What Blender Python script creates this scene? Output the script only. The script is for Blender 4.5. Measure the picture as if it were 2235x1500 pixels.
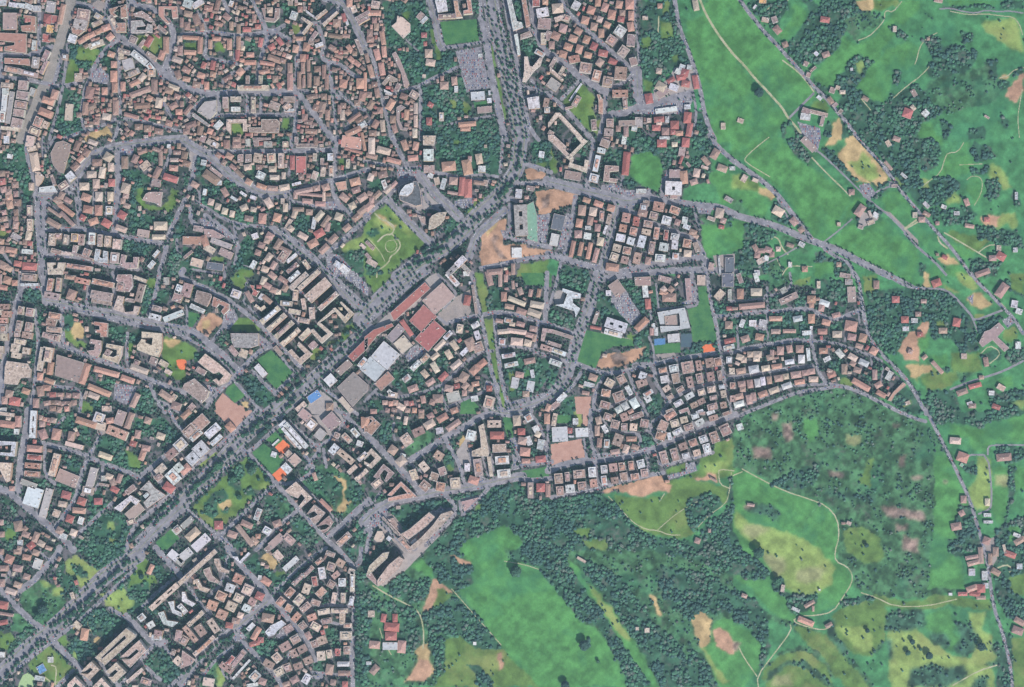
import bpy, math, random
import numpy as np
for o in list(bpy.data.objects): bpy.data.objects.remove(o)
scene = bpy.context.scene
# ---------------------------------------------------------------- camera, sky, sun, exposure
CAM_H = 5600.0
cd = bpy.data.cameras.new('camera'); cam = bpy.data.objects.new('camera', cd); scene.collection.objects.link(cam)
cam.location = (0, 0, CAM_H); cam.rotation_euler = (0, 0, 0)
cd.sensor_width = 36; cd.sensor_fit = 'HORIZONTAL'; cd.lens = 36*CAM_H/(2235*1.5)
cd.clip_start = 10; cd.clip_end = 40000
scene.camera = cam
SUN_AZ, SUN_EL = 151.0, 39.0        # compass bearing of the sun and its height
w = bpy.data.worlds.new('World'); scene.world = w; w.use_nodes = True
N = w.node_tree.nodes; L = w.node_tree.links; bg = N['Background']
sky = N.new('ShaderNodeTexSky'); sky.sky_type = 'NISHITA'; sky.sun_disc = False
sky.sun_elevation = math.radians(SUN_EL); sky.sun_rotation = math.radians(SUN_AZ); sky.altitude = 0; sky.dust_density = 1.0
L.new(sky.outputs[0], bg.inputs[0]); bg.inputs[1].default_value = .1
sl = bpy.data.lights.new('sun', 'SUN'); sl.energy = 4.8; sl.angle = math.radians(.5); sl.color = (1, .945, .875)
so = bpy.data.objects.new('sun', sl); scene.collection.objects.link(so)
az, el = math.radians(SUN_AZ), math.radians(SUN_EL)
from mathutils import Vector
so.rotation_euler = Vector((math.sin(az)*math.cos(el), math.cos(az)*math.cos(el), math.sin(el))).to_track_quat('Z', 'Y').to_euler()
scene.view_settings.view_transform = 'Standard'; scene.view_settings.look = 'None'
scene.view_settings.exposure = 0.6; scene.view_settings.gamma = 1
HAZE_D = 2.6e-5; HAZE_COL = (.5, .78, 1, 1)
# ---- survey of the town: tile origin (@), then roads (rd), paths (pt), railway (rl), land cover (G.), tree rows (T), buildings (colour+storeys cx cy w h angle, or q outlines); dark block under the triangular tower is added for its facade and shadow
DATA = """
@ 0 0
rl 110 775 -20 750 150 690 350 640 500 535 880 440 1000 380 1200 300 1350 230 1520
rd 55 690 560 590 910 560 1000
rd 40 745 480 690 920 650 1130 540 1520
rd 55 -10 850 250 860 450 900 680 950 900 890
rd 50 -10 600 80 590 180 600 330 600
rd 60 330 600 450 540 560 510
rd 50 430 -10 430 300 420 600
rd 60 850 40 960 50 1140 200 1230 320 1300 400
rd 70 1410 -10 1480 60 1700 100 1860 260 1900 400 1870 560 1790 760
rd 60 1180 -10 1150 190
rd 70 1300 400 1420 470 1580 600 1730 740
rd 60 1260 450 1130 560 1010 760
rd 45 1290 520 1310 900 1315 1300 1250 1520
rd 45 990 850 930 950 905 1100 880 1230 920 1420
rd 45 1300 1290 1100 1380 900 1440 700 1510
rd 45 1315 1290 1600 1330 1900 1420 2010 1440
rd 80 1790 800 1900 880 2010 940
rd 50 1400 20 1420 380
rd 50 1200 60 1180 260
rd 50 1680 860 1700 1000 1800 1160 1900 1300
rd 45 20 600 10 900 0 1500
Ga 1700 730 1820 700 1930 800 1880 880 1740 870
Ga 1260 380 1420 400 1410 500 1290 490
Ga 1000 770 1100 730 1190 820 1180 920 960 900
Gp 1010 40 1070 0 1160 30 1150 130 1080 150 1010 100
Gg 800 490 1100 540 1080 580 1010 750 900 720 850 900 700 920 760 560
Gw 760 500 850 480 830 620 760 640
Gw 840 640 990 700 940 780 840 730
Gw 690 960 900 1000 890 1420 620 1500 600 1350
Gt 930 1460 1190 1370 1220 1500 930 1500
Gg 1450 380 1790 380 1760 640 1600 600 1480 500
Gw 1100 480 1250 520 1210 900 1180 780 1060 680
Gw 330 900 440 930 400 1100 330 1000
o3 75 165 60 40 0
p4 120 240 150 180 0
qo4 270 170 400 190 400 360 250 350 240 290 350 280 350 210 270 205
o4 100 300 110 60 0
qo4 0 365 300 380 300 590 60 560 60 520 170 500 170 470 0 450
p4 150 410 150 40 3
c4 70 220 80 60 3
w3 380 500 45 110 5
qo4 60 640 330 650 340 720 130 700 60 700
p4 150 770 180 60 12
p4 330 810 200 50 14
g4 400 690 80 120 8
p4 510 620 60 130 25
p4 490 740 40 160 25
w5 20 680 30 120 5
w3 40 40 80 60 0
w3 150 60 90 50 10
w3 240 70 90 50 10
w3 320 80 90 60 20
w3 410 100 90 60 0
g2 560 80 100 120 10
o3 680 160 50 220 12
r1 520 210 80 100 8
r1 620 220 110 90 8
r1 510 420 90 90 8
y1 550 320 80 90 10
c4 90 940 130 60 4
w5 75 1010 70 70 0
p5 265 940 100 100 5
p5 260 1050 130 90 8
p5 240 1150 130 80 8
p5 220 1240 120 80 8
p5 200 1350 120 100 12
w4 60 1130 60 200 5
g4 120 1180 50 350 8
w4 40 1280 60 120 5
c4 120 1410 200 40 5
g3 360 1010 60 90 20
o5 610 1040 70 100 15
o5 540 1110 130 70 20
o5 510 1240 150 80 22
o5 430 1340 90 110 22
c5 510 1370 60 80 22
p5 390 1440 120 80 22
g5 450 1490 130 60 22
w5 740 530 40 120 5
p5 720 630 60 60 5
c3 530 570 70 40 30
p5 920 170 130 120 10
g5 890 280 150 110 15
qo5 860 330 950 290 960 320 930 350 870 400 800 370 790 300
c4 1080 190 80 60 30
c4 1070 260 120 50 -25
O4 960 410 80 50 -30
O4 1010 390 80 50 -30
O4 1090 350 80 50 -25
O4 1170 310 90 60 -20
O4 900 450 80 50 -30
o4 1210 410 60 80 45
w4 800 430 90 90 20
c4 1060 490 170 60 -20
qo5 1200 110 1390 60 1400 200 1330 210 1330 90 1310 80 1250 150 1290 180 1230 200
o5 1330 310 110 100 0
p5 1250 250 50 150 -25
qp5 1470 160 1560 130 1640 180 1700 250 1640 250 1560 200 1480 190
qg5 1440 240 1560 230 1600 290 1500 300 1500 340 1600 340 1620 270 1670 280 1670 360 1440 370
p4 1460 440 80 80 25
qo4 1740 80 1940 80 1950 200 1890 210 1880 110 1800 100 1800 190 1860 260 1830 270 1740 180
p4 1780 330 120 40 40
o3 1820 500 60 180 0
o3 1770 610 60 100 20
r3 1630 460 60 120 30
p3 1560 480 100 40 -50
p3 1660 620 130 50 35
p4 1300 330 20 80 0
p4 1360 570 130 50 15
c4 1330 620 60 70 0
w4 1530 640 200 70 38
w4 1650 740 90 60 50
g4 1410 710 120 120 -15
c4 1660 800 80 80 0
g4 1470 800 130 60 -25
C3 1560 850 60 90 40
O3 1250 840 70 120 0
O3 1250 710 60 70 0
O3 1220 600 70 60 20
O3 1260 960 60 110 0
O3 1150 1000 60 80 0
O3 1350 950 50 100 0
O3 1480 910 120 50 -25
O3 1590 870 60 60 30
P3 1540 1010 240 60 -20
P3 1690 950 60 150 0
C3 1900 960 120 50 20
P4 1850 1000 80 60 20
P3 1560 1160 170 60 -3
O3 1640 1080 60 60 30
P3 990 1020 90 130 10
P3 940 1190 60 140 5
P3 1270 1180 60 160 0
P3 1010 1170 90 60 -20
C3 1170 1280 90 70 10
P3 1060 1340 60 50 0
c3 760 1230 80 180 5
c2 860 850 80 90 0
P3 1440 1270 160 40 15
P3 1520 1390 80 60 0
P3 1620 1410 80 70 0
P3 1740 1440 90 60 10
C3 1740 1130 70 110 10
P3 1900 1160 90 60 -30
O3 1960 1230 70 60 0
P3 1850 1350 70 60 20
P3 1940 1060 60 50 20
P3 1950 820 60 90 -20
C3 1940 660 110 60 20
P3 1900 660 60 60 20
P4 1975 560 50 100 0
C3 1970 430 50 60 0
P3 1990 250 40 100 0
P3 870 1260 50 50 0
P3 1990 1140 40 60 0
n* 6 1390 1130 1650 1230 55 45
n* 4 1380 1400 1480 1500 50 45
n* 5 1650 1280 1950 1330 50 40
n* 4 980 1230 1230 1200 45 40
n* 4 1930 480 1960 980 60 50
@ 400 0
rd 50 430 -20 470 80 500 150
rd 60 740 -20 830 150 880 260 910 350
rd 55 -20 380 250 350 400 360 560 390 740 380 900 350
rd 75 900 350 1000 350
rd 60 1000 350 1080 390 1170 440
rd 55 1000 340 1100 280
rd 60 930 360 910 460 860 580 820 800 800 920
rd 50 250 350 265 480 220 630 400 660 600 700
rd 35 560 390 560 640
rd 90 1550 -20 1740 20 1830 170 1900 320 1990 530 2020 570
rd 60 1740 60 1600 160 1480 260 1400 260 1250 400
rd 55 1480 300 1540 480 1500 640 1640 690 1740 720 1830 810 2010 880
rd 55 1590 690 1620 960 1700 1080
rd 80 -20 940 120 990 260 1030 600 1010 1020 1010 1230 1000
rd 50 160 130 220 250 250 350
rd 70 1220 990 1330 1110 1440 1260 1530 1400 1640 1530
rd 60 1190 900 1230 1000 1350 1000
rd 45 1230 640 1240 820 1200 900
rd 50 1230 640 1290 560 1260 460
rd 40 1610 970 1650 1180 1670 1400
rd 50 1960 960 1900 1200 1780 1400
rd 55 390 1000 390 1260 280 1300
rd 45 700 1040 700 1250
rd 45 850 1040 850 1250
rd 55 380 1260 1200 1250
rd 55 1230 1030 1230 1250 1210 1520
rd 45 1700 1010 1850 1150 1980 1200
rd 60 270 1030 150 1150 50 1260
rd 40 150 800 200 950
rd 45 750 700 700 760 500 800 430 900
Gg 20 460 150 460 150 550 20 550
Gg 330 460 440 460 440 560 340 560
Gg 530 1360 650 1360 650 1470 530 1470
Gg 1080 1290 1150 1290 1150 1430 1080 1430
Gg 1200 250 1260 250 1260 390 1200 370
Gl 150 1220 250 1090 380 1080 380 1250 300 1330
Gw 660 430 800 430 800 560 660 560
Gw 1080 30 1340 60 1250 150 1080 200
Gw 880 230 1040 230 1040 290 900 280
Gw 600 830 950 830 950 920 600 920
Gw 870 1050 1080 1050 1070 1090 870 1090
Gw 0 1060 30 1060 40 1200 0 1200
Gw 1430 1000 1600 1000 1600 1040 1430 1040
w5 60 50 100 90 20
w5 170 50 130 60 -30
qg4 180 1190 240 1120 370 1100 370 1230 300 1310 230 1270 160 1230
qg5 100 1240 130 1240 300 1370 280 1390 110 1280
w4 390 1370 60 100 45
c6 770 965 340 50 0
p5 790 995 680 22 0
p6 470 1130 60 120 0
c6 580 1090 110 50 0
w5 580 1200 100 50 0
C5 850 880 40 90 0
P5 710 880 40 90 0
qc5 480 1310 700 1310 710 1440 660 1440 660 1350 530 1350 530 1480 480 1420
qp5 720 1400 860 1400 860 1310 1030 1310 1060 1340 1050 1460 730 1450
o4 950 1420 120 50 0
p4 770 1150 50 170 0
p4 1000 1160 110 80 20
c4 1140 1170 90 70 -40
p4 1160 1090 120 60 0
w4 1160 1210 110 30 0
o4 1060 1150 60 80 30
W5 530 50 40 60 20
qp4 860 100 900 100 900 200 1000 210 1010 100 1060 100 1050 200 1000 250 900 240
C4 950 120 60 60 0
w4 1210 180 70 90 20
qw4 1350 120 1470 210 1460 225 1340 140
qc5 1290 210 1370 280 1300 370 1320 390 1400 290 1420 260 1300 190
qc5 1440 200 1560 110 1580 130 1470 220
qc5 1520 270 1680 130 1700 150 1540 300
p4 1430 400 40 110 35
p4 1400 470 60 50 20
r4 1760 200 40 90 -15
w4 1790 250 30 60 -20
P4 1680 260 80 80 0
p5 1960 180 170 40 -30
p5 1970 230 140 40 -30
c5 1865 110 60 70 -20
o5 1820 40 60 90 0
w5 1490 500 90 40 -20
p5 1925 520 40 180 -22
O3 90 420 180 40 3
O3 190 500 50 180 3
O3 80 580 130 50 3
O3 370 430 90 40 0
O3 300 490 40 100 0
O3 510 490 50 120 0
O3 610 480 45 150 0
R3 600 610 45 120 0
O3 735 605 80 50 0
O3 735 690 130 50 0
O3 920 700 160 40 10
P3 1000 650 150 60 20
O3 890 790 120 45 -10
O3 630 790 70 80 45
P3 610 320 40 100 0
P3 530 290 40 90 0
R3 700 330 90 50 0
R3 820 300 60 50 0
P3 780 210 40 90 0
O3 1280 110 50 60 0
O3 1230 540 60 80 10
R3 970 520 70 60 -30
R3 1060 460 50 90 -35
R3 850 470 45 100 10
P3 710 430 60 40 20
O3 1310 640 60 80 0
O3 1350 520 70 90 10
O3 1270 430 80 40 0
O3 280 100 90 60 10
P3 380 60 50 120 15
O3 390 270 90 40 15
P3 60 160 90 60 10
P3 150 220 70 120 -20
P3 50 290 60 80 0
P3 210 300 50 80 -10
P3 480 190 80 60 40
O3 40 870 80 50 10
P3 40 770 90 60 30
R3 230 720 50 70 20
R3 330 720 50 100 10
O3 200 830 80 60 20
O3 330 820 60 60 10
P3 150 930 80 60 10
O3 260 940 50 80 0
P3 490 860 100 50 -30
P3 1170 750 50 110 0
P3 1170 900 60 180 0
P3 1270 880 40 180 0
P3 1310 750 40 120 0
P3 1370 720 35 130 0
P3 1380 880 40 160 0
P3 1320 910 30 100 0
P3 1470 760 70 60 0
P3 1540 790 40 150 0
P3 1570 900 40 160 0
P3 1460 890 60 100 0
P3 1520 620 40 100 0
P3 1630 530 80 50 30
O3 1820 540 50 90 -35
O3 1840 660 80 50 45
O3 1900 700 80 50 40
P3 1700 620 90 40 20
O3 1750 920 80 90 10
O4 1940 920 90 110 0
O4 1990 900 30 200 0
P4 1960 1060 70 100 10
P3 1660 400 150 40 8
P3 1780 400 80 40 5
P4 1500 860 60 60 0
P3 1930 1320 90 60 -30
w4 1960 1370 90 60 -30
O4 1860 1440 180 60 -25
P4 1870 1290 160 40 -35
P3 1710 1200 40 100 0
P3 1750 1160 60 60 0
P3 1900 1130 60 60 0
P3 1520 1180 70 120 10
P3 1450 1180 60 70 20
P3 1410 1060 120 50 -10
P3 1540 1060 60 60 0
P3 1330 1290 60 80 0
P3 1400 1440 130 50 5
P3 1370 1340 90 50 10
P3 1580 1260 50 110 0
C3 1740 1260 50 110 0
P3 1800 1230 60 60 -40
P3 60 1200 130 45 -50
P3 90 1370 120 60 -20
P3 190 1430 60 100 10
O3 300 1440 60 60 20
P3 40 1440 70 60 0
P3 1050 750 60 50 30
P3 1010 870 60 70 0
R3 1050 940 60 40 60
n* 8 980 560 1200 640 50 45
n* 6 1040 660 1160 700 50 40
n* 6 660 1470 1200 1470 50 30
n* 6 1600 560 1900 600 50 40
n* 5 1330 1200 1500 1330 50 45
n* 4 1640 760 1780 800 50 40
n* 5 20 600 180 680 50 45
n* 5 20 1000 160 1120 50 40
n* 4 500 900 600 960 45 40
@ 800 0
rd 90 680 -20 720 120 770 300 800 470 830 520
rd 45 830 520 1000 510 1250 460 1450 450
rd 55 -20 490 60 620 120 800 150 1000 200 1180 240 1350 280 1520
rd 50 250 1040 450 970 560 950 680 880 850 800 980 740
rd 50 590 930 590 1520
rd 30 440 440 560 550
rd 80 1250 210 1310 440 1340 700 1400 1000 1460 1270 1510 1520
rd 170 1350 -20 1400 300 1470 520 1540 800 1610 1100 1680 1520
rd 50 1240 -20 1250 200
rd 60 1500 -20 1570 330 1620 600 1680 900 1740 1300 1760 1520
rd 45 1430 60 1480 300 1570 700 1600 850 1640 1030 1700 1230
rd 70 1800 -20 1830 300 1880 460 1960 560 2020 610
rd 60 1590 340 1700 330 1830 300
rd 60 1640 1030 1700 960 1850 960 1890 1010
rd 45 1720 1070 1880 1020 2020 1010
rd 50 1720 1070 1760 1350 1830 1470 1880 1530
rd 50 1800 880 1860 980
rd 30 890 1360 1100 1310 1390 1260
rd 40 120 850 -20 880
rd 50 -20 1390 60 1320
Gs 800 240 1200 210 1230 450 860 490
Ga 970 560 1250 510 1350 960 1090 1010
Gw 150 20 680 20 720 300 600 540 200 540 200 250
Gw 600 540 960 560 990 740 600 900 470 900 340 560
Gw 610 950 1060 850 1130 1050 1150 1260 890 1340 610 1420
Gw 610 1420 1400 1280 1480 1500 610 1500
Gw 1140 0 1240 0 1240 160 1180 160
Gw 1690 430 1860 430 1860 600 1740 620 1690 560
Gg 690 330 740 300 820 640 760 660
Gg 380 150 460 100 450 230 380 200
Gg 1060 1080 1140 1160 1130 1280 1060 1270
Gg 920 1080 1000 1120 980 1200 920 1170
Gg 1340 500 1370 500 1520 1280 1520 1400 1480 1300
Gw 0 1000 30 1000 30 1100 0 1100
Gw 1610 0 1690 0 1680 260 1640 260
Gp 1320 100 1420 100 1420 170 1320 170
T 16 1330 160 1560 1000 20
T 18 1430 150 1660 1400 18
T 16 1500 480 1640 1480 18
T 14 1560 600 1700 1450 18
T 14 1410 250 1560 1250 18
T 12 1530 350 1640 900 16
c4 100 60 90 80 10
O3 85 150 150 55 0
qc4 275 295 330 250 340 180 400 200 480 270 480 350 400 425
r2 400 340 60 60 45
p3 450 260 80 60 20
p3 590 180 80 60 -50
w3 630 225 90 40 -45
qw6 750 20 870 0 890 130 780 150
qo6 950 20 1000 20 1010 120 1050 200 980 210
p5 880 190 190 50 -3
qo6 1090 0 1140 0 1160 160 1060 170 1060 130 1110 120
w6 1070 150 60 60 0
qw8 1530 0 1580 0 1640 250 1690 260 1710 310 1600 350
qo6 1690 0 1740 0 1790 280 1740 310
qw6 1610 390 1650 380 1680 610 1650 620
qp6 1680 390 1780 350 1810 400 1680 440
w6 1920 150 130 100 -10
p6 1940 270 140 120 5
r6 1850 40 80 90 0
o5 1950 30 60 60 0
w5 1890 590 110 50 30
qc6 1720 630 1760 630 1780 730 1810 740 1890 640 1920 650 1900 720 1830 780 1740 900 1700 900 1720 780
c6 1930 430 60 120 0
p6 1980 400 60 100 20
C3 680 590 80 90 0
C3 700 690 100 70 10
R3 630 390 60 50 0
P3 850 940 90 80 0
P3 960 890 60 90 -5
w3 980 980 40 70 0
c2 630 835 40 40 0
R3 700 1150 60 50 30
R3 685 1330 60 80 0
c4 820 1280 50 90 0
w6 690 1490 120 60 5
O3 1100 1360 190 50 -5
o2 1080 1410 110 50 0
w2 1215 1050 150 90 -4
w1 1345 1015 30 50 -4
w1 1340 1100 50 55 -4
Gs 1170 1120 1310 1100 1320 1150 1180 1180
p2 1290 1200 160 70 -5
w1 1240 610 40 40 0
qp5 170 920 250 820 340 870 340 900 280 900 250 880 200 940
qw5 190 980 290 1030 270 1050 210 1040
p5 345 960 50 90 25
qp4 280 600 320 570 370 660 470 920 440 960 410 950 380 800
p4 520 1040 90 80 30
O3 180 420 50 150 -10
O3 195 570 50 120 -5
O3 120 600 60 120 -15
O3 170 760 60 140 -10
O3 50 780 50 140 -15
P3 40 370 60 80 0
P3 45 440 80 60 0
P3 110 300 50 80 0
P3 10 640 40 100 -15
P3 90 230 50 60 0
O3 30 150 60 50 0
P3 90 930 60 60 0
P4 120 1020 50 100 -10
P4 170 1090 60 70 0
O4 265 1150 70 120 30
qp4 330 1180 380 1150 430 1180 370 1220 360 1310 400 1400 460 1400 440 1430 370 1420 330 1320
O4 440 1260 50 110 5
P4 410 1060 80 60 20
C4 540 1190 40 120 0
C4 540 1330 40 130 0
C4 530 1460 50 100 0
P3 290 1310 60 80 0
P3 310 1410 50 90 -20
C3 180 1380 50 130 -5
P3 100 1360 60 90 30
P3 150 1210 60 70 0
P3 50 1150 60 100 30
P3 30 1040 60 60 0
P3 70 1460 80 60 0
qw6 1750 1080 1880 1060 1890 1190 1770 1200
o5 1840 1130 40 50 0
P6 1960 1130 60 100 10
w6 1970 1210 60 60 0
w1 1350 470 30 20 0
@ 1200 0
rd 65 110 -20 180 120 300 240 420 340 560 470 740 620 900 760
rd 80 -20 580 120 660 200 720 310 830 430 900 580 990
rd 50 340 860 130 1080
rd 60 -20 1030 130 1150 290 1320 450 1520
rd 35 930 -20 930 250 960 420 970 600 990 780
rd 60 900 780 880 870 700 950 600 1000 610 1240
rd 110 950 780 960 1050
rd 80 610 1250 800 1240 900 1190 1100 1160 1300 1080 1530 1020
rd 60 610 1240 560 1380 540 1520
rd 55 1360 -20 1410 300 1500 520 1590 780 1640 960 1680 1200 1730 1380 1800 1520
rd 25 1640 1190 1670 1180
pt 35 1640 0 1700 150 1800 320 1890 450 2010 600
pt 20 1190 180 1180 420
rd 30 1560 1000 1600 1200 1590 1350 1540 1500
Ga 930 1100 1040 1020 1540 1020 1560 1100 1500 1230 1150 1260 900 1240
Gl 1130 980 1300 850 1360 740 1530 690 1590 860 1560 1030 1150 1120
Gw 980 0 1370 0 1400 300 1480 520 1560 720 1340 740 1250 870 1120 950 1110 1020 1020 1000 980 700 970 300
Gg 1230 0 1290 0 1310 120 1240 160
Gg 1200 220 1330 250 1350 420 1200 440
Gg 1000 420 1100 400 1090 530 1000 530
Gg 1030 880 1110 880 1100 1000 1020 990
Gg 1340 590 1410 600 1390 680 1340 680
Gg 130 1080 340 900 500 1040 470 1200 520 1400 420 1400 180 1200
Gw 630 1080 930 1080 930 1180 820 1240 620 1220
Gg 560 1300 420 1300 430 1420 540 1480
Gw 620 1240 1000 1290 1000 1500 850 1500 700 1400
Gw 1600 1230 1700 1230 1780 1500 1600 1500
Gf 1480 230 1680 160 1720 -50 2030 -50 2030 1550 1800 1550 1700 1200 1620 850 1500 500
C4 85 100 120 100 -5
w5 285 70 80 90 30
c4 100 210 100 50 -20
c4 180 210 80 70 20
O4 450 120 80 80 20
O4 525 30 60 90 5
O4 600 90 70 90 20
O4 755 60 70 80 10
O4 870 60 90 100 0
O4 675 170 80 100 10
P4 790 150 60 60 0
R4 775 220 70 60 10
O4 885 180 60 100 0
C4 545 220 60 60 20
O4 385 230 80 80 15
P4 480 300 70 80 10
O4 625 280 70 60 25
O4 880 300 70 100 -10
O4 560 370 60 90 0
W5 765 350 110 110 35
p5 670 450 100 100 35
p5 885 450 90 130 5
p5 800 570 100 110 35
p5 910 680 80 90 -15
P4 145 320 80 90 15
O4 310 350 80 70 30
O4 65 400 90 80 25
O4 255 430 90 70 20
O4 400 440 70 80 20
P4 20 500 60 80 0
O4 200 520 90 70 20
O4 320 545 70 90 15
R4 480 515 70 80 25
O4 145 600 80 70 15
O4 415 610 80 60 15
R4 580 590 100 70 10
O5 265 655 120 80 -10
P4 545 690 70 80 35
R4 685 680 90 60 25
P5 390 750 130 110 10
o5 510 835 90 120 15
P5 630 900 110 110 10
P6 770 810 130 140 5
P5 480 920 10 10 0
p5 35 690 40 120 30
qc6 0 740 150 880 130 900 0 790
c5 130 780 40 100 30
g3 40 930 130 110 35
w1 230 980 30 260 35
w1 280 1010 22 230 35
p4 290 1110 60 120 30
p3 210 1180 90 25 -15
qo5 510 1040 540 1040 580 1100 580 1250 530 1240 530 1100
O5 765 1030 170 80 0
P5 820 1130 50 120 -5
R2 1080 1080 80 110 -10
w2 1270 1205 240 55 -8
w2 1500 1170 70 50 -5
C2 1210 950 110 90 30
c5 1200 700 10 10 0
C2 1190 780 60 60 10
w1 1280 720 10 10 0
w3 1440 740 60 60 20
r3 1470 800 80 80 15
w3 1400 790 70 60 30
R3 1430 850 100 60 -10
R3 1480 920 90 70 10
R2 1320 880 90 50 -30
w3 1350 960 100 70 20
p2 1230 1010 140 80 -35
w3 1520 740 50 50 10
R2 1590 900 60 150 -10
r2 1360 1000 80 60 0
P5 655 1350 80 90 0
p5 640 1450 100 80 5
p4 840 1350 180 60 -2
g3 970 1340 80 110 0
w4 920 1410 60 50 10
P4 830 1440 50 110 0
P4 745 1410 50 60 0
p4 480 1370 60 120 -5
c4 1080 1320 50 50 0
R3 1190 1310 110 60 -5
w2 1280 1310 40 70 0
R3 1160 1400 90 60 0
C3 1190 1350 60 40 0
P3 1260 1440 80 80 0
R3 1360 1370 90 90 0
R3 1500 1290 80 120 5
R3 1520 1420 60 150 10
O3 1410 1460 80 50 0
R3 1340 1450 50 50 0
C3 1590 60 60 120 -10
o2 1200 70 50 50 0
c2 1040 200 60 40 0
qc6 60 1240 110 1240 350 1500 290 1500 90 1280 -20 1400 -20 1350
P5 10 1460 60 50 30
c2 1890 1380 50 70 0
@ 1600 0
Gm 100 -20 2030 -20 2030 1520 1350 1520 900 980 500 500 250 250
Gf -20 -20 60 -20 200 200 400 420 520 560 750 800 880 1000 900 1050 800 1120 620 1230 450 1050 300 930 -20 600
Gf -20 620 280 950 420 1080 600 1280 560 1340 520 1400 500 1520 -20 1520
Gw 180 0 600 0 620 80 500 230 520 330 480 360 400 280 250 170 130 60
Gf 640 30 700 50 800 110 810 160 760 270 690 370 600 430 500 400 560 320 640 220 680 130 640 120
Gw 720 0 880 0 960 100 980 0 1330 0 1380 80 1450 140 1240 200 1220 330 1160 480 1080 590 940 700 820 680 700 690 600 560 520 480 620 430 700 370 780 260 840 170 820 90
Gt 1340 0 1520 0 1560 60 1500 130 1380 110
Gg 1530 0 1800 0 1820 30 1680 100 1560 130 1520 60
Gk 1230 200 1480 120 1640 180 1600 280 1400 350 1350 460 1230 330
Gf 1860 0 2030 0 2030 100 1860 260 1760 240 1700 300 1750 380 1690 440 1640 520 1560 640 1480 660 1380 600 1300 640 1250 700 1160 800 1090 920 1000 950 900 890 870 820 960 720 1060 610 1150 530 1200 400 1330 480 1400 460 1560 380 1650 250 1780 100
Gf 1500 700 1700 520 1800 600 1830 700 1770 760 1750 860 1740 960 1680 1060 1640 1120 1580 1130 1520 1070 1420 1000 1350 930 1380 860 1450 780
Gw 1300 640 1390 600 1530 660 1480 740 1370 880 1340 960 1240 980 1180 980 1080 930 1180 800
Gy 1330 700 1400 660 1440 720 1380 810 1340 770
Gw 1740 780 1780 760 1860 780 1830 850 1790 930 1740 900
Gw 1200 980 1360 980 1500 1080 1640 1130 1720 1040 1850 980 2030 900 2030 1520 1380 1520 1180 1260 1150 1100
Gw 1700 310 1800 300 1850 340 1900 440 1780 390
Gw 860 830 960 940 1040 960 960 1030 900 980
Gg 880 1100 1000 1090 1050 1200 1030 1230 850 1190
Gw 990 1360 1060 1340 1080 1420 1050 1500 980 1500
Ga 700 1330 950 1400 960 1520 780 1520
Gt 1140 1270 1360 1500 1360 1520 1060 1520 1090 1380
Gw 520 1370 600 1320 650 1340 760 1480 760 1520 540 1520
Gf 580 1380 640 1380 680 1520 580 1520
rd 50 60 -20 180 150 250 230 320 330 480 490 620 650 760 800 880 950 1000 1050 1120 1200 1250 1350 1370 1520
rd 35 880 1020 760 1140 620 1280
pt 35 -20 570 120 710 250 870 340 960 440 1070 540 1180 600 1290 700 1400 780 1520
pt 20 540 660 680 760 780 860 880 1000
pt 15 1840 20 1740 140 1680 110 1650 150 1660 210 1560 330 1480 400 1370 440
pt 14 820 700 930 610 890 560
pt 14 1400 1080 1500 1200
pt 14 1740 1080 1850 980 1990 870
pt 12 360 120 420 60 550 80 600 0
w2 235 80 50 25 -50
y2 320 15 80 50 0
c2 350 220 80 50 10
p2 450 220 60 70 -20
P2 480 330 90 70 50
P2 565 490 60 60 -20
R2 1000 220 100 60 10
w2 905 590 50 40 45
P2 1010 600 80 60 -20
p2 790 700 50 50 20
p2 870 760 80 30 -40
p2 820 820 50 50 20
p2 1080 990 60 60 20
c2 1140 960 50 40 20
w1 940 1070 60 40 40
P2 1060 1100 50 80 -35
C2 1190 1010 60 40 0
p2 1110 1150 60 40 -40
p3 790 1215 90 60 20
w3 785 1280 110 70 8
p3 930 1240 200 40 14
p3 970 1320 40 120 14
p2 1170 1220 50 40 -50
c1 80 1320 70 50 20
R2 1900 1240 100 100 20
C2 1960 1180 40 60 -40
p2 1970 1020 80 50 60
w2 1290 760 30 30 0
c2 1760 320 40 60 0
b1 1830 350 10 10 0
P2 1440 1080 70 40 30
@ 1835 0
Gf 600 500 720 450 840 520 830 620 800 700 700 760 560 780 520 700 480 640
Gw 890 430 960 390 1060 420 1120 500 1340 490 1360 560 1500 570 1460 660 1430 740 1350 800 1200 830 1000 850 930 780 950 700 1030 620 960 560
Gw 1300 380 1350 330 1430 350 1430 440 1330 480
Gk 1000 850 1400 780 1700 650 1720 860 1850 880 1800 1000 1650 1120 1400 1180 1200 1250 1000 1150 900 1000
Gw 1540 680 1700 650 1710 860 1650 850 1600 720
Gw 600 1100 760 950 900 980 1000 1120 1100 1180 1050 1260 900 1320 800 1400 700 1520 0 1520 0 1300
Gy 1540 250 1700 200 1900 200 1960 300 1980 560 1860 540 1700 420 1560 340
Gw 1740 0 1990 0 1990 90 1740 90
Gw 1100 60 1600 60 1730 90 1100 90
Gt 1730 840 1800 870 1840 830 1780 810
Gw 1740 890 1850 890 1840 940 1760 1000
Gw 1400 1400 1580 1380 1580 1520 1380 1520
Gf 860 1350 1000 1340 1050 1520 820 1520
Gw 1740 1240 1850 1320 1800 1400 1740 1340
Gw 1870 790 1990 750 1990 830 1890 830
Gf 1180 0 1740 0 1720 60 1180 50
Gw 1090 1280 1200 1380 1180 1520 1100 1520
Ge 1800 1060 1820 960 1990 800 1990 1000 1900 1110
Gy 1750 0 1760 0 1760 10
rd 22 1080 100 1200 90 1350 130 1480 145 1580 110 1720 130 1850 120 1990 145
pt 14 1200 125 1400 165 1580 150 1750 175 1880 185 1950 260 1985 380
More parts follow.
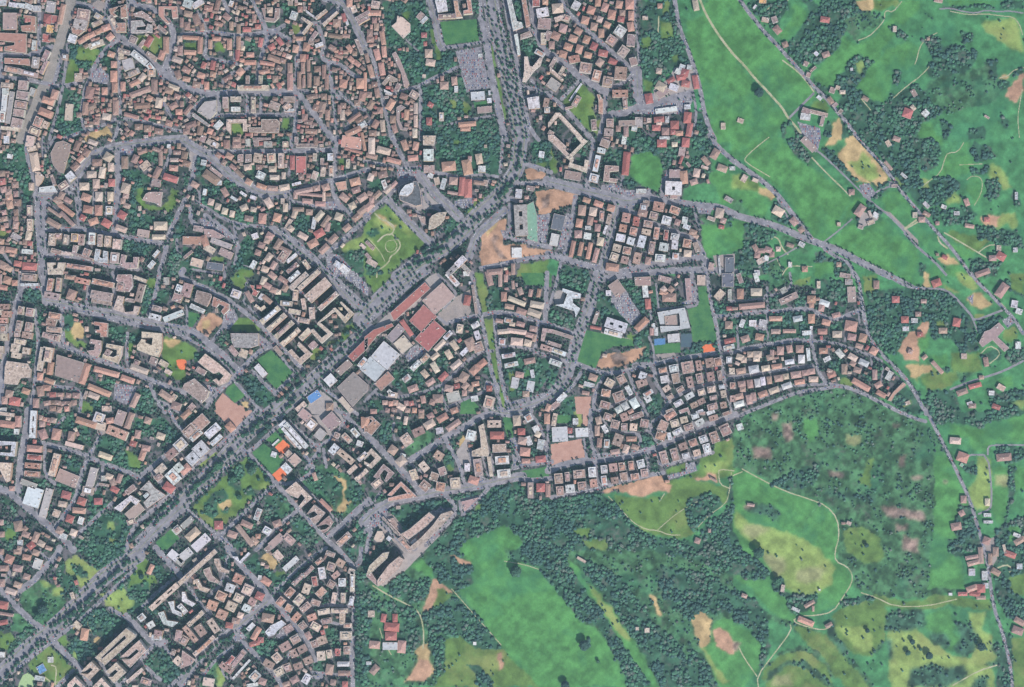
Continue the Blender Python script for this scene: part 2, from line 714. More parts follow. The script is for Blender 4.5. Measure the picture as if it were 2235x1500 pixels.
pt 14 1050 360 930 420 860 520 830 650 810 700
pt 12 970 700 960 740 880 820 800 890
pt 14 1740 850 1830 830 1880 770 1990 740
pt 12 1980 980 1960 1100 1930 1280 1950 1500
P2 1060 10 90 40 10
P2 950 430 30 30 0
w2 920 1240 70 70 45
p2 790 1010 60 30 45
p2 1590 1280 60 20 30
@ 0 300
rd 90 2010 15 1850 20 1600 50 1280 90 1050 170 960 240 880 380 800 480 720 560 640 620 540 640 400 630
rd 80 300 -20 310 200 370 420 420 650 410 900 440 1150 460 1520
rd 70 400 640 480 700 490 860 470 940 490 1250
rd 75 1290 90 1290 400 1280 700 1250 1040
rd 65 500 1010 750 1000 950 1000 1150 1050 1450 1100 1700 1150 1830 1150
rd 60 2020 680 1920 880 1840 1050 1820 1180 1780 1350 1740 1460
rd 40 640 620 820 600 840 760 860 950
rd 30 500 700 680 850 830 970
rd 40 470 0 470 220
rd 35 600 0 490 160
rd 45 840 430 870 680 870 900
rd 30 1160 600 1150 900
rd 40 1860 70 1860 180 1800 330 1770 420
rd 55 430 1290 750 1290 900 1330 1100 1380 1200 1410 1500 1440
rd 40 1030 600 1020 850
rd 35 680 1020 690 1120
rd 40 960 1000 970 1180 870 1290
rd 30 1930 1110 1930 1240 1990 1290
rd 40 20 1240 120 1380 150 1500
rd 35 1870 1020 1880 1060 1790 1200
Ga 1250 90 1470 80 1450 190 1270 190
Ga 720 470 850 400 880 560 760 590
Ga 400 560 640 560 620 640 400 640
Gw -20 180 250 0 290 100 340 300 400 460 380 620 330 650 300 800 270 830 250 600 180 460 100 380 -20 340
Gg 1500 530 1560 540 1580 640 1600 720 1750 760 1840 700 1870 560 1950 580 1920 740 1840 820 1540 790 1480 660
Gw 1330 380 1500 330 1660 450 1600 560 1500 530 1480 780 1700 880 1940 830 1880 940 1500 1000 1450 1040 1400 900 1430 700 1440 480
Gw 1540 160 1740 160 1760 300 1700 320 1640 260 1560 260
Gw 600 100 720 200 600 300
Gw 480 200 560 300 520 420 460 380
Gw 700 440 820 260 760 180 700 330 640 500
Gw 1340 1120 1540 1140 1700 1180 1560 1300 1340 1220
Gw 1990 800 1880 1130 1830 1330 1850 1520 2030 1520 2030 1300 1930 1240 1930 1120 2010 1060
Gg 0 1010 100 1020 90 1100 0 1100
Gw 120 1130 240 1170 230 1220 100 1180
Gt 870 0 1060 0 1050 40 900 40
w3 80 30 60 80 0
c4 340 50 90 120 10
c4 360 130 100 50 -15
p3 540 20 10 10 0
C3 390 270 90 200 -10
P3 400 190 60 40 0
qc3 390 380 440 380 490 430 460 500 430 540 400 530
C3 350 540 50 80 0
qw4 440 550 600 530 640 600 440 600
p4 590 470 35 120 -20
qp3 560 180 620 60 700 40 780 80 770 160 740 260 700 400 650 380 590 310 570 240
R3 650 260 60 110 5
P3 850 100 60 110 20
C3 1020 60 100 50 20
P4 950 170 60 80 30
O4 890 240 80 50 -45
P4 830 320 90 60 -45
w4 780 430 90 90 -40
p4 700 530 110 70 -35
C4 1190 220 90 90 30
P4 1070 280 100 70 0
C4 1010 410 100 70 0
C4 1125 390 65 120 10
C4 1220 330 60 90 0
R4 1230 500 70 80 0
C4 1060 510 70 100 0
C4 930 540 100 80 0
C4 1215 650 60 100 0
C4 1090 650 75 100 0
O4 950 660 100 80 20
O4 970 790 100 80 10
O4 1085 800 75 110 0
w4 1200 800 70 90 0
R3 910 880 60 60 30
O3 1030 920 100 70 -20
R3 1170 940 100 80 30
P4 1370 280 65 130 0
w4 1370 230 60 30 0
C4 1380 560 90 110 15
P3 1380 640 60 60 10
P3 1350 700 50 60 0
P3 1390 750 70 50 20
R3 1340 850 90 80 30
C4 1330 1000 120 60 20
w4 1300 950 40 60 0
P3 1480 240 60 90 25
P3 1560 160 100 40 -20
P3 1720 140 100 40 20
P3 1760 230 40 160 0
c3 1590 310 110 70 -40
P3 1720 390 60 130 25
R4 1870 450 160 70 18
O3 1900 340 90 60 5
C3 1910 250 90 40 0
P3 1940 170 80 40 0
w3 1850 100 40 40 0
P3 1960 100 40 60 0
p3 1710 500 100 80 10
qp4 1600 620 1640 600 1780 600 1760 760 1700 720 1560 690
p2 1850 930 10 10 0
C4 1760 970 140 90 0
p3 1570 1050 130 80 10
p2 1520 850 30 30 0
C4 1740 1090 140 50 0
w3 1710 1270 90 35 -50
w3 1660 1390 90 50 -50
P3 600 820 170 30 35
P3 560 790 140 40 40
O3 730 790 200 50 38
P3 640 700 100 60 40
P3 750 690 80 50 30
P3 740 890 200 40 45
P3 680 640 60 80 20
P3 590 940 160 60 30
O3 560 930 60 80 20
p4 330 800 50 110 0
C5 340 960 60 130 0
R3 860 700 30 60 0
C3 320 1080 60 100 10
P3 900 910 70 80 0
C5 580 1120 70 130 5
P5 650 1080 70 60 0
C5 730 1120 50 110 10
y5 830 1100 80 90 5
P5 900 1120 60 120 5
P5 630 1250 120 50 15
c5 740 1270 120 40 10
p5 830 1230 50 100 10
w6 1020 1110 70 130 3
p6 1105 1130 50 130 3
c6 1190 1140 70 120 5
c6 1290 1170 90 110 5
qw6 1060 1220 1110 1230 1100 1310 1140 1330 1140 1240 1190 1250 1190 1370 1100 1370 1040 1340
p6 1265 1320 90 120 5
qp6 1340 1280 1390 1290 1380 1370 1470 1370 1470 1310 1530 1310 1510 1430 1400 1440 1320 1400
P5 960 1260 80 80 20
p5 930 1310 200 30 18
qc6 530 1370 620 1370 620 1390 590 1400 600 1440 640 1430 650 1370 730 1370 700 1500 540 1500
O5 880 1420 280 50 8
O5 990 1470 70 80 0
R2 330 1410 160 80 5
R2 200 1380 80 60 10
O3 130 1235 120 60 10
w4 310 1250 120 50 5
P3 20 1230 70 80 0
O3 20 1140 60 60 10
g2 180 1090 110 70 30
c1 470 1330 10 10 0
P3 40 1400 100 80 30
p3 300 1480 180 40 0
P3 100 1430 80 60 30
w2 115 210 60 50 10
P3 0 60 40 60 0
n* 5 20 380 60 600 70 60
n* 6 90 540 120 760 80 70
n* 6 170 500 200 780 70 60
n* 5 60 800 80 980 60 50
n* 6 180 800 190 1020 70 50
n* 4 30 880 40 1000 60 50
n* 5 270 1150 400 1180 60 50
@ 400 300
rd 110 -20 30 150 130 300 220 450 360 600 480 750 560 900 620 1100 620
rd 65 1100 600 1250 580 1450 510 1650 460 1850 400 2020 350
rd 65 250 160 600 160 1000 150 1400 145 1660 130
rd 60 1660 130 1680 0
rd 60 1660 130 1650 450
rd 45 1180 0 1180 150 1160 400
rd 45 1170 600 1170 700 1300 720 1550 770
rd 60 1630 500 1640 620 1720 760 1830 830
rd 70 -20 1480 0 1450
rd 45 150 700 280 790 440 890 650 960 820 970 960 990
rd 90 990 1010 1150 1130 1300 1260 1500 1420 1600 1520
rd 60 1080 1010 1280 1180 1450 1330 1640 1520
rd 65 2020 880 1900 970 1750 1120 1600 1240 1500 1300
rd 40 160 580 190 680
rd 60 80 780 80 900 200 1010
rd 60 240 850 420 980 540 1080 600 1200
rd 60 130 220 110 400 70 560
rd 40 560 1000 600 1200 560 1380
rd 30 1170 700 1160 780
rd 30 1800 740 1850 850 1750 950
rd 40 560 940 560 1000 680 980
rd 25 100 1440 400 1490
rd 40 460 1420 450 1520
Ga 1480 700 1700 700 1720 800 1540 780
Ga 600 1380 700 1400 1000 1500 1000 1520
Ga 180 880 300 900 430 1000 560 1090 430 1090 300 1000 200 1000
Ga 1540 1260 1700 1280 1880 1480 1880 1520 1600 1520
Gl 70 100 170 100 150 200 100 380 60 380
Gw 0 400 60 480 0 560
Gw 160 220 220 200 200 260 260 330 200 420 220 480 340 540 500 420 600 520 500 560 300 640 200 520 130 400
Gw 200 620 300 650 400 700 620 800 800 800 870 900 700 950 400 880 280 780 200 700
Gw 600 1180 700 1050 780 1100 760 1400 640 1480 520 1400 560 1280
Gg 600 1450 760 1430 760 1520 560 1520
Gw 1200 860 1380 840 1380 1060 1240 1060 1200 960
Gw 1540 960 1640 900 1740 920 1720 1000 1600 1120 1520 1080
Gg 1700 230 1770 230 1760 340 1700 340
Gw 1020 0 1160 0 1160 40 1020 90
Gw 720 300 800 300 780 480 700 380
Gw 900 480 1130 480 1130 520 900 530
Gw 1400 360 1500 300 1500 400 1400 440
Gw 0 1180 150 1280 200 1400 50 1480 0 1460
Gg 290 1290 430 1310 420 1370 300 1350
Gy 1700 1180 1830 1120 1960 1060 1990 900 2020 900 2020 1100 1900 1220 1740 1260
Gw 1740 1240 1960 1220 2020 1340 2020 1520 1900 1520 1800 1400
T 14 1050 1060 1560 1500 16
P3 20 200 60 80 10
P3 40 290 80 60 20
p3 220 20 60 70 20
c4 300 60 80 60 30
c4 350 80 80 60 30
P4 480 80 60 90 0
P4 590 30 80 50 0
P4 590 90 90 60 0
g3 710 60 50 80 0
qp4 760 10 960 10 960 30 830 40 830 100 780 100
g4 930 80 90 60 0
p4 1240 40 40 80 0
p4 1350 95 230 40 0
c4 1120 80 60 60 0
P4 1450 50 40 80 0
o3 1840 60 220 130 8
r3 1725 100 50 70 10
o3 1860 150 200 30 15
o4 1970 50 30 200 -10
qp4 620 190 660 190 660 270 600 280 600 200
qp4 690 190 750 190 750 270 680 280
P3 390 200 60 50 40
P3 510 210 80 60 30
c5 820 230 90 100 10
c5 970 230 90 100 -5
c6 1075 260 60 160 0
r3 1195 280 50 150 0
r3 1290 310 110 200 0
c5 1440 220 40 80 5
w5 1610 220 60 80 0
p3 1520 280 40 100 0
c5 1530 380 50 100 5
c5 1620 370 50 110 0
c5 1440 420 60 90 20
P3 450 280 50 60 30
P3 550 330 80 40 40
P3 620 400 110 40 45
C4 710 330 80 60 -10
w4 850 420 90 80 25
P3 830 330 60 50 0
C3 980 350 80 60 0
O3 1070 340 60 60 20
C3 1000 440 100 50 0
C3 1100 420 40 70 0
c4 1800 290 40 100 5
O4 720 490 70 60 30
O4 860 540 110 50 20
P4 980 560 110 50 5
C4 1110 550 110 60 -10
w3 1240 510 100 30 -15
P4 1320 590 200 50 -12
P3 1460 560 70 60 -10
P4 1560 550 80 70 -20
P3 310 440 190 90 35
p3 360 380 150 40 38
w3 230 280 60 60 10
P3 130 520 80 60 30
w3 240 600 40 70 10
P3 460 600 60 100 -30
w3 660 620 80 30 35
w3 770 660 70 40 20
w3 560 670 80 30 30
C4 310 710 60 70 15
C4 385 760 60 70 15
C4 460 810 60 70 15
C4 540 840 50 70 10
C4 670 770 80 60 -25
C3 770 790 60 50 10
C4 940 720 70 110 -30
c4 1090 700 40 60 0
C4 1120 770 50 90 0
O4 870 890 80 110 5
O4 1030 880 80 90 15
P3 720 890 90 60 10
P4 1230 640 40 70 0
P4 1400 630 260 30 5
C4 1500 630 110 70 10
P4 1360 700 110 50 5
P4 1500 730 110 50 5
C4 1540 650 30 100 0
P4 1260 790 120 40 0
C4 1220 840 50 90 20
P4 1380 820 70 60 5
C4 1490 860 60 120 40
w4 1430 940 40 130 10
P4 1560 920 50 140 35
w3 1600 900 40 60 10
c3 1150 950 40 120 30
C4 1180 1000 60 60 40
C4 1310 1080 110 60 30
R4 1490 1050 110 80 -30
P4 1580 980 50 100 10
qo4 1660 500 1780 480 1790 570 1700 590
O4 1880 490 110 80 -15
P4 1890 580 90 60 -20
P4 1760 660 100 70 40
C4 1850 750 70 70 -30
P4 1960 660 110 70 -35
C4 1700 870 80 80 20
P3 1900 870 110 60 -40
P4 1790 990 90 60 -40
P4 1960 800 110 60 -40
o4 1420 1160 110 80 -30
P4 1640 1110 110 60 -45
P4 1540 1220 120 60 -45
c1 1960 1190 70 40 40
w4 790 1080 70 60 -20
P4 950 1080 80 70 30
P4 920 1130 60 60 20
P4 860 1180 70 60 20
P4 1040 1170 60 120 30
C4 940 1310 60 90 35
P5 1100 1300 90 130 35
P4 1120 1230 140 40 25
P4 820 1260 60 60 20
w4 1190 1320 140 40 -40
w4 770 1390 50 90 30
C4 900 1440 80 60 20
P4 990 1400 50 90 30
P5 1200 1430 150 50 -40
C5 1350 1390 50 110 -35
P5 1440 1480 130 50 -35
w4 1690 1390 80 60 35
w2 1760 1440 110 80 40
qp3 230 1000 330 1010 460 1080 400 1110 240 1080
o3 100 1130 200 90 2
o3 240 1130 70 120 -20
g3 420 1160 240 60 20
c3 290 1220 120 70 30
p3 470 1270 150 80 25
p3 530 1240 80 60 -30
b2 350 1410 180 80 8
c2 150 1370 130 90 15
w3 400 500 50 50 0
p2 170 1000 110 60 10
p3 60 1280 120 30 -40
n* 3 1270 430 1400 420 60 50
@ 800 300
rd 60 280 -20 350 150 440 300
rd 50 -20 260 120 290 340 320
Ga 340 320 600 310 620 400 660 500 560 500 480 470 360 520 330 420
rd 110 600 420 700 560 820 680 940 800 1010 870
rd 90 240 690 400 860 560 1020 700 1160 800 1250
rd 60 380 480 240 640 60 800 -20 860
rd 55 610 370 800 390 950 430 1150 460 1340 480
rd 40 1080 420 1250 400 1430 430
rd 170 1680 -20 1660 200 1640 350 1560 470 1450 640 1250 800 1100 980 900 1180 600 1340 350 1530
rd 90 1500 800 1330 950 1200 1060 1120 1300
rd 45 1490 -20 1470 200 1460 380
rd 60 1740 290 1900 340 2010 380
rd 55 1660 500 1900 500 2010 520
rd 60 1500 700 1560 660 1640 690
rd 60 1565 740 1565 1100 1700 1130 2010 1200
rd 60 1250 1430 1500 1380 1800 1310 2020 1300
rd 40 640 560 640 700 800 800
rd 40 400 740 560 800 620 960
rd 40 720 1130 830 1000
Ga 960 690 1180 650 1160 760 1060 780 960 740
Gl 580 550 640 560 700 650 800 740 780 780 640 790 520 810 400 740 620 740
Ga 340 560 380 500 520 490 600 560 620 740 430 740 350 660
Gw 760 0 1470 0 1460 380 1420 420 1160 420 1000 390 760 380
Gw 860 530 1000 540 1000 600 900 620
Gw 1780 60 1900 20 2020 40 2020 340 1900 330 1800 260
Gg 1840 270 1980 270 1940 330
Gg 1060 800 1280 620 1270 670 1100 840
Gw 1280 580 1450 480 1560 560 1500 640 1380 680
Gw 820 960 960 860 1010 920 960 1060 860 1060
Gw 120 -10 260 0 280 120 160 110
Gw 440 180 580 180 580 210 450 210
Gw 0 500 160 440 200 560 100 600 0 560
Gw 660 640 700 620 810 700 780 740 690 700
Gg -20 880 110 800 200 740 320 800 500 1010 640 1160 540 1250 400 1360 250 1480 200 1530 -20 1530
Gy 100 830 200 880 300 960 240 1100 100 1300 0 1200
Gw 0 1030 140 960 130 1060 60 1120
Gw 0 1420 120 1400 200 1480 180 1530 0 1530
Gg 940 20 1030 20 1020 80 950 80
Ge 1240 1060 1330 950 1460 870 1510 880 1510 1060 1480 1100 1500 1170 1720 1170 2020 1240 2020 1300 1800 1310 1500 1360 1240 1430
Ge 1740 340 1800 320 1960 400 1940 460 1740 450
Ge 1830 600 2010 570 2010 820 1870 840
Ga 1460 1010 1600 1030 1600 1100 1500 1120
Gg 1680 1380 2020 1310 2020 1530 1640 1530
Gp 1860 850 2010 830 1960 1150 1870 1150
pt 22 90 830 160 900 240 920 310 980 280 1060 200 1060 120 1140
pt 22 280 1060 360 1130 370 1200 310 1270 260 1300 240 1370 120 1460 110 1530
pt 16 280 980 200 890
pt 14 20 1100 150 1250 200 1350
T 14 600 1240 1000 1060 24
T 14 520 1320 900 1200 24
T 12 440 1420 740 1330 24
T 10 850 1150 1300 830 24
T 10 1480 640 1640 440 24
T 10 1400 700 1560 500 24
T 12 1050 850 1400 560 20
T 12 1700 60 1640 360 22
T 8 1500 700 1200 940 20
T 8 400 340 620 360 14
C4 60 100 70 180 0
C4 190 150 150 70 15
P4 60 210 120 50 15
O4 300 260 160 50 15
C4 20 210 60 60 10
O4 420 90 60 110 -20
O4 540 100 60 90 10
O4 510 230 110 60 -5
qc6 620 -10 760 -10 740 90 620 90
w6 680 200 110 130 0
p4 685 350 115 80 0
O4 900 320 150 100 -5
O4 1100 330 100 160 -10
P4 1130 240 40 60 0
C4 1230 240 70 110 -10
w4 1260 350 80 70 0
!qb5 350 600 370 530 480 480 560 490 590 580 605 740 540 755 370 690 | low dark glass skirt wrapping the curved triangular tower
!qw9 360 640 380 590 430 530 520 500 520 560 500 610 450 650 | white roofed curved triangular tower rising from its dark glass skirt
b8 550 640 10 10 0
w3 700 420 60 50 20
c3 770 480 60 80 -15
w3 840 510 50 120 15
P3 950 480 90 80 5
R3 1040 540 60 200 5
R3 1110 560 80 200 0
P3 1230 500 120 40 8
P3 940 610 110 30 10
p3 1300 500 50 60 10
P4 180 410 100 70 -15
P4 90 400 50 50 0
C4 50 440 60 80 20
w4 200 520 50 100 -20
C4 240 570 110 50 -45
P4 300 520 90 40 -45
P4 120 630 100 50 -45
P4 30 760 110 70 -45
P4 60 690 50 60 0
P4 300 430 10 10 0
P3 40 620 60 50 20
!qc8 680 1010 690 900 720 860 780 830 875 820 850 900 800 960 730 1000 | leaf shaped cream building left of the boulevard junction
qp2 560 850 640 870 655 960 600 930
w4 1660 620 70 100 5
p3 1790 560 90 50 10
p3 1830 590 60 40 30
*g6 1685 910 140 340 -3 | grey office slab with two square light wells beside the green glass hall
G3 1800 930 10 10 0
qv2 1750 740 1820 700 1860 850 1870 1150 1750 1110
w2 1640 1260 110 110 0
w10 1030 1360 130 70 -45
g9 950 1440 60 180 45
g5 880 1330 10 10 0
g4 1080 1430 50 120 -45
w3 1090 1490 70 50 0
P3 1400 1470 170 60 -5
P3 1600 1440 40 120 0
w2 1910 190 60 70 10
c3 1300 100 30 30 0
P3 100 1390 10 10 0
c2 60 1370 120 60 30
p2 20 1300 80 40 50
p2 40 1180 120 40 45
Ga 1860 850 2010 830 1960 1150 1870 1150
@ 1200 300
rd 65 430 -20 480 60 450 250 420 450 400 560
rd 120 -20 480 250 550 450 600 700 660 850 700 1000 660
rd 75 1000 650 1200 680 1450 720 1700 750 1850 760 2020 840
rd 90 730 760 700 900 650 1100 600 1300 560 1440
rd 60 770 780 930 820 1050 900 1200 970 1400 1040 1600 1120 1680 1280
rd 75 -20 1270 200 1340 500 1420 650 1460
rd 80 700 1490 900 1440 1200 1370 1500 1330 1700 1290 1700 1520
rd 60 280 650 250 900 200 1100 160 1300
rd 40 1240 450 1210 650
rd 40 900 900 1000 960 950 1150 870 1400
rd 35 1100 1110 1030 1380
rd 35 1330 1080 1310 1330
rd 35 1570 760 1600 880 1640 1000
rd 30 330 770 700 780
rd 60 1740 -20 1830 100 1950 210 2020 260
rd 30 20 1260 200 1300
rd 40 120 1360 90 1520
rd 40 800 420 780 520
Ga 560 520 730 510 820 580 1100 560 1130 650 850 650 560 590
Ga 780 650 920 650 920 780 780 780
Gg 800 670 900 670 900 770 800 770
Ga 180 830 280 840 220 1200 80 1230
Ga 1280 360 1420 350 1500 370 1500 500 1440 520 1420 680 1200 670 1220 500
Ge -20 570 130 560 290 630 290 690 230 740 0 800
Gg 0 120 100 260 60 400 0 380
Gw 250 0 430 0 430 100 380 200 330 180 320 60
Gw 280 200 380 200 380 290 300 280
Gf 880 200 960 150 1090 150 1180 220 1230 330 1200 600 1050 560 860 480
Gw 640 120 800 120 780 300 560 300 600 180
Gw 730 -20 1420 -20 1400 240 1240 360 1200 240 1100 150 900 160 870 80
Gw 780 420 880 420 980 520 860 570 800 500
Gm 1470 560 1560 500 1700 480 1820 560 1820 700 1600 740 1440 700
Gf 1740 360 1850 380 2020 400 2020 740 1840 700 1830 560 1720 450
Gw 1520 -20 1740 -20 1830 140 1700 220 1580 260 1500 150
Gw 1440 260 1560 200 1760 350 1720 400 1640 330 1560 330 1500 420
Gf 1640 940 1800 950 2020 1000 2020 1230 1700 1290 1660 1160
Gk 1620 840 1800 830 2020 860 2020 960 1680 950
Gw 1900 840 2020 880 2020 960 1920 990
Gw 1420 760 1560 740 1590 800 1440 840
Gm -20 1320 120 1360 90 1520 -20 1520
Gw 140 1390 400 1440 420 1520 100 1520
Ga 1600 760 1780 770 1750 840 1620 830
Gw 1700 1320 1800 1320 1800 1500 1720 1500
Gp 1780 1290 2020 1270 2020 1520 1840 1520
Gm 760 1500 1300 1420 1370 1440 1380 1520 760 1520
T 10 700 860 580 1360 14
qc6 -20 -20 40 -20 180 110 170 150 230 210 180 220 20 60 -20 30
qc6 280 0 340 0 410 50 250 210 260 260 240 290 370 330 380 250 430 260 400 390 200 320 220 260 170 220 230 180 340 70
p5 600 70 100 80 20
w5 560 150 90 60 10
c3 700 10 10 10 0
w4 510 290 60 180 12
C4 490 380 90 50 10
w4 480 450 100 90 15
p3 610 20 80 40 0
qp5 600 310 750 320 750 370 650 380 650 450 740 460 730 500 580 480
r4 830 290 75 250 5
w2 810 30 50 100 10
R3 1220 70 100 80 0
w3 1250 10 110 30 0
C2 1360 80 60 50 0
R3 1480 60 80 100 5
p3 1440 160 70 100 10
R3 1430 250 30 90 20
p3 1360 400 120 90 0
o3 1460 440 80 140 -5
w5 1345 560 180 150 3
w2 1350 560 50 50 0
p3 1350 650 80 40 0
P3 1800 185 80 110 30
P2 1700 260 50 110 -40
P2 1880 340 110 70 20
C2 1600 390 70 90 10
P2 1570 490 80 60 -20
p2 1510 300 60 30 50
c2 1690 330 80 30 20
p2 250 420 180 90 10
w2 1990 340 60 40 0
g2 1950 680 90 50 30
O4 400 690 80 50 20
O4 530 730 100 60 20
O4 665 775 80 70 15
P4 350 800 80 110 5
C4 470 815 80 90 10
p4 565 860 50 110 5
p4 645 895 50 110 15
O4 320 940 70 90 10
P4 440 915 60 90 10
w4 415 990 60 40 0
P4 520 990 60 80 5
w3 605 1010 30 100 20
O3 245 1220 45 180 12
O3 335 1220 45 150 12
O3 430 1240 45 180 12
P3 500 1290 50 160 15
P3 310 1060 80 80 0
w3 410 1080 80 70 10
C3 550 1140 70 90 10
P2 700 1 10 10 0
O5 830 880 90 100 10
R5 940 920 70 100 10
O5 795 995 80 80 12
O5 910 1030 80 90 12
W5 770 1100 100 80 10
W5 880 1135 80 80 15
C5 730 1210 90 80 15
O5 840 1240 90 80 10
C5 700 1310 90 90 20
P5 815 1340 80 80 15
o4 680 1420 140 80 8
p3 1050 720 70 60 10
p4 1020 770 80 80 10
P4 1010 830 100 70 15
O5 1185 760 120 100 10
O5 1360 800 110 80 20
P5 1130 860 90 80 15
W5 1270 910 100 90 15
P5 1070 950 100 70 10
C5 1050 1035 100 60 10
O5 1160 1050 60 130 8
R5 1265 1070 50 110 5
W5 1000 1140 80 130 15
P5 1110 1210 60 140 10
W5 1240 1200 100 90 10
W5 1360 1090 90 70 10
w5 1360 1170 70 110 5
O5 1495 1160 90 90 10
C4 1500 1270 80 70 5
P5 950 1320 80 120 12
W5 1200 1320 110 80 5
P4 1070 1350 60 80 10
w4 1370 1300 70 70 5
P4 1390 930 60 60 20
w3 1470 910 60 80 10
w3 1490 980 80 50 20
P3 1560 1040 80 60 20
p3 1600 1200 60 110 -20
P3 1590 1080 60 40 30
p2 1470 10 10 10 0
b3 90 930 130 170 13
w3 50 1120 90 130 12
w3 130 850 100 40 -20
C2 1850 830 90 110 10
P2 1890 910 60 60 20
R2 1870 980 60 40 10
c2 1760 890 90 40 20
p3 1440 1460 120 70 -8
p3 1600 1440 120 60 -8
p3 1760 1410 60 80 10
w2 1850 1400 20 200 -5
b2 1960 1420 100 220 0
w2 995 590 110 50 0
@ 1600 300
Gf -20 -20 400 -20 300 80 190 160 120 260 -20 220
Gf 130 260 200 160 420 0 520 0 590 70 720 250 850 260 960 380 1280 660 1180 940 1080 1080 970 1160 880 1100 800 950 700 820 560 640 400 480 280 400
Gm 720 250 850 260 940 300 1080 420 1300 620 1180 920 1140 930 1280 670 960 400
Gw 590 20 700 0 760 110 860 190 820 260 720 240 640 130
Gf 1000 1150 1300 940 1380 1040 1620 910 1740 950 1850 1060 2020 1260 2020 1520 1700 1520 1400 1360 1100 1210
Gt 1270 -20 1340 -20 1500 180 1690 430 1640 540 1580 580 1500 500 1340 490 1270 400 1130 220
Gy 1400 150 1480 200 1600 420 1500 480 1380 440 1240 260 1370 240
Gt 1060 -20 1160 -20 1100 80 1000 110
Gf 1600 680 1700 600 1800 580 1960 780 1960 920 1900 980 1820 920 1640 740
Gy 1760 420 1880 540 1860 570 1720 470
Gw 1380 20 1500 20 1500 -20 2020 -20 2020 740 1900 580 1760 410 1600 200
Gw 1380 700 1560 720 1620 780 1600 880 1400 1010 1330 900 1440 760
Gl 1370 800 1590 860 1580 900 1440 970 1370 970
Gw 1480 460 1640 540 1700 470 1720 540 1540 690 1500 660 1580 600
Gf 1280 700 1330 640 1440 720 1320 780 1220 900 1180 940
Gy -20 400 80 400 280 520 440 600 440 660 260 580 -20 560
Gf -20 560 120 560 440 680 340 870 180 840 120 740 -20 640
Gk -20 660 100 700 150 860 340 880 420 900 600 960 700 1000 680 1030 400 930 130 880 -20 800
Gt 280 540 460 610 420 680 270 600
Gg 150 450 280 490 260 590 140 520
Gf -20 890 130 920 100 1210 -20 1220
Gw 130 930 340 960 480 1060 360 1180 200 1180 120 1260 0 1260 100 1200
Gk 480 1040 700 1100 780 1200 860 1300 720 1230 560 1240 540 1120
Gm 640 1260 860 1260 880 1380 660 1400
Gw 0 1240 200 1180 260 1370 500 1300 560 1500 0 1520
Gk 380 1400 480 1330 560 1480 360 1500
Gf 900 1370 1120 1350 1100 1480 900 1520
Gw 880 1240 980 1240 1040 1320 1240 1330 1300 1520 1120 1520 1100 1360 900 1360
Ga 780 0 960 -20 930 130 900 170
Gk 940 100 1000 110 1340 480 1320 520 1100 300
Gw 1020 120 1100 160 1340 470 1300 480 1100 290 1020 200
Gw 430 700 480 700 600 880 620 960 400 880
Gw 560 700 800 960 830 1000 700 950 600 860
rd 65 -20 240 150 360 300 460 460 600 560 720 680 880 800 1040 880 1140
rd 30 480 660 600 880
rd 75 -20 830 120 880 350 930 550 1000 750 1090 950 1160 1150 1230 1350 1340 1550 1440 1720 1520
rd 60 1000 1220 1150 1320 1280 1380 1320 1520
rd 22 980 1150 1150 1020 1300 890
rd 55 1340 -20 1450 110 1600 260 1720 400 1800 550 1920 690 2020 800
rd 30 880 120 1000 210 1200 400 1380 580 1500 700 1700 850 1850 1000 2020 1200
rd 30 1460 700 1560 600 1650 550 1760 530
Ga 1370 520 1480 500 1560 610 1490 690 1420 650
Ga 1690 480 1800 480 1800 550 1710 540
Gp 1640 800 1720 820 2020 1120 2020 1200 1840 1010
pt 14 390 0 250 110 130 220 130 270 400 430
pt 22 860 220 980 350 1280 640
pt 22 420 1110 440 1080 500 1110 530 1200 600 1280
rd 22 280 1420 440 1340 580 1270 700 1200
pt 16 540 1500 580 1430 640 1400 860 1410
pt 14 480 1330 540 1460
pt 26 1880 990 1960 930 2020 890
c2 120 450 60 80 30
c2 240 470 70 40 20
C2 490 810 120 90 30
P2 660 920 70 90 -40
P2 740 1010 60 60 -40
w2 745 1170 70 50 30
P2 620 1180 80 40 20
p3 820 80 190 70 45
c3 770 150 10 10 0
P3 1380 800 80 130 35
c3 1490 840 30 80 -20
w2 1550 850 60 60 30
c2 1500 930 80 50 -20
p2 1390 980 60 40 20
c2 1150 950 40 40 0
P2 1690 310 120 30 50
w2 1860 420 80 30 40
c2 1690 70 50 70 -30
p1 1760 530 70 40 0
P2 1780 20 80 50 20
P3 240 1210 50 80 -30
P3 300 1240 90 50 0
P3 380 1230 80 60 20
P3 260 1290 60 60 10
w3 360 1320 50 60 10
P3 420 1280 50 60 0
c3 300 1350 90 60 -30
C2 490 1220 50 50 0
w2 375 1190 30 50 -20
w2 620 1390 40 60 0
O2 780 1440 60 60 0
P2 1150 1390 50 50 0
w2 260 1480 60 60 0
c2 1980 850 50 60 0
P2 1290 600 60 60 0
@ 1835 300
Gw 320 60 560 0 960 0 1100 80 1080 260 1000 360 900 360 800 260 620 280 480 150 350 120
Gw 450 200 700 280 760 460 900 460 850 560 900 600 700 600 650 440
Gf 980 -20 1080 -20 1120 80 1060 70
Gf 1310 60 1390 40 1400 180 1460 300 1400 380 1300 430 1270 470 1180 440 1150 380 1100 440 960 470 1080 400 1130 260 1160 180 1270 170
Gw 1440 40 1620 80 1700 200 1560 260 1460 260 1400 140
Gw 1420 340 1520 360 1600 300 1640 300 1560 400 1440 400
Gf 1400 430 1500 430 1550 480 1540 600 1480 720 1440 720 1420 620 1370 540
Gw 1000 460 1160 420 1300 480 1300 560 1200 620 1100 700 1000 740 860 760 760 620 900 560
Gy 880 440 960 460 960 560 880 560
Gy 1130 690 1240 590 1310 660 1300 720 1150 730
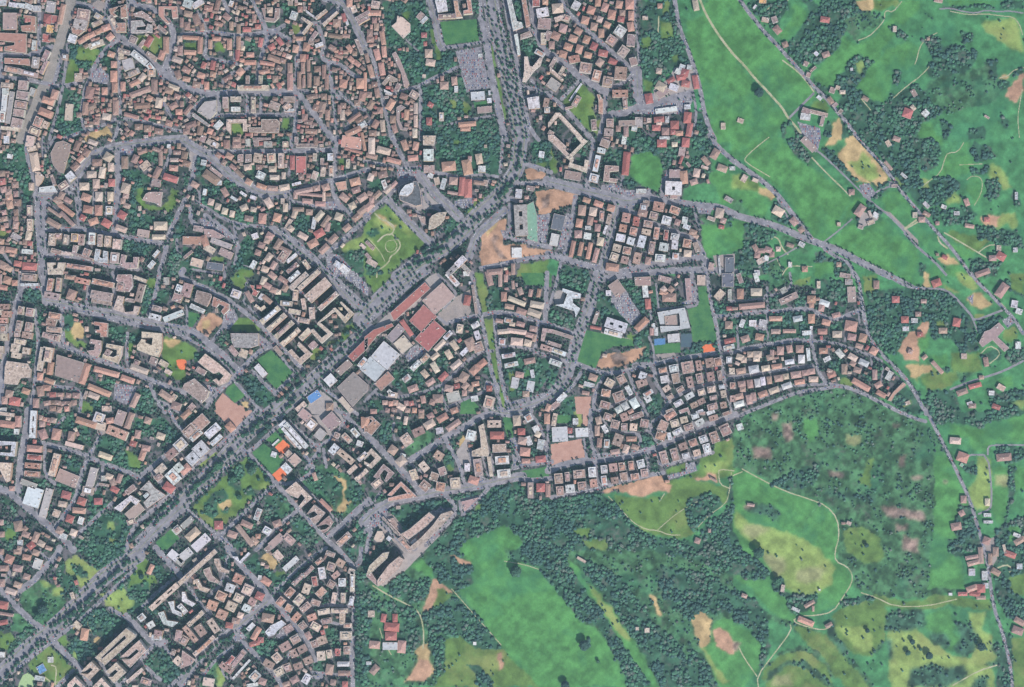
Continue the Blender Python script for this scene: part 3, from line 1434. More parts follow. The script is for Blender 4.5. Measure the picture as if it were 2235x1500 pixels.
Gy 1600 400 1660 280 1800 380 1850 540 1780 570 1720 500 1620 470
Gw 1580 480 1700 470 1760 580 1700 680 1580 680
Gw 1860 560 1940 600 1960 740 1880 720
Gm 1560 720 1900 720 1960 780 1700 800 1520 830
Gy 1760 840 1900 820 1930 980 1860 1000 1820 940 1700 1000 1700 880
Ge 1530 880 1600 850 1720 860 1700 980 1600 960 1530 920
Gw 1060 800 1250 780 1400 720 1500 860 1300 950 1100 960
Gw 950 780 1060 740 1060 960 1000 900
Gw 1480 960 1600 980 1700 1020 1900 1000 1990 1100 1990 1200 1700 1160 1500 1100
Gg 1200 1020 1400 1060 1620 1130 1500 1240 1460 1250 1140 1050
Gf 1160 1130 1440 1260 1440 1320 1370 1330 1260 1260 1160 1180
Gw 1400 1340 1500 1300 1600 1360 1750 1380 1700 1520 1440 1520
Gf 770 990 820 950 1000 1070 1060 1060 1080 1180 1140 1220 1010 1310 900 1180
Gf 950 1420 1000 1380 1160 1520 940 1520
Gt 1040 1320 1160 1260 1240 1340 1280 1400 1120 1380
Gf 1120 1400 1280 1400 1400 1520 1180 1520
Gw 860 1400 930 1380 920 1520 840 1520
rd 55 160 -20 420 260 540 420 640 560 820 780 980 960 1160 1150 1280 1300 1420 1500
rd 40 700 1050 860 1220 1020 1350 1150 1500
pt 22 1130 1040 1320 1150 1520 1270 1640 1340
pt 16 1500 1260 1600 1180 1700 1170 1720 1240
pt 26 700 1000 780 960 880 900
pt 26 1060 1090 1080 1150 1160 1210
pt 14 880 540 960 480 1090 390 1140 220 1170 170 1280 160 1340 60
pt 12 1380 460 1430 420 1520 430 1550 500 1530 620 1460 740
pt 10 1300 300 1540 290
w2 510 80 50 70 -20
P2 520 320 130 40 50
w2 690 420 80 40 40
c2 570 30 30 40 0
w2 1120 760 60 40 20
w2 1260 830 60 40 0
P2 1370 710 50 80 -20
P2 1400 970 100 40 10
P3 930 840 80 40 30
C2 960 870 80 40 40
P2 880 900 70 60 0
P2 1050 940 40 40 0
w2 930 740 80 40 45
R3 1740 1300 100 80 30
P3 1650 1320 80 60 0
c2 1720 1210 50 60 0
w2 1900 1230 50 50 0
w2 1910 640 30 80 0
P3 1540 1480 160 60 -20
R2 1130 1310 60 40 30
R2 1590 900 60 50 0
p2 800 850 40 40 0
P2 1050 1280 30 30 0
@ 0 600
rd 80 480 -20 480 100 500 300
rd 90 500 280 700 310 900 370 1100 400 1300 440 1550 500 1780 560 2020 600
rd 70 600 310 900 390 1200 470 1500 540 1900 620 2020 650
rd 70 240 -20 220 200 170 350 150 500 80 750 30 1000 0 1400
rd 65 660 320 680 600 640 740
rd 65 560 720 750 800 1000 900 1300 1010 1500 1090 1750 1190 2020 1290
rd 50 380 380 400 560 420 700 400 950 380 1180 330 1500
rd 55 1740 -20 1700 200 1620 430
rd 50 980 80 940 380
rd 50 1240 360 1250 150 1230 -20
rd 45 1390 640 1380 900 1400 980
rd 55 1640 1200 1700 1350 1800 1500
rd 45 420 1160 600 1220 900 1250 870 1500
rd 40 1480 1230 1400 1500
rd 50 1750 1380 2000 1520
rd 50 680 560 700 780
rd 30 0 290 180 300
Ga 220 40 280 80 480 100 480 180 300 150 220 160
Ga 1250 1180 1450 1210 1470 1280 1390 1420 1240 1360
Gw 260 150 480 150 480 260 380 310 260 280
Gw 380 560 440 560 400 980 340 980
Gw 390 380 480 420 490 520 420 540
Gw 700 430 800 420 800 540 720 640 700 560
Gg 700 620 800 600 820 700 950 760 940 820 780 750 680 700
Gw 1200 540 1400 560 1540 600 1480 760 1340 740 1180 720
Gg 1400 740 1480 720 1440 850 1380 960 1360 820
Gw 1540 100 1700 100 1620 400 1540 440
Gg 1600 30 1740 30 1700 160 1600 120
Gw 1700 160 1860 160 1840 300 1680 300
Gg 1800 660 1960 700 2020 760 2020 1180 1800 1100 1750 1000
Go 1925 930 1990 920 2020 930 2020 1040 1960 1030 1930 980
Gt 1790 720 1900 680 1980 720 1950 770 1850 800
Gw 1060 1130 1240 1150 1230 1280 1060 1200
Gg 880 1370 1020 1380 1020 1500 860 1520
Gw 1500 1240 1640 1240 1740 1480 1400 1520 1500 1340
Gw 180 1180 320 1190 280 1380 160 1330
Gw 0 230 140 250 130 330 0 330
Gw 1020 1340 1180 1340 1100 1520 1020 1480
Gw 1520 640 1580 580 1500 780
Gt 800 520 880 510 920 580 900 700 800 690 780 600
Gw 1620 490 1800 530 1900 610 1700 590 1620 550
P4 0 50 60 110 0
O4 90 60 80 80 20
O3 170 90 60 60 0
O3 40 140 100 50 10
P5 330 30 160 80 5
w3 330 110 190 30 0
O5 560 110 60 140 10
p5 650 110 50 150 5
p5 580 230 170 70 10
O5 780 30 120 50 8
O5 910 70 160 60 12
P4 790 220 90 110 20
O6 1140 95 240 60 12
p6 1120 230 230 90 10
p5 1120 300 220 40 10
qp6 1300 0 1450 0 1460 120 1420 190 1370 180 1360 80 1310 90 1280 60
p6 1330 140 90 90 10
c5 1540 50 140 40 20
p6 1540 200 70 200 15
qc6 1300 230 1370 240 1350 320 1380 410 1470 400 1480 340 1540 350 1510 440 1400 430 1250 380
p5 1430 280 100 40 10
p6 1380 260 60 40 0
p5 1720 370 100 60 15
w5 1700 460 130 60 15
w3 1900 450 230 60 -22
w5 1960 160 70 100 20
p5 1950 240 100 120 20
g2 1820 70 60 80 0
P5 60 350 110 60 0
C5 20 400 60 80 0
O5 80 430 100 70 0
O5 40 500 120 60 0
p5 50 590 80 100 0
c5 60 680 80 80 0
c5 20 820 60 80 0
P5 0 880 50 80 0
P5 240 390 60 90 10
P5 340 410 80 90 10
P5 280 440 100 40 10
P5 220 560 60 120 10
P5 330 570 80 100 10
P5 200 650 60 60 0
P5 310 660 110 70 10
C5 230 730 120 60 10
c5 180 800 90 90 10
c5 300 830 80 70 10
c5 190 880 100 60 10
qc5 90 940 320 970 350 1030 340 1120 230 1130 200 1200 60 1190 70 1000
O5 610 450 130 70 10
P5 570 520 110 80 10
P5 600 600 160 60 5
C5 580 560 10 10 0
p5 550 670 150 60 15
P5 630 690 60 80 10
c5 530 870 110 160 10
c5 465 920 60 260 10
y3 535 860 30 70 10
O4 560 1020 60 140 10
O4 450 1110 60 80 5
O4 550 1160 110 50 20
p3 1000 600 10 10 0
qo5 1040 510 1190 530 1180 680 1110 680 1110 640 1050 630 1050 600 1100 600 1100 560 1040 550
qp5 1000 700 1120 720 1120 830 1080 900 1000 880 960 830 1040 820 1050 760 990 750
p5 1040 1 10 10 0
qc6 1180 750 1350 780 1340 870 1300 970 1130 910 1140 860 1250 900 1290 880 1290 820 1170 790
p6 1190 850 60 70 30
qc6 1560 620 1780 640 1780 800 1740 900 1660 880 1510 820 1510 770 1560 700 1600 710 1600 740 1670 770 1680 690 1560 690
p4 1500 960 60 60 20
C4 1530 1030 200 60 20
p3 1680 940 80 80 20
c2 1790 970 100 60 30
c2 1840 1060 80 50 30
qp4 630 870 930 960 870 1180 610 1100
o4 935 1080 70 230 18
w1 700 980 30 30 0
O3 1170 1060 280 60 15
O3 1260 1090 100 60 20
O3 1400 1140 150 60 20
O3 1090 1260 260 60 22
C3 1030 1320 120 60 22
p3 940 1310 30 90 20
R3 1050 1000 80 50 20
P3 1480 1370 60 160 25
c3 1170 1460 100 60 0
P4 1820 1320 160 70 35
c4 1900 1350 50 100 30
P4 1930 1430 100 80 20
P3 110 1300 80 80 10
P3 60 1370 60 80 0
R3 170 1380 120 90 10
O3 290 1270 80 60 20
P3 450 1270 70 110 -10
P3 400 1400 60 100 0
w3 40 1470 80 40 0
n* 7 500 1240 780 1230 70 55
n* 7 560 1310 860 1320 65 50
n* 6 500 1400 840 1400 65 55
n* 5 560 1460 760 1470 60 55
n* 3 20 960 20 1160 50 50
@ 400 600
rd 150 2020 600 1750 830 1500 1060 1250 1300 1020 1520
rd 90 1500 -20 1700 150 1860 320 2020 460
rd 50 1560 -60 1760 120 1960 320 2020 380
rd 60 -20 20 150 100 350 200 480 260 560 330 720 440 900 610 1050 760 1180 900 1300 1030
rd 65 1000 760 850 820 740 920 640 1020 560 1120 480 1180 330 1330 260 1440
rd 80 -20 590 120 620 280 750 430 870 540 990 620 1060
rd 45 -20 660 200 770 400 920 530 1080
rd 45 450 550 350 680 300 760
rd 50 760 1050 900 1200 1020 1300
rd 50 1240 1060 1100 1200 1000 1300
rd 45 560 1160 700 1320 860 1500
rd 35 1040 850 1150 1000 1240 1080
rd 45 1020 310 1200 470 1260 540
rd 45 1240 160 1380 260 1440 400
rd 30 650 290 840 470
rd 30 690 90 660 300
rd 45 1380 1100 1550 1250 1750 1400 1900 1520
rd 40 40 340 40 570
Ga 0 1200 180 1180 420 1240 260 1400 60 1260
Ga 440 330 560 380 600 480 500 600 420 560 440 440
Ga 820 640 960 740 860 830 800 720
Gs 800 930 960 820 1200 1060 1020 1250 900 1130 930 1080
Ge 180 460 340 420 420 470 400 560 320 600 290 660 200 640 130 560
Gt 200 500 280 480 300 560 220 600
Gs 50 400 200 430 100 570 50 570
Gg 520 470 780 460 830 560 840 610 500 620 500 540
Gg 0 730 100 750 140 830 120 900 0 950
Go -20 920 30 930 40 990 -20 1040
Gw 640 1130 740 1080 900 1220 1000 1340 960 1430 860 1450 740 1300
Gs 480 1230 560 1180 620 1240 680 1320 560 1400 460 1290
Gr 430 1290 560 1400 660 1440 700 1520 360 1520 350 1400
Gt 620 1360 700 1370 740 1440 650 1440
Gg 500 20 660 20 720 80 660 160 560 120
Gw 150 30 400 60 400 140 300 120 160 80
Gw 360 680 480 640 480 760 400 760
Gw 130 830 240 850 180 900 150 960 100 940
Gw 1020 180 1180 200 1180 280 1000 280
Ga 1700 -20 1900 -20 2020 120 2020 240 1850 100
Gg 1680 700 1780 560 1860 520 1900 560 1740 720 1500 780
Gg 1400 780 1500 800 1480 900 1400 940
Gl 1380 1390 1500 1260 1680 1400 1760 1520 1300 1520
T 16 1900 550 1450 950 26
T 14 1960 640 1500 1040 24
T 8 1340 1050 1100 1260 26
T 10 1300 1180 1020 1400 26
T 7 1240 1340 1080 1500 26
T 12 430 920 560 1060 16
p5 50 170 100 150 15
qp5 160 170 310 210 320 240 270 350 130 290 140 240
qo5 340 240 510 320 510 380 450 440 420 400 460 350 400 320 370 360 320 340
w3 160 370 170 50 25
w3 0 400 50 120 0
w4 580 210 100 90 20
P4 730 240 50 130 -30
qr4 730 110 780 120 780 160 840 180 800 240 750 220 770 180
C3 880 70 60 90 20
P3 920 120 90 60 30
P3 990 170 80 60 20
C3 1040 190 60 50 0
P3 1120 140 60 90 30
P4 1100 60 120 50 35
P4 910 60 50 90 30
P4 980 10 90 60 40
P3 920 270 120 50 40
w3 860 240 50 70 30
qc4 800 320 850 360 890 330 910 360 860 400 780 350
c8 1270 70 250 55 -42
c8 960 440 260 55 -40
C8 1030 520 260 55 -42
c8 1110 600 260 50 -42
c8 1180 680 260 55 -42
c8 1340 650 150 60 -45
qc8 1480 520 1640 380 1660 400 1500 520 1640 640 1520 750 1390 610 1430 590 1520 690 1580 640 1470 540
qc8 1730 290 1870 420 1770 530 1640 370 1670 360 1770 460 1810 410 1720 310
c8 1480 170 300 110 -42
c8 1380 60 300 50 -42
c8 1590 290 270 50 -42
w8 1220 20 150 50 -42
C5 1230 225 55 120 5
C5 1320 320 45 120 -10
C5 1410 420 60 130 -5
c5 1130 315 130 55 5
c5 1220 405 130 55 10
c5 1320 500 130 55 12
qc7 1270 730 1400 850 1420 860 1290 980 1150 840 1190 810 1280 910 1340 860 1250 770
c6 1350 720 10 10 0
qg8 530 640 830 640 830 770 740 800 570 790 540 720
p4 1420 770 90 70 -42
w2 610 730 60 30 0
c2 660 860 90 90 20
p2 550 830 60 120 -40
qc5 250 860 400 970 530 1090 490 1170 400 1210 330 1150 370 1130 400 1160 450 1100 400 1060 340 1080 240 1010 170 950
p4 200 1050 110 60 30
qp5 20 1190 130 1130 290 1270 270 1340 210 1400 0 1240
w3 850 1045 150 70 48
w4 1610 1150 110 110 -42
p4 1760 1010 180 80 -42
p3 1040 830 50 120 -40
qm3 1680 1230 1860 1060 2020 1200 2020 1260 1850 1440 | square mauve roofed exhibition depot beside the boulevard
qr4 1800 890 1960 730 2020 680 2020 800 1860 950
w4 1960 960 60 120 40
u1 1430 1330 150 90 -35
c3 1290 1440 130 60 -40
P2 1600 1440 80 80 0
c3 1780 1420 60 200 -40
p3 90 1450 100 60 -45
p3 1880 1380 250 30 -42
@ 800 600
rd 180 560 -60 250 160 -60 480
rd 60 680 -40 460 110 250 320 60 480 -40 560
rd 55 900 520 1080 470 1250 440 1450 400 1650 440 1850 500 2020 550
rd 45 1430 790 1560 780 1720 790 1850 840 2020 900
rd 50 1870 520 1860 700 1830 850
rd 60 1970 -20 1960 200 1950 500
rd 55 1400 450 1410 640 1440 900 1480 1180 1540 1400 1560 1520
rd 55 1150 -20 1180 200 1240 420 1300 700 1350 1000 1400 1180 1480 1520
rd 40 1380 830 1200 860 1100 940 980 1060 880 1150 820 1200
rd 40 820 1200 600 1290 380 1330 200 1350 100 1280
rd 50 1520 1420 1750 1360 2020 1280
rd 90 1600 1480 1850 1400 2020 1320
rd 40 860 1460 1060 1360 1260 1290 1400 1200
rd 35 840 1190 830 1320 880 1480
rd 35 1440 1190 1430 1520
rd 35 780 0 950 160 980 220 850 360
rd 40 580 310 880 540
rd 35 350 500 640 790
rd 35 40 880 200 1060
rd 40 390 860 180 1080 90 1200
rd 40 -20 1380 110 1250
rd 35 940 620 1000 720 820 780 700 860
Gl 680 20 760 -20 830 80 640 280 300 500 180 620 -20 800 -20 660 280 380
Gp 780 430 960 250 1130 160 1140 400 1100 460 900 520 840 560
Ga 420 900 480 800 560 760 620 800 680 830 560 920 460 960
Gw 420 900 500 880 560 960 640 880 700 900 620 1000 480 980
Gg 1180 -20 1280 -20 1320 180 1320 400 1260 420 1220 200
Gg 1280 480 1380 490 1420 800 1450 1150 1520 1300 1560 1440 1540 1520 1480 1520 1400 1160 1340 800
Gs 1680 -20 2020 -20 2020 130 1740 110
Gw 1320 110 1500 150 1540 260 1520 380 1320 400
Gw 300 1050 600 980 640 1200 400 1280 260 1180
Gw 760 900 880 900 900 980 820 1010 740 960
Gw 660 1260 830 1230 800 1340 660 1340
Gs 1030 1390 1140 1350 1230 1440 1200 1520 1020 1520
Gw 1460 840 1960 900 2000 1060 1900 1240 1740 1320 1560 1360 1500 1000
Gg 1560 1060 1640 1060 1600 1280 1560 1280
Gs 1740 1040 1780 1040 1780 1110 1720 1110
Gw 1080 680 1130 640 1200 850 1140 860
Gw 40 1350 160 1360 160 1480 40 1500
Gg -20 -20 320 -20 80 200 -20 60
Gw 940 400 1040 420 1160 410 1130 440 980 430
Ga 1300 1150 1400 1180 1380 1260 1280 1260
Gw 1280 1000 1380 1010 1360 1120 1240 1060
Gw 860 960 900 1180 860 1200 800 1020
Gw 820 1340 900 1360 880 1440 800 1400
qr4 300 500 260 420 640 80 700 150 320 495
qr4 -20 680 80 600 280 530 300 560 120 660 -20 840
r4 620 480 240 200 -48
r4 700 660 300 200 -48
r4 440 580 50 200 -35
p4 790 260 300 210 -42
m3 320 640 200 100 -48
c4 400 760 150 150 -40
w4 210 880 230 220 40
w4 70 1030 220 180 40
o4 200 1160 200 110 -42
w4 -30 1200 140 160 40
w5 940 50 60 180 -42
w5 1070 30 190 60 -42
R3 1100 280 70 110 10
p3 1180 270 30 320 -8
w1 1130 90 30 30 0
P2 1340 40 60 160 -15
R2 1400 20 60 100 0
P2 1460 40 40 180 0
P2 1520 40 40 80 0
P2 1600 110 30 90 -5
P3 1680 180 50 80 -20
O3 1500 240 60 100 0
P3 1790 200 40 80 10
O3 1880 200 40 90 10
O3 1950 210 50 140 10
C4 1640 290 200 50 22
C4 1860 330 150 70 10
P4 1560 350 100 50 10
P4 1690 400 110 60 20
C4 1830 420 150 70 20
P4 1140 760 100 140 -25
W5 1190 550 90 60 -30
W5 1170 530 60 90 10
W5 1210 660 60 100 -20
W5 1210 650 90 40 20
C5 1020 590 70 100 10
C5 1000 560 60 50 30
w4 890 660 110 50 -45
C4 800 770 150 50 -45
C4 960 770 60 110 -35
w4 1070 840 100 50 -45
C4 900 870 60 100 -30
C4 920 900 70 50 20
P5 1220 790 110 110 -20
c4 640 910 110 60 -45
w4 540 990 130 60 -45
C4 750 890 100 50 -40
C4 750 1010 60 120 -30
C4 640 1080 60 90 -40
C4 980 980 130 60 -40
w4 440 1130 90 60 -40
P4 700 1170 100 60 -35
R4 840 1110 110 60 -45
P4 510 1240 110 70 -20
c4 500 1260 70 50 -10
w4 260 1280 60 40 40
c4 290 1310 100 60 10
P4 1060 1120 90 110 30
O4 1180 1040 100 80 -45
O4 1260 970 110 70 -40
P4 900 1240 90 70 10
O4 1190 1190 80 50 -10
P4 1080 1210 60 80 40
P4 1140 1240 50 60 10
c3 1080 1140 60 60 0
g2 950 1330 140 110 -15
P3 1070 1290 50 60 0
R2 1340 1240 60 60 0
w3 1180 1350 80 60 -10
c5 1340 1390 110 130 15
O3 960 1480 80 60 -20
P3 780 1350 110 90 0
P4 720 1390 60 60 20
P3 620 1360 50 80 -10
P4 1450 505 80 40 10
w4 1550 500 90 50 10
P4 1680 540 90 50 15
C4 1590 540 60 40 10
P4 1820 590 80 60 10
C4 1500 620 140 50 -5
C4 1640 620 210 50 8
P4 1780 660 90 50 15
w4 1480 730 70 70 5
C4 1640 730 130 80 5
C4 1760 745 80 70 15
P4 1830 690 40 80 10
qp5 1920 580 2040 600 2040 640 1960 630 1940 730 1900 720
P5 1960 800 130 60 18
w5 1550 880 150 50 -10
w5 1580 980 150 50 -12
P4 1780 940 120 60 -10
P3 1670 1090 90 60 10
w1 1620 1180 80 120 10
w1 1790 1220 80 120 10
P2 1740 1300 70 60 0
w2 1810 1080 40 90 -10
w2 1975 740 40 40 0
O3 1980 1450 50 80 20
C3 380 1440 90 60 30
O3 410 1430 60 80 20
P3 80 1490 70 50 0
P3 600 1490 60 40 0
n* 6 180 1400 520 1400 55 50
n* 5 200 1470 560 1480 55 50
n* 4 980 1140 1000 1260 55 50
n* 4 1280 960 1120 1080 60 50
n* 2 340 780 430 720 50 50
@ 1200 600
rd 130 540 -20 480 150 430 350 330 600 270 800 230 950 180 1120 60 1280 -40 1370
rd 75 2020 -40 1500 -60 800 0 500 60
rd 60 270 960 420 1020 600 1080 800 1060 960 1010 1150 970 1400 910 1650 880 1850 850 2020 840
rd 25 890 1020 910 960 1040 970 1160 940
rd 50 1720 -20 1740 200 1780 400 1830 600 1860 850 1900 1100 1950 1350 2000 1520
rd 50 600 1090 520 1220 480 1350 480 1520
rd 50 480 1500 700 1420 940 1310
rd 45 860 1060 900 1180 940 1310 1010 1400 1060 1520
rd 45 1130 1000 1150 1160 1230 1300 1280 1400
rd 50 1230 1500 1300 1370 1500 1260 1700 1200 1900 1150 2020 1110
rd 50 -40 520 120 580 250 640
rd 50 -20 870 120 930 220 950
rd 30 470 560 530 400
rd 35 1190 380 1500 350 1620 330 1600 180 1560 0
rd 25 1160 100 1190 380
rd 30 1100 400 1110 500 950 630
rd 25 1080 680 1130 780 1140 940
rd 40 -20 380 60 140 100 -20
rd 50 340 1070 240 1230 60 1400 -20 1450
rd 45 1800 450 1900 450 2020 430
rd 25 620 1260 780 1210
rd 25 1180 1030 1500 960
rd 40 1160 1070 1300 1090 1900 970
rd 30 1280 1200 1480 1050
rd 25 1690 920 1720 1190
Ga 690 180 760 90 840 180 920 320 1010 440 900 560 760 420 660 280
Gl 40 180 180 160 150 330 60 340
Ga 1420 310 1620 330 1600 200 1560 -20 1530 -20 1540 260
Gp 560 620 880 700 880 730 560 640
Gw 100 -20 430 -20 430 180 280 200 140 140 60 60
Gw -20 360 240 440 270 560 240 600 60 560 -20 510
Gw 500 180 600 180 700 350 900 540 860 570 620 490 480 450 500 340
Gw 740 80 930 40 980 180 1050 400 1020 450 920 300 820 150
Gw 1100 130 1200 130 1200 330 1110 400
Gs 1620 130 1720 120 1790 480 1830 700 1800 740 1700 720 1560 740 1540 560 1500 380 1620 340
Gw 1550 740 1700 720 1820 700 1840 840 1500 880 1420 820 1560 800
Gs 390 600 900 710 920 780 700 780 620 820 560 860 500 1020 280 960 330 750
Gg 860 640 930 640 900 720 850 700
Gw 920 640 1080 560 1080 860 1120 920 900 950 1000 900 1040 800 920 760
Gt 560 680 610 680 600 800 560 870 540 860
Ge 520 900 620 860 840 850 980 780 1050 790 960 920 900 960 720 1010 640 1020 520 990
Gs 1140 760 1420 740 1430 850 1140 860
Gd 1430 640 1550 640 1550 790 1430 790
Gb 1140 700 1260 690 1260 760 1140 770
Go 1660 790 1700 760 1790 750 1810 840 1680 850
Gp 1150 870 1360 850 1380 880 1200 920
Gw 1110 1300 1210 1270 1240 1380 1200 1500 1080 1500
Gw -20 1020 90 1030 60 1160 -20 1240
Gw 340 1080 520 1100 600 1100 500 1200 340 1250
Gw 1800 470 2020 480 2020 640 1840 640
Gw 1880 60 2020 80 2020 140 1880 160
Gc 270 1330 450 1330 440 1520 290 1520
Gy 290 1360 380 1370 380 1520 270 1520
Gw 160 1340 280 1300 280 1520 100 1520
Gw 1800 320 1900 320 1990 430 1800 430
T 12 230 950 330 620 14
T 12 440 300 500 80 14
qw5 140 150 340 210 330 260 250 260 250 310 330 370 280 470 270 400 60 330 150 320 190 210 130 180
p4 730 150 130 160 -35
w3 640 200 60 60 0
w5 720 550 240 110 18
w4 690 640 200 60 15
p3 500 470 40 140 20
r2 500 580 120 30 10
O4 1000 540 70 170 45
w3 1040 180 60 140 -5
r3 1070 320 60 110 -5
qp4 920 30 1100 20 1100 120 930 120
p3 1250 50 140 60 15
O3 1240 200 90 50 20
P3 1300 250 150 90 0
P3 1320 160 60 60 40
C3 1240 160 60 60 -40
p4 1510 160 60 240 -5
c2 1650 60 90 110 0
qw3 1170 410 1470 360 1530 580 1210 630 1200 560 1420 560 1410 420 1240 450 1250 540 1200 540
p2 1320 500 130 110 -8
w2 1130 560 40 60 -10
P3 1110 620 40 80 0
w2 1160 620 40 90 0
w2 1350 690 130 90 -5
R3 1960 370 70 40 0
c3 1850 220 110 80 -50
g3 1960 220 40 120 0
b3 1940 60 130 150 0
P3 1950 550 80 80 0
R4 1960 720 120 50 -12
w4 1950 790 120 50 -12
p4 130 650 260 40 18
p4 50 760 150 40 18
w4 90 840 180 50 20
w4 60 960 140 60 20
P4 470 1120 90 70 20
w2 430 1200 120 50 15
P3 390 1290 80 40 10
w4 130 1340 120 60 -45
p3 50 1430 120 60 -40
w4 240 1210 160 30 -65
o3 20 1470 60 50 0
C5 650 1180 100 90 30
P5 780 1140 90 100 -30
O5 610 1290 100 80 10
P5 750 1330 120 110 -20
w5 860 1260 50 110 -30
P5 600 1420 110 80 15
w5 1010 1100 80 80 20
P5 1000 1180 120 80 -20
C5 980 1140 80 60 30
w5 1070 1290 110 50 -30
w5 1065 1350 70 80 -30
W4 920 1400 80 110 -30
W4 820 1430 70 80 -30
W4 750 1470 70 70 -30
O4 880 1490 60 40 -30
O5 1230 1040 90 60 -10
W5 1350 1020 100 80 -10
P5 1500 1010 130 130 -10
P5 1620 990 60 110 -10
P5 1740 960 90 100 -10
O5 1830 950 80 90 -10
W5 1250 1140 90 80 -10
P5 1370 1130 80 110 -12
P5 1525 1170 70 120 -12
P5 1630 1130 70 110 -12
P5 1750 1110 80 100 -10
P5 1850 1100 50 110 -10
C5 1270 1240 80 60 -35
P5 1420 1250 80 60 -30
P5 1310 1330 70 60 -30
W5 1520 1320 100 60 -30
C5 1650 1280 80 70 -15
C5 1760 1250 90 70 -10
C5 1890 1300 60 80 -10
W5 1870 1220 60 50 -10
P5 1780 1340 80 50 -10
P5 1650 1380 80 60 -25
P5 1570 1420 80 60 -25
W5 1400 1400 100 60 -30
P5 1890 1420 70 70 -10
P5 1770 1440 110 70 -15
P5 1460 1480 110 40 -20
W5 1630 1490 80 30 -20
W5 1950 930 60 70 0
C5 1980 1050 60 70 0
O5 1990 1210 60 70 0
P5 1990 1350 60 70 0
P5 1300 1480 80 30 -20
@ 1600 600
rd 60 -20 450 200 410 450 400 700 370 850 380 950 430 1060 490 1160 480 1300 420 1410 370
rd 60 1300 -20 1370 60 1400 250 1440 500 1490 700 1620 870 1780 1020 1900 1150 2000 1300
rd 60 -20 850 200 790 450 750 650 710 860 720
rd 50 -20 1130 250 1080 600 1020 880 990
rd 60 850 620 860 760 890 900 940 1080 1020 1180
rd 65 1000 1180 1100 1210 1220 1220 1400 1280 1600 1390 1850 1510
rd 60 1100 1220 950 1250 750 1270 600 1320 400 1400 200 1480 60 1540
rd 50 1060 1190 850 1200 600 1210 300 1350 0 1470
rd 45 880 720 1100 740 1250 790 1450 860 1620 940
rd 35 1510 920 1520 1050
rd 35 1640 1000 1620 1160
rd 40 370 140 380 390
rd 40 350 230 450 220 560 200 640 120 620 -20
rd 30 40 560 60 800
rd 35 780 380 800 290
rd 30 1370 400 1380 520
rd 40 1680 -20 1850 60 2020 160
rd 30 -20 290 340 260
rd 30 120 1150 150 1440
rd 30 370 420 380 700
rd 30 1220 720 1240 640
Ga 200 540 300 480 380 600 280 620
Gw 400 260 500 220 620 380 420 390
Gw 1040 560 1220 480 1200 600 1060 600
Gw 700 200 800 230 780 350 650 360
Gw 900 50 1200 80 1250 300 1080 280 900 220
Gw 1000 1000 1180 900 1180 1060 1280 1160 1160 1180 1120 1060
Gw 1500 980 1620 1000 1600 1120 1520 1060
Gw 1080 340 1240 330 1200 420 1060 440
Gw 900 300 960 280 940 380 880 360
Gk 380 0 620 0 620 80 500 140 380 180
Gg 660 60 850 30 820 100 680 120
Gg 1420 0 1560 0 1520 200 1440 200
Gw 1450 200 2020 100 2020 680 1860 740 1780 860 1660 840 1500 680
Gw 1400 1060 1500 1080 1540 1160 1460 1160
Gg 1180 1130 1300 1130 1290 1200 1180 1200
Gk 200 1500 600 1330 1100 1240 1240 1240 1500 1360 1800 1520
Gw 1740 1280 1900 1220 1980 1400 1960 1520 1860 1480 1720 1400
Gf 1720 -20 2020 -20 2020 130
Ge 1850 700 1960 600 2020 620 2020 940 1880 900 1820 800
Gt 1880 1000 2020 970 2020 1150 1950 1100
Gy 1960 980 2020 980 2020 1200
Gw 0 90 180 100 180 140 20 150
Gw 0 470 400 430 400 720 0 780
Gw 400 420 860 400 850 700 400 720
Gw 380 780 460 800 420 960 360 920
p3 70 40 50 110 -20
w3 250 30 50 100 -15
O3 75 210 70 110 0
C3 250 190 120 80 0
P4 200 340 280 60 -5
P4 15 370 60 30 0
p4 600 260 210 70 -25
g2 550 170 70 60 -30
O3 850 270 90 80 0
O3 850 330 50 60 0
W3 990 310 110 60 20
P3 960 360 60 80 10
p2 1220 10 120 50 10
g2 1260 80 80 60 0
p2 1290 215 90 170 -3
c2 930 110 40 80 0
w3 95 530 50 90 20
w3 210 530 80 70 0
w3 320 530 80 80 10
O3 460 480 140 50 0
W3 700 480 100 60 -10
C3 700 510 50 60 0
O3 850 480 70 100 0
O3 1010 520 90 60 15
P3 1120 440 90 50 -15
O3 1280 560 130 110 10
P3 610 615 140 40 0
w3 800 635 100 50 -5
O3 970 620 100 60 0
C3 1130 650 100 70 0
P3 1290 680 90 70 10
O3 1410 690 80 90 15
w2 850 580 30 40 0
O3 285 680 90 70 10
P3 130 700 90 70 -20
C3 140 740 50 60 0
P3 15 690 50 70 0
P3 460 620 100 50 0
P4 510 830 70 90 0
P4 610 810 60 80 -10
P4 720 810 80 80 0
w4 815 870 40 140 -5
W4 740 920 70 90 0
W4 610 950 100 50 -8
P4 400 900 80 60 -15
P4 420 850 40 60 0
C4 260 870 90 70 0
C4 70 900 80 60 20
C4 110 930 60 60 0
C4 180 870 60 60 0
C4 250 920 70 50 0
O4 470 1000 110 50 -8
C4 350 1020 90 60 -10
W4 220 1030 110 80 -10
P4 80 1050 100 60 -10
O3 980 830 90 60 0
w3 1020 920 80 50 -25
W3 1160 860 60 100 -40
P3 1210 1030 60 110 0
C3 1300 900 100 60 30
W3 1420 960 110 60 25
P3 1300 970 60 50 30
P3 1350 1040 80 60 20
C3 1360 1080 40 60 0
P3 1540 1090 50 110 0
w3 1700 1100 60 100 30
O3 1070 1090 90 60 -20
P3 1050 1050 60 40 20
O3 1530 830 80 80 30
P3 1370 780 80 50 20
P4 680 1090 110 70 -8
P4 780 1070 70 60 -8
P4 850 1055 70 60 -8
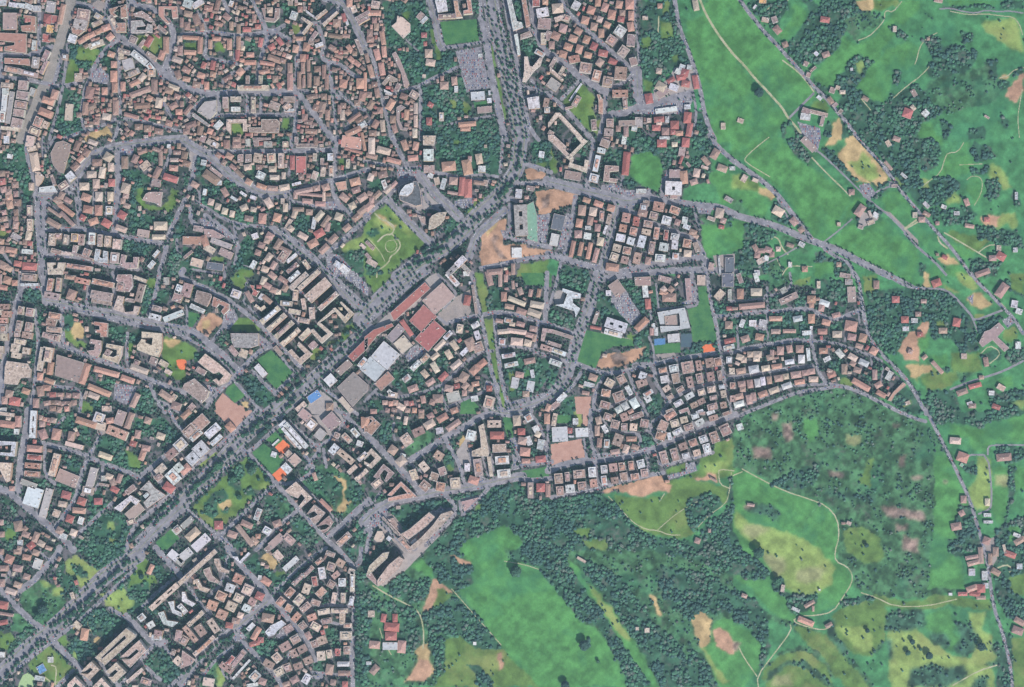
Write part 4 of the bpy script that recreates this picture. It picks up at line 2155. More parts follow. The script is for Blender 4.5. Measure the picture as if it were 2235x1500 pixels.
C4 570 1110 60 60 -8
P4 490 1130 90 70 -8
P4 390 1150 50 80 -8
W4 320 1160 50 90 -8
W4 260 1180 60 90 -8
P4 180 1190 60 90 -8
P4 90 1190 80 60 -8
R4 20 1220 80 60 20
O4 720 1170 110 50 -8
C4 870 1140 100 60 0
W4 580 1210 110 60 -20
C4 440 1260 110 60 -20
O4 320 1300 100 60 -20
P4 220 1330 50 90 -10
P4 170 1360 60 100 -10
P4 50 1330 110 60 -15
W4 60 1410 110 60 -15
P4 100 1250 60 50 0
O3 1390 1200 210 60 30
qo3 1680 1370 1740 1280 1850 1170 1885 1200 1760 1310 1720 1380
O3 1610 1300 110 50 30
P3 1580 1200 80 60 -30
P2 1560 110 60 90 0
R2 1770 270 80 70 0
R2 1870 490 80 70 0
w2 1880 590 70 50 0
c1 1900 1400 60 40 -20
P2 1930 840 50 50 20
@ 1835 600
Gf 550 -20 880 -20 840 150 720 110
Gt 910 -20 960 -20 980 130 900 140
Gy 1080 80 1200 140 1300 200 1280 210 1160 160
Gy 1240 -20 1420 -20 1500 150 1430 160 1300 80
Gw 400 200 700 130 1060 140 1300 260 1400 380 1460 600 1500 820 1300 850 1200 700 1000 680 880 500 700 560 640 760 560 850 460 760 360 600 300 300
Gt 1380 260 1460 190 1540 220 1640 330 1540 380 1420 330
Ga 1380 250 1450 210 1440 330
Gg 1440 430 1560 420 1540 470 1450 480
Ge 640 820 720 740 820 600 900 520 960 500 940 640 850 820 820 900 760 930 680 900
Gf 840 680 950 680 960 800 880 880 850 820
Gg 1040 500 1130 510 1140 560 1040 570
Gg 1200 850 1500 850 1530 1040 1480 1050 1220 1100 1200 960
Gt 720 1000 980 970 1000 1010 820 1120
Gg 860 1120 1000 1010 1060 1080 1240 1060 1280 1120 1200 1220 960 1260 880 1200
Gf 960 900 1160 860 1160 1000 1100 1030 1000 930
Gk 1240 1040 1480 1060 1300 1180
Gw 1080 1040 1200 1000 1180 1080
Gw 980 1260 1240 1240 1300 1400 1280 1520 960 1520 900 1380
Gw 700 1240 850 1260 940 1520 640 1520 660 1380
Gg 680 1400 760 1370 760 1420 680 1450
Gw 1480 500 1740 440 1780 480 1500 640
Gg 1800 600 1900 560 1940 680 1840 740 1760 680
Gw 1540 860 1760 800 1740 900 1640 960 1560 920
Gw 1700 60 2000 60 2000 260 1850 160
Gg 1850 -20 2000 -20 2000 200 1860 160
Gw 1780 860 2000 780 2000 940 1880 980
Gf 1700 1140 1880 1080 1880 1220 1740 1220
Gw 1600 1220 1720 1280 2000 1240 2000 1520 1660 1520
Gy 1860 1400 2000 1360 2000 1480
pt 18 1480 60 1640 210 1800 360
rd 55 1420 -20 1500 90 1640 220 1780 370 1880 460 1990 640
rd 35 1430 460 1460 500 1600 450 1780 380
rd 25 1430 460 1480 580 1500 620
rd 55 500 -20 620 80 780 140 920 150
rd 35 900 150 1100 150 1200 200 1290 290 1430 450
rd 60 150 -20 200 60 220 300 260 500 320 700 450 870 580 1000 720 1150 830 1320 930 1520
rd 35 1200 1250 1400 1170 1600 1110 1780 1050 1990 940
pt 16 1530 860 1620 770 1720 820 1740 880 1600 990 1540 900
Ga 1760 500 1860 440 1900 520 1820 580
qp3 1500 740 1560 620 1620 600 1720 520 1780 590 1700 680 1830 800 1780 840 1650 710 1540 790
P3 1750 170 90 160 35
P3 1700 220 60 40 0
w2 1890 320 70 80 10
w2 1940 400 70 60 20
P2 1600 890 10 10 0
P2 1580 950 50 100 -10
R2 590 270 90 70 0
R2 860 650 60 50 0
R2 690 490 80 80 0
R2 1260 520 80 90 10
P2 1110 610 90 60 0
P2 900 290 60 40 0
R2 1040 90 100 80 -20
P2 910 900 60 40 -40
P2 1050 1010 170 40 48
P2 1320 1280 120 60 -20
R2 1460 1210 140 50 -15
c2 1745 1230 90 60 30
w2 1640 1290 60 50 0
P2 1430 1430 80 50 0
R2 1690 1440 90 50 20
w2 1400 1400 60 30 -20
P2 1530 1120 50 40 0
c2 1340 890 60 60 0
w2 1930 770 60 80 0
P2 840 430 60 50 0
w2 800 500 70 50 0
@ 0 900
rd 85 310 -20 290 200 230 500 210 700 200 860
rd 80 -20 820 100 870 250 1000 400 1130 560 1260 680 1370 800 1500
rd 60 450 330 600 370 760 410 900 450 1100 550 1250 600 1400 650 1500 700 1560 740
rd 60 1500 710 1600 640 1700 560 1800 470 2020 250
rd 60 1650 620 1760 780 1880 910
rd 60 580 1270 700 1130 800 980 850 850 880 700 960 500 1000 430
rd 50 1240 980 1150 1050 1000 1200 880 1300 800 1360
rd 50 490 380 490 700 600 780
rd 45 560 200 700 60
rd 45 1100 230 1000 430
rd 120 2020 1000 1800 1200 1600 1400 1500 1520
rd 60 1900 860 1700 1040 1500 1200 1420 1330 1380 1500
rd 60 1950 940 1750 1120 1500 1400
rd 45 1850 -20 1900 100 2020 220
rd 40 1120 600 1100 750 1000 900
rd 35 1070 620 900 850
Gp 1060 180 1180 200 1140 240 1060 260
Ga 120 1200 170 1160 300 1180 240 1220
Gw 0 920 100 960 180 1100 160 1200 100 1000 0 980
Gw 20 1180 160 1200 200 1300 160 1450 60 1500 0 1400
Gg 60 1260 180 1300 140 1400 60 1400
Gw 850 130 980 150 1000 400 940 360 860 300 820 200
Gw 1080 260 1180 240 1400 320 1380 480 1480 540 1600 560 1500 680 1400 640 1260 580 1120 540 1060 400
Gg 1360 400 1460 440 1540 540 1500 620 1400 560
Gw 1460 60 1800 60 1900 200 2000 260 1900 360 1740 300 1600 260 1440 240
Gw 1020 1080 1160 1100 1240 1100 1380 1120 1460 1300 1400 1500 800 1520 850 1380 960 1230
Gy 1160 1180 1230 1180 1230 1270 1160 1280
Gg 1200 1370 1260 1370 1260 1440 1200 1410
Gw 700 460 900 540 860 680 740 620 700 580
Gw 960 860 1100 840 1200 980 1040 1140 960 1060
Gw 1340 680 1460 720 1400 800 1300 1000 1240 960 1300 820
Gw 640 0 820 0 800 150 700 200 640 160
Gw 300 710 460 740 600 800 560 840 300 780
Gs 1700 1420 1880 1260 1960 1380 1820 1500 1740 1500
Gw 1740 980 1860 920 1860 1000 1740 1060
Gw 620 760 820 840 800 900 640 900
Gw 0 170 160 160 180 240 0 240
T 14 2000 860 1500 1330 24
T 10 1980 960 1700 1230 22
T 8 1420 1400 1560 1260 22
c4 80 20 180 40 8
o4 90 130 170 70 8
O4 210 100 60 120 0
w4 190 210 50 60 0
qw7 0 310 200 320 180 480 0 460 0 430 140 440 150 350 0 360
qc7 -10 540 150 550 130 740 90 760 30 640 -10 620
w5 375 130 70 300 3
o5 390 395 160 70 5
R5 390 490 160 60 5
O5 370 580 170 60 5
O5 360 670 160 60 5
P3 470 130 60 60 0
P3 480 240 80 110 -20
O4 625 240 90 120 10
O4 630 310 80 60 0
P4 790 260 70 100 10
c4 820 360 200 50 15
C4 1160 475 150 60 20
O4 950 110 230 70 18
o5 1290 220 230 100 22
c4 1110 150 110 90 10
w4 1090 60 110 110 20
o4 1210 90 80 60 -10
p4 1320 60 100 160 20
P4 1420 90 60 180 20
P4 890 50 170 60 15
c7 610 570 70 250 15
p2 740 720 230 140 22
g4 1010 710 80 220 15
p4 970 850 120 80 10
w3 370 920 180 210 18
g3 320 780 180 60 20
g3 510 990 80 330 15
o3 570 930 30 110 10
w3 480 1130 150 60 40
P3 140 830 60 50 0
R3 730 900 100 80 15
R3 900 970 90 80 20
C3 690 1000 90 60 10
O3 870 1070 140 60 5
c3 620 1100 70 80 20
R3 770 1160 80 80 20
w3 890 1180 60 80 20
R3 1080 970 90 70 0
C3 1200 700 80 60 20
P3 1240 760 60 80 -20
R3 1260 840 90 60 30
P3 1310 720 50 100 20
g3 1140 720 60 60 0
p3 1140 790 110 30 10
P3 1620 90 70 70 20
P3 1510 240 60 90 10
C3 1760 260 90 70 20
R3 1460 340 70 60 20
P3 1600 390 90 60 10
O3 1560 470 60 110 20
qw6 1260 1040 1440 900 1540 960 1500 1010 1440 960 1330 1080
p6 1440 840 120 60 -40
qg6 1540 840 1640 740 1700 820 1820 900 1620 1040 1580 980 1660 900 1620 850
w6 1610 900 60 40 -40
p4 1480 1080 200 110 -42
p4 1440 1190 90 60 -20
P5 1880 450 130 90 -42
c5 1760 620 130 80 -42
P5 1740 700 90 70 -42
w5 1980 350 130 110 -42
w5 1900 700 120 150 -42
R3 1850 820 120 90 35
w5 1960 600 90 90 -42
P3 210 1240 90 110 -10
P3 290 1330 80 60 20
R3 350 1450 80 70 -40
P3 400 1360 60 110 20
w3 230 1420 60 60 0
P3 660 1290 80 70 30
w3 700 1350 80 60 20
C3 810 1310 70 70 20
P3 30 1330 50 60 0
C3 460 1430 80 60 30
P3 540 1480 70 40 20
w4 1940 1280 90 80 -42
P3 20 1200 50 60 0
P3 1000 1460 10 10 0
n* 3 280 1260 320 1300 50 45
n* 4 430 60 620 100 50 50
n* 4 830 190 860 240 40 40
n* 3 180 1480 420 1490 50 45
@ 400 900
rd 170 1020 -40 650 260 400 560 150 820 -60 1010
rd 60 800 -20 580 200 380 380 100 600 -40 720
rd 50 900 -20 950 20 1100 100 980 200 740 420 500 560 300 780 50 1000
rd 60 640 400 820 560 980 740 1100 880 1260 1060 1450 1270 1660 1480
rd 50 0 1030 150 1150 300 1280 420 1360 560 1500
rd 55 990 790 800 960 600 1160 400 1350
rd 55 1250 1070 1060 1220 900 1390 800 1500
rd 70 2020 960 1850 1120 1700 1260 1560 1370
rd 55 1330 480 1450 640 1200 780 1000 780
rd 50 1740 20 1900 150 2020 260
rd 55 1560 -60 1800 30
rd 50 1160 100 1400 330 1500 400 1420 500 1340 620
rd 35 1320 820 1500 1000 1680 1180
rd 45 1400 370 1540 350 1700 180 1760 100
rd 40 1530 400 1560 600
Ga 560 1500 280 1340 380 1300 480 1380
Gs 750 440 880 340 1100 520 1080 560 980 680 820 540
Gs 900 300 1000 200 1120 330 1010 370
Gs 1020 180 1080 160 1110 220 1060 240
Go 1000 380 1090 300 1170 370 1080 470
Go 970 680 1080 590 1150 660 1040 760
Gw 1040 780 1180 670 1220 720 1110 820
Gr 340 -20 760 -20 600 160 540 160 480 140
Gg 100 1020 380 760 620 520 700 480 860 620 960 750 800 900 620 1080 420 1240 340 1310 200 1180
Gw 500 650 640 560 680 680 620 760 640 860 560 840 480 780
Gw 320 900 440 820 500 960 380 990 380 1110 310 1170 200 1090 220 1000
Gw 640 830 740 820 840 880 780 910 680 900
Gw 540 880 600 880 640 940 600 950
Gw 680 570 780 580 800 640 740 680 690 640
Gw 400 1050 500 1030 500 1100 420 1090
Gt 380 990 520 960 510 1010 430 1060
Gy 820 780 960 760 900 860 820 850
Gw 900 930 1000 880 1100 900 1240 1050 1060 1160 860 1140 880 1040
Gk 1040 960 1180 1040 1160 1100 1060 1100
Gw 1180 1140 1280 1110 1480 1300 1540 1400 1340 1480 1180 1340
Gk 1250 640 1520 560 1700 620 2000 800 1900 1040 1760 1160 1640 1080 1500 960 1300 780
Gw 1280 640 1520 600 1680 700 1740 800 1720 920 1640 940 1700 1060 1640 1040 1560 900 1420 820 1340 740
Gt 1640 680 1780 740 1760 920 1840 980 1720 1120 1680 1060 1740 980 1740 800 1640 720
Gt 1500 960 1620 1040 1600 1080 1500 1000
Gw 1760 700 1940 780 1960 900 1840 1000 1780 900
Gw 1860 1220 2020 1060 2020 1520 1900 1520
Gw 1400 440 1500 420 1500 480 1400 500
Gw 0 600 100 540 160 560 40 660
Gy 160 500 320 400 380 440 160 620
Gl 1300 0 1400 40 1700 -20 1760 100 1620 260 1560 250 1420 200
Gw 640 1220 760 1160 760 1280 680 1340
Gw 500 1400 640 1350 700 1480 560 1500
T 14 950 30 640 280 30
T 12 540 420 260 720 26
T 12 420 560 100 860 26
T 10 300 680 40 900 26
T 8 960 130 820 260 28
T 14 620 500 130 1000 20
T 14 700 490 950 740 20
T 10 980 780 600 1130 18
P5 200 110 160 130 -42
P5 80 200 140 110 -42
w5 150 250 150 60 -42
w5 330 200 180 90 -42
w5 370 300 150 50 -42
w5 200 400 150 140 -42
w5 110 500 130 120 -42
O4 30 620 120 80 -42
O4 40 20 120 60 -42
O3 520 160 80 100 -42
w7 1240 250 350 55 48
w7 1290 220 330 35 48
w7 1190 280 300 35 48
w6 1100 130 90 60 -42
P2 1060 200 10 10 0
c4 1400 130 110 110 40
g4 1500 240 100 110 40
p4 1620 100 160 160 -42
p4 1330 30 130 100 40
p2 1180 310 40 180 -42
w1 1010 330 100 20 -42
c3 1220 520 110 110 -45
c3 1150 450 70 60 -42
w2 1130 610 80 110 -45
w1 990 460 60 60 20
O4 1990 110 90 120 0
qc8 1120 850 1240 750 1420 930 1290 1040 1270 1020 1340 930 1300 880 1260 930 1180 900
p8 1340 990 130 50 -42
qp8 1350 1110 1440 1000 1560 1090 1480 1190 1440 1220 1390 1150 1430 1140 1480 1110 1440 1070
qp8 1460 1240 1600 1120 1650 1190 1580 1290 1540 1310 1500 1280 1560 1270 1610 1230 1570 1210
O4 1560 1010 170 40 45
p6 1760 1380 180 70 -42
w4 820 1110 60 130 20
w4 860 1050 50 60 20
P4 700 1220 130 60 25
P4 680 1340 50 280 -38
P3 540 1330 100 70 20
w4 920 1290 90 80 30
P4 1030 1210 90 70 -20
O3 820 1350 50 50 0
P3 780 1400 90 60 40
p4 1020 1400 180 80 -42
p4 1160 1380 140 80 40
p3 940 1480 100 60 -42
P3 1160 1290 50 30 -40
R2 390 1230 90 90 0
c4 1790 280 60 120 -45
w4 1880 220 60 110 -40
w4 1930 340 70 60 20
w5 1650 400 80 110 40
c6 1780 480 210 70 40
w6 1720 510 140 60 -42
w6 1960 480 120 50 -42
c6 1850 620 120 50 -42
c6 1950 680 170 50 -42
w6 1740 420 60 50 0
P5 1680 250 60 60 20
P3 1440 700 40 90 -20
g3 50 1200 160 60 -42
C3 110 1330 160 90 -42
w3 200 1420 210 100 -42
P3 490 1440 90 60 0
@ 800 900
rd 75 -20 220 130 380 300 550 480 730 600 870
rd 100 -40 1200 100 1060 300 960 550 920 800 860 1050 830 1300 780 1600 710 1700 700
rd 75 440 540 650 420 850 280 1050 170 1250 40 1480 -20
rd 60 850 290 950 450 1030 600 1060 780
rd 50 1580 300 1620 480 1600 620
rd 60 1600 610 1750 570 2020 540
rd 60 1700 680 1740 750 2020 720
rd 90 1330 -30 1550 20 1650 0 1780 -20
rd 45 1780 10 1900 150 1950 350 1980 550
rd 45 1480 -20 1480 0
rd 50 1330 830 1200 980 1050 1120
rd 60 850 900 960 1000 970 1100 900 1200 650 1450
rd 45 130 1170 300 1350 450 1500
rd 80 180 1140 350 1300 520 1480
rd 40 150 880 60 1000 -20 1020
rd 30 300 120 280 200 310 300
rd 40 470 560 620 660
rd 60 -20 1300 60 1250 20 1400 0 1520
rd 60 1130 420 1170 640 1280 740
rd 40 1270 480 1340 730
rd 40 1370 470 1390 720
Gl 960 460 1060 320 1130 200 1200 200 1200 300 1100 360 1140 640 1080 640 1040 560
Gt 1040 250 1090 240 1060 340 980 420
Ga 80 1000 240 1000 220 1180 60 1280 0 1250
Ga 1580 260 1650 280 1690 540 1600 560
Gw 160 80 280 80 240 400 160 330 120 240
Gw 320 110 460 130 480 240 340 270
Gk 400 420 560 260 680 200 760 260 640 380 480 500
Gw 920 300 1040 260 1000 320 940 390
Gw 860 400 920 440 980 600 900 640 840 540
Gg 900 560 960 600 950 650 890 640
Gs 1480 0 1590 0 1600 280 1540 280 1500 150
Gs 1690 640 1990 590 1990 710 1740 740
Gw 1790 400 1860 360 1850 480 1800 480
Gw 440 740 520 600 480 580 420 660
Gw 20 840 200 900 220 960 100 980 20 920
Gw 250 1040 680 980 860 940 950 1020 880 1080 720 1060 560 1160 460 1220 380 1160 280 1120
Gk 280 1140 400 1120 400 1220 330 1260
Gw 420 1220 640 1060 680 1080 420 1300 360 1310
Ga 440 1280 700 1080 800 1020 960 1050 950 1180 640 1460 600 1520 440 1520 480 1400
Ga 1000 960 1250 920 1180 1030 1040 1120 1010 1060
Gw 940 900 1280 850 1240 900 960 950
Gw 970 940 1010 950 1030 1100 1000 1100
Gw 1330 860 1400 800 1500 760 1620 740 1720 780 1760 940 2020 950 2020 1520 1620 1520 1700 1440 1560 1240 1400 1290 1120 1380 1000 1520 620 1520 740 1380 900 1260 1000 1130 1100 1130 1240 1000
Gf 1020 1480 1120 1380 1400 1290 1500 1240 1580 1270 1640 1360 1700 1420 1600 1520 1000 1520
Gg 1180 1040 1300 960 1320 1000 1180 1090
Gw 40 600 120 640 150 720 100 760 0 720
Gw 430 300 480 300 480 330
Gw 1530 300 1640 310 1650 420 1560 420
T 8 1540 200 1620 480 18
T 8 60 950 300 920 18
qo5 -20 60 60 40 160 130 60 250 0 210 -20 230 -20 130 20 140 70 90 20 60
qc6 -20 470 60 390 170 500 60 610 -20 560 -20 530 40 560 100 500 50 450 -20 520
qp6 80 700 190 560 310 660 220 760 200 740 240 650 200 620 150 680 170 740
p6 120 770 120 80 -40
qo6 230 900 380 750 560 920 240 970 240 930 450 880 380 800 280 910
C3 430 90 40 90 10
P3 600 30 60 70 0
P3 700 40 70 60 -30
O3 830 60 120 70 -30
R3 960 10 80 50 -10
C4 690 130 120 80 -30
P5 570 210 130 90 -25
C5 440 300 110 130 -35
P4 950 140 170 60 -35
P4 1000 90 80 100 -20
P4 290 410 90 90 35
w3 400 470 60 40 20
C4 380 530 110 90 -40
P5 790 470 100 90 35
C5 630 590 110 80 50
C5 520 680 80 120 -20
P5 830 640 80 90 -20
P5 740 700 90 90 20
P5 640 800 110 100 40
P5 680 860 70 70 -10
O5 810 810 100 100 10
C5 970 770 110 120 -5
O4 1170 740 110 80 20
w3 800 200 80 70 -10
w4 1140 250 100 110 15
qc6 1220 150 1280 120 1340 440 1330 480 1150 480 1150 420 1250 380 1240 240
p5 1220 600 90 190 -8
c5 1350 590 40 220 -8
w3 1100 600 60 90 0
c5 1395 125 150 80 0
r5 1425 250 150 80 0
c5 1450 390 150 90 -2
w5 1480 520 150 90 -4
w5 1500 665 145 90 -6
C4 1640 90 80 110 -5
w4 1770 60 80 80 -30
R4 1690 210 80 70 0
w4 1850 180 70 70 -30
C4 1870 240 60 60 30
P4 1700 310 90 80 10
w4 1770 310 60 100 -20
w4 1900 350 70 110 10
O4 1730 430 110 90 5
R3 1900 510 110 70 -5
O3 1740 530 90 50 0
O3 1970 70 60 110 0
p4 1790 850 60 170 0
R4 1900 820 90 90 0
P4 1980 850 50 140 0
@ 1200 900
rd 60 450 -20 440 150 460 350 500 480 510 650 540 800
rd 75 -20 640 180 560 450 520 700 510 900 460 1150 400 1350 300 1600 180 1850 90 2020 20
rd 55 20 930 200 900 500 840 700 780 1000 700 1240 660
rd 55 490 470 900 450 1130 380
rd 40 560 60 640 170 780 220 960 230 1000 300 960 380
rd 40 480 0 560 60
rd 45 1000 -20 1100 150 1180 380
rd 45 1100 120 1250 20 1300 -20
rd 45 1040 450 1080 560 1060 700
rd 50 1180 400 1200 600 1400 540 1780 440
rd 35 1060 200 1300 350
rd 40 -20 0 -20 640
rd 40 1560 -20 1580 250
rd 30 1120 200 1350 290 1600 230
rd 35 370 300 400 480
Gs 80 30 250 30 240 120 80 120
Gy 260 -20 370 -20 350 150 270 150
Gc 360 -20 430 -20 410 150 360 150
Gc 10 350 350 290 380 400 380 520 200 560 20 600
Gg 1260 620 1480 560 1500 620 1280 690
Ga 1480 560 1580 540 1610 640 1300 740 1280 690 1480 640
Ga 980 430 1160 350 1180 420 1040 480
Ge 560 850 850 770 1240 670 1260 760 1350 790 1350 880 1280 880 1180 850 1050 910 900 910 740 850 600 880
Gw 1100 580 1160 540 1180 660 1120 660
Gw 1000 250 1100 260 1150 340 1040 390 980 360
Gw 640 230 720 250 720 380 640 290
Gw 1230 300 1360 320 1350 420 1200 410
Gg 1620 500 1800 440 1800 330 2020 270 2020 700 1700 720 1460 760 1340 800 1270 760 1620 650
Ge 1550 730 1700 690 1720 640 1820 680 1850 760 1760 740 1700 740
Gy 1700 580 1860 520 1960 560 1920 640 1800 680 1680 660
Gg 1360 720 1700 760 1960 820 1950 980 1740 1100 1580 1300 1400 1380 1200 1340 1000 1290 860 1150 720 1000 690 900 900 930 1100 920 1280 900
Gw 1500 960 1760 860 1900 1000 1760 1100 1640 1220 1560 1300 1480 1150
Gw 1900 1080 2020 980 2020 1520 1600 1520 1560 1440 1700 1200
Gw 1960 700 2020 700 2020 1000 1930 1000
Gw -20 950 300 900 560 880 660 930 760 1060 900 1220 1050 1330 1240 1380 1500 1400 1640 1520 -20 1520
Gg 260 1270 420 1260 440 1360 260 1340
Gy 960 1230 1060 1270 1150 1290 1000 1300
Gg 350 1380 600 1380 620 1500 420 1480
Gc 1880 1 10 10
pt 14 640 920 740 1020 900 1200 1050 1280 1180 1290 1300 1340 1420 1340
pt 14 1250 890 1200 970
pt 16 2010 640 1850 620 1840 680 1860 790 1960 830
pt 12 1980 660 1960 880 1920 1000 1740 1120 1620 1250
pt 10 1180 1280 1400 1090 1640 960
c4 50 80 50 140 10
w3 280 100 60 70 0
w2 110 240 170 160 -3
w1 350 220 140 100 -3
w1 235 265 60 20 0
r1 220 200 50 60 0
P4 530 90 60 80 -15
P4 515 200 50 110 0
w4 600 180 50 90 -30
w4 620 220 60 50 0
P4 540 330 50 100 5
w4 620 340 60 90 5
P5 630 50 90 80 20
P5 730 10 70 50 -20
P5 810 50 80 90 -20
P5 940 40 160 60 -20
P5 710 130 90 90 15
P5 810 160 70 80 0
C5 910 160 80 80 5
P5 1030 120 90 90 10
p5 740 300 100 130 20
O3 890 290 110 50 0
P3 710 430 100 50 -10
C3 830 400 60 90 20
P3 930 380 80 50 20
P3 870 390 40 40 30
P5 1230 150 100 120 25
O5 1210 250 110 110 20
C5 1150 210 60 110 -20
w5 1300 260 40 80 -10
O5 1310 30 130 80 -35
C5 1360 120 90 80 -15
C5 1460 80 80 70 -15
W5 1390 210 110 60 -30
P5 1510 160 100 70 -20
W5 1580 40 80 60 -20
W5 1630 110 100 70 -30
P5 1660 10 60 40 0
P5 1780 60 100 60 -15
W5 1750 0 90 40 -20
P5 1930 10 100 40 -20
P5 1910 190 110 120 -25
P5 1790 270 90 120 -20
W5 1670 290 90 80 -20
P5 1850 280 60 40 -20
O5 1560 330 90 80 -20
P5 1450 370 90 80 -20
W5 1710 400 80 120 -15
C5 1600 440 80 70 -15
W5 1480 470 80 60 -15
P5 1360 460 80 140 -15
P5 1240 490 80 140 -15
w5 1290 270 30 60 0
P5 95 720 90 110 -5
P5 190 700 50 100 -5
P5 110 855 80 100 -5
P5 320 670 130 90 -5
W5 220 830 100 90 -5
P5 350 800 90 90 -5
W5 460 650 80 110 -3
O5 475 770 80 90 -8
W5 590 620 70 90 -5
P5 690 600 90 90 -8
O5 785 590 70 90 -8
O5 885 580 60 100 -8
W5 990 560 80 90 -15
w5 590 740 60 100 -8
P5 705 740 80 70 -8
P5 805 700 80 90 -8
O5 925 700 90 70 -8
P5 1030 660 80 90 -8
P2 1740 1290 30 40 0
P2 1610 1400 60 60 20
P2 1780 730 80 20 30
@ 1600 900 2.5
Gk 0 60 100 0 900 -10 1050 50 1100 100 1200 250 1300 480 1250 700 1260 960 1180 980 1050 1010 860 1010 760 990 660 960 650 880 600 830 560 800 590 680 580 600 520 510 400 460 260 410 60 310 0 300
Gf 1100 180 1200 280 1280 500 1230 620 1260 960 1060 960 1080 700 1100 500
Gf 380 40 460 30 470 120 420 160 390 100
Gg 690 380 740 250 770 240 740 420
Gg 600 640 700 620 800 680 820 800 720 830 620 760
Gq 110 190 200 190 210 260 110 250
Gq 270 60 320 50 330 150 280 160
Gq 210 0 250 0 250 50 210 50
Gq 800 510 860 505 960 530 1040 540 1040 600 950 580 830 560
Gq 520 320 600 330 600 365 530 355
Gq 900 240 940 220 930 300 900 300
Gx 620 120 700 130 690 170 650 190 615 160
Gq 970 350 1030 340 1030 370 980 370
Gq 870 55 910 55 900 80 870 80
Gq 890 610 960 610 950 650 890 650
Gq 920 670 1010 690 1010 770 930 760
Gq 1140 365 1170 370 1165 395 1140 390
Gf 0 310 60 320 160 370 280 430 400 470 510 520 570 600 580 700 550 800 610 840 650 930 560 1060 400 1100 300 1150 200 1080 100 960 0 900
Gj 60 500 180 490 260 540 240 590 140 560 60 530
Gq 50 500 110 500 110 520 60 525
Gy 10 530 100 600 250 640 380 680 480 760 560 850 540 930 470 980 400 1010 330 980 250 920 180 780 60 680 10 620
Gx 60 600 140 610 200 640 100 690 50 650
Gx 340 860 420 840 500 850 480 910 400 940 340 920
Gx 150 760 280 790 280 880 240 900 180 820
Gw 200 910 270 900 280 980 360 1000 460 990 440 1060 360 1100 320 1090 280 1010 220 960
Gw 0 960 60 980 140 1050 200 1100 190 1200 200 1300 150 1420 130 1300 110 1180 0 1130
Gw 0 650 60 760 180 840 200 900 100 920 0 880
Gk 180 1090 340 1150 480 1200 560 1250 700 1400 780 1500 820 1520 640 1520 600 1400 500 1260 340 1200 200 1130
Gg 540 1110 600 1050 700 1030 820 1040 840 1080 820 1180 830 1240 760 1330 660 1320 560 1210
Gy 560 1160 700 1170 760 1220 750 1300 700 1310 620 1240
Gy 840 1200 1000 1190 1080 1260 1200 1330 1300 1340 1400 1380 1430 1440 1430 1520 860 1520 850 1400
Gf 1050 1120 1120 1070 1190 1080 1200 1200 1260 1260 1180 1300 1060 1180
Gy 1280 1090 1380 1090 1360 1180 1420 1220 1400 1290 1450 1320 1380 1370 1300 1360 1320 1240
Gj 840 1090 1040 1070 1050 1180 960 1190 860 1200 820 1190
Gj 1060 1210 1150 1200 1190 1250 1170 1290 1100 1280
Gj 1190 1130 1280 1150 1340 1220 1320 1300 1260 1340 1200 1290 1250 1220
Gj 960 1400 1060 1370 1160 1390 1260 1380 1280 1450 1180 1500 940 1500
Gj 1310 1440 1380 1430 1390 1510 1290 1510
Gj 1390 1280 1440 1240 1490 1300 1500 1380 1420 1390 1370 1380 1440 1340
Gg 760 980 900 1030 1060 1020 1100 990 1260 1010 1400 1020 1410 1080 1200 1050 1060 1070 880 1070 760 1030
Gw 640 1020 760 990 780 1010 700 1040 600 1060 580 1040
Gj 380 620 520 400 660 450 780 440 780 500 640 480 500 450
Gj 830 1240 870 1230 870 1360 850 1360
Gj 780 1270 830 1240 800 1290 760 1310
Gw 200 400 330 320 500 260 430 400 300 420
Gf 0 1140 60 1180 130 1220 160 1300 130 1420 60 1500 0 1500
Gq 0 1250 40 1260 40 1300 0 1310
Gk 160 1400 250 1310 380 1270 500 1300 580 1440 540 1450 480 1380 400 1330 300 1350 220 1420
Gg 160 1420 260 1320 400 1300 520 1400 560 1520 180 1520
Gx 220 1440 310 1420 320 1500 200 1500
Gj 160 1480 200 1420 280 1360 380 1350 460 1400 560 1500 520 1500 440 1430 360 1380 280 1390 220 1440
Gg 320 1160 500 1210 600 1330 700 1440 760 1520 640 1520 560 1440 480 1320 380 1240
Gj 500 1160 560 1120 560 1200 640 1300 600 1320 520 1220
Gw 1170 690 1260 670 1270 780 1210 800 1180 760
Gw 1060 0 1600 -10 1600 50 1380 80 1200 60 1100 60
Gf 1180 70 1320 80 1370 100 1380 60 1600 10 1600 160 1400 170 1390 220 1300 210 1280 130 1190 130
Gy 1330 240 1400 250 1410 520 1330 540 1280 430 1330 350
Gf 1420 300 1600 300 1600 420 1500 440 1480 620 1430 600 1410 400
Gx 1420 340 1510 340 1500 400 1430 400
Gw 1240 280 1320 260 1330 340 1280 340
Gw 1500 300 1540 300 1540 420 1480 640 1500 480
Gw 1430 170 1600 190 1600 230 1540 280 1480 280 1430 220
Gw 1230 500 1310 520 1330 620 1360 760 1260 760 1200 640
Gw 1420 640 1600 560 1600 900 1480 900 1430 860 1440 760
Gf 1500 620 1560 620 1560 690 1500 700
Gw 1420 900 1500 900 1560 1000 1600 1020 1600 1150 1500 1120 1430 1000
Gg 1500 900 1600 880 1600 1000 1520 990
Gw 1460 1180 1530 1220 1520 1500 1490 1400
Gg 1520 1240 1600 1220 1600 1520 1530 1520
Gw 1440 1380 1500 1380 1510 1510 1440 1500
Gp 1370 700 1430 680 1440 800 1400 870 1380 800
rd 28 900 -10 980 30 1050 50
rd 28 1050 -20 1120 120 1200 280 1290 470 1340 640 1380 780 1400 900 1420 1060 1470 1200 1510 1360 1525 1510
rd 14 1280 240 1310 230 1390 235 1410 400 1410 500 1400 530 1340 555
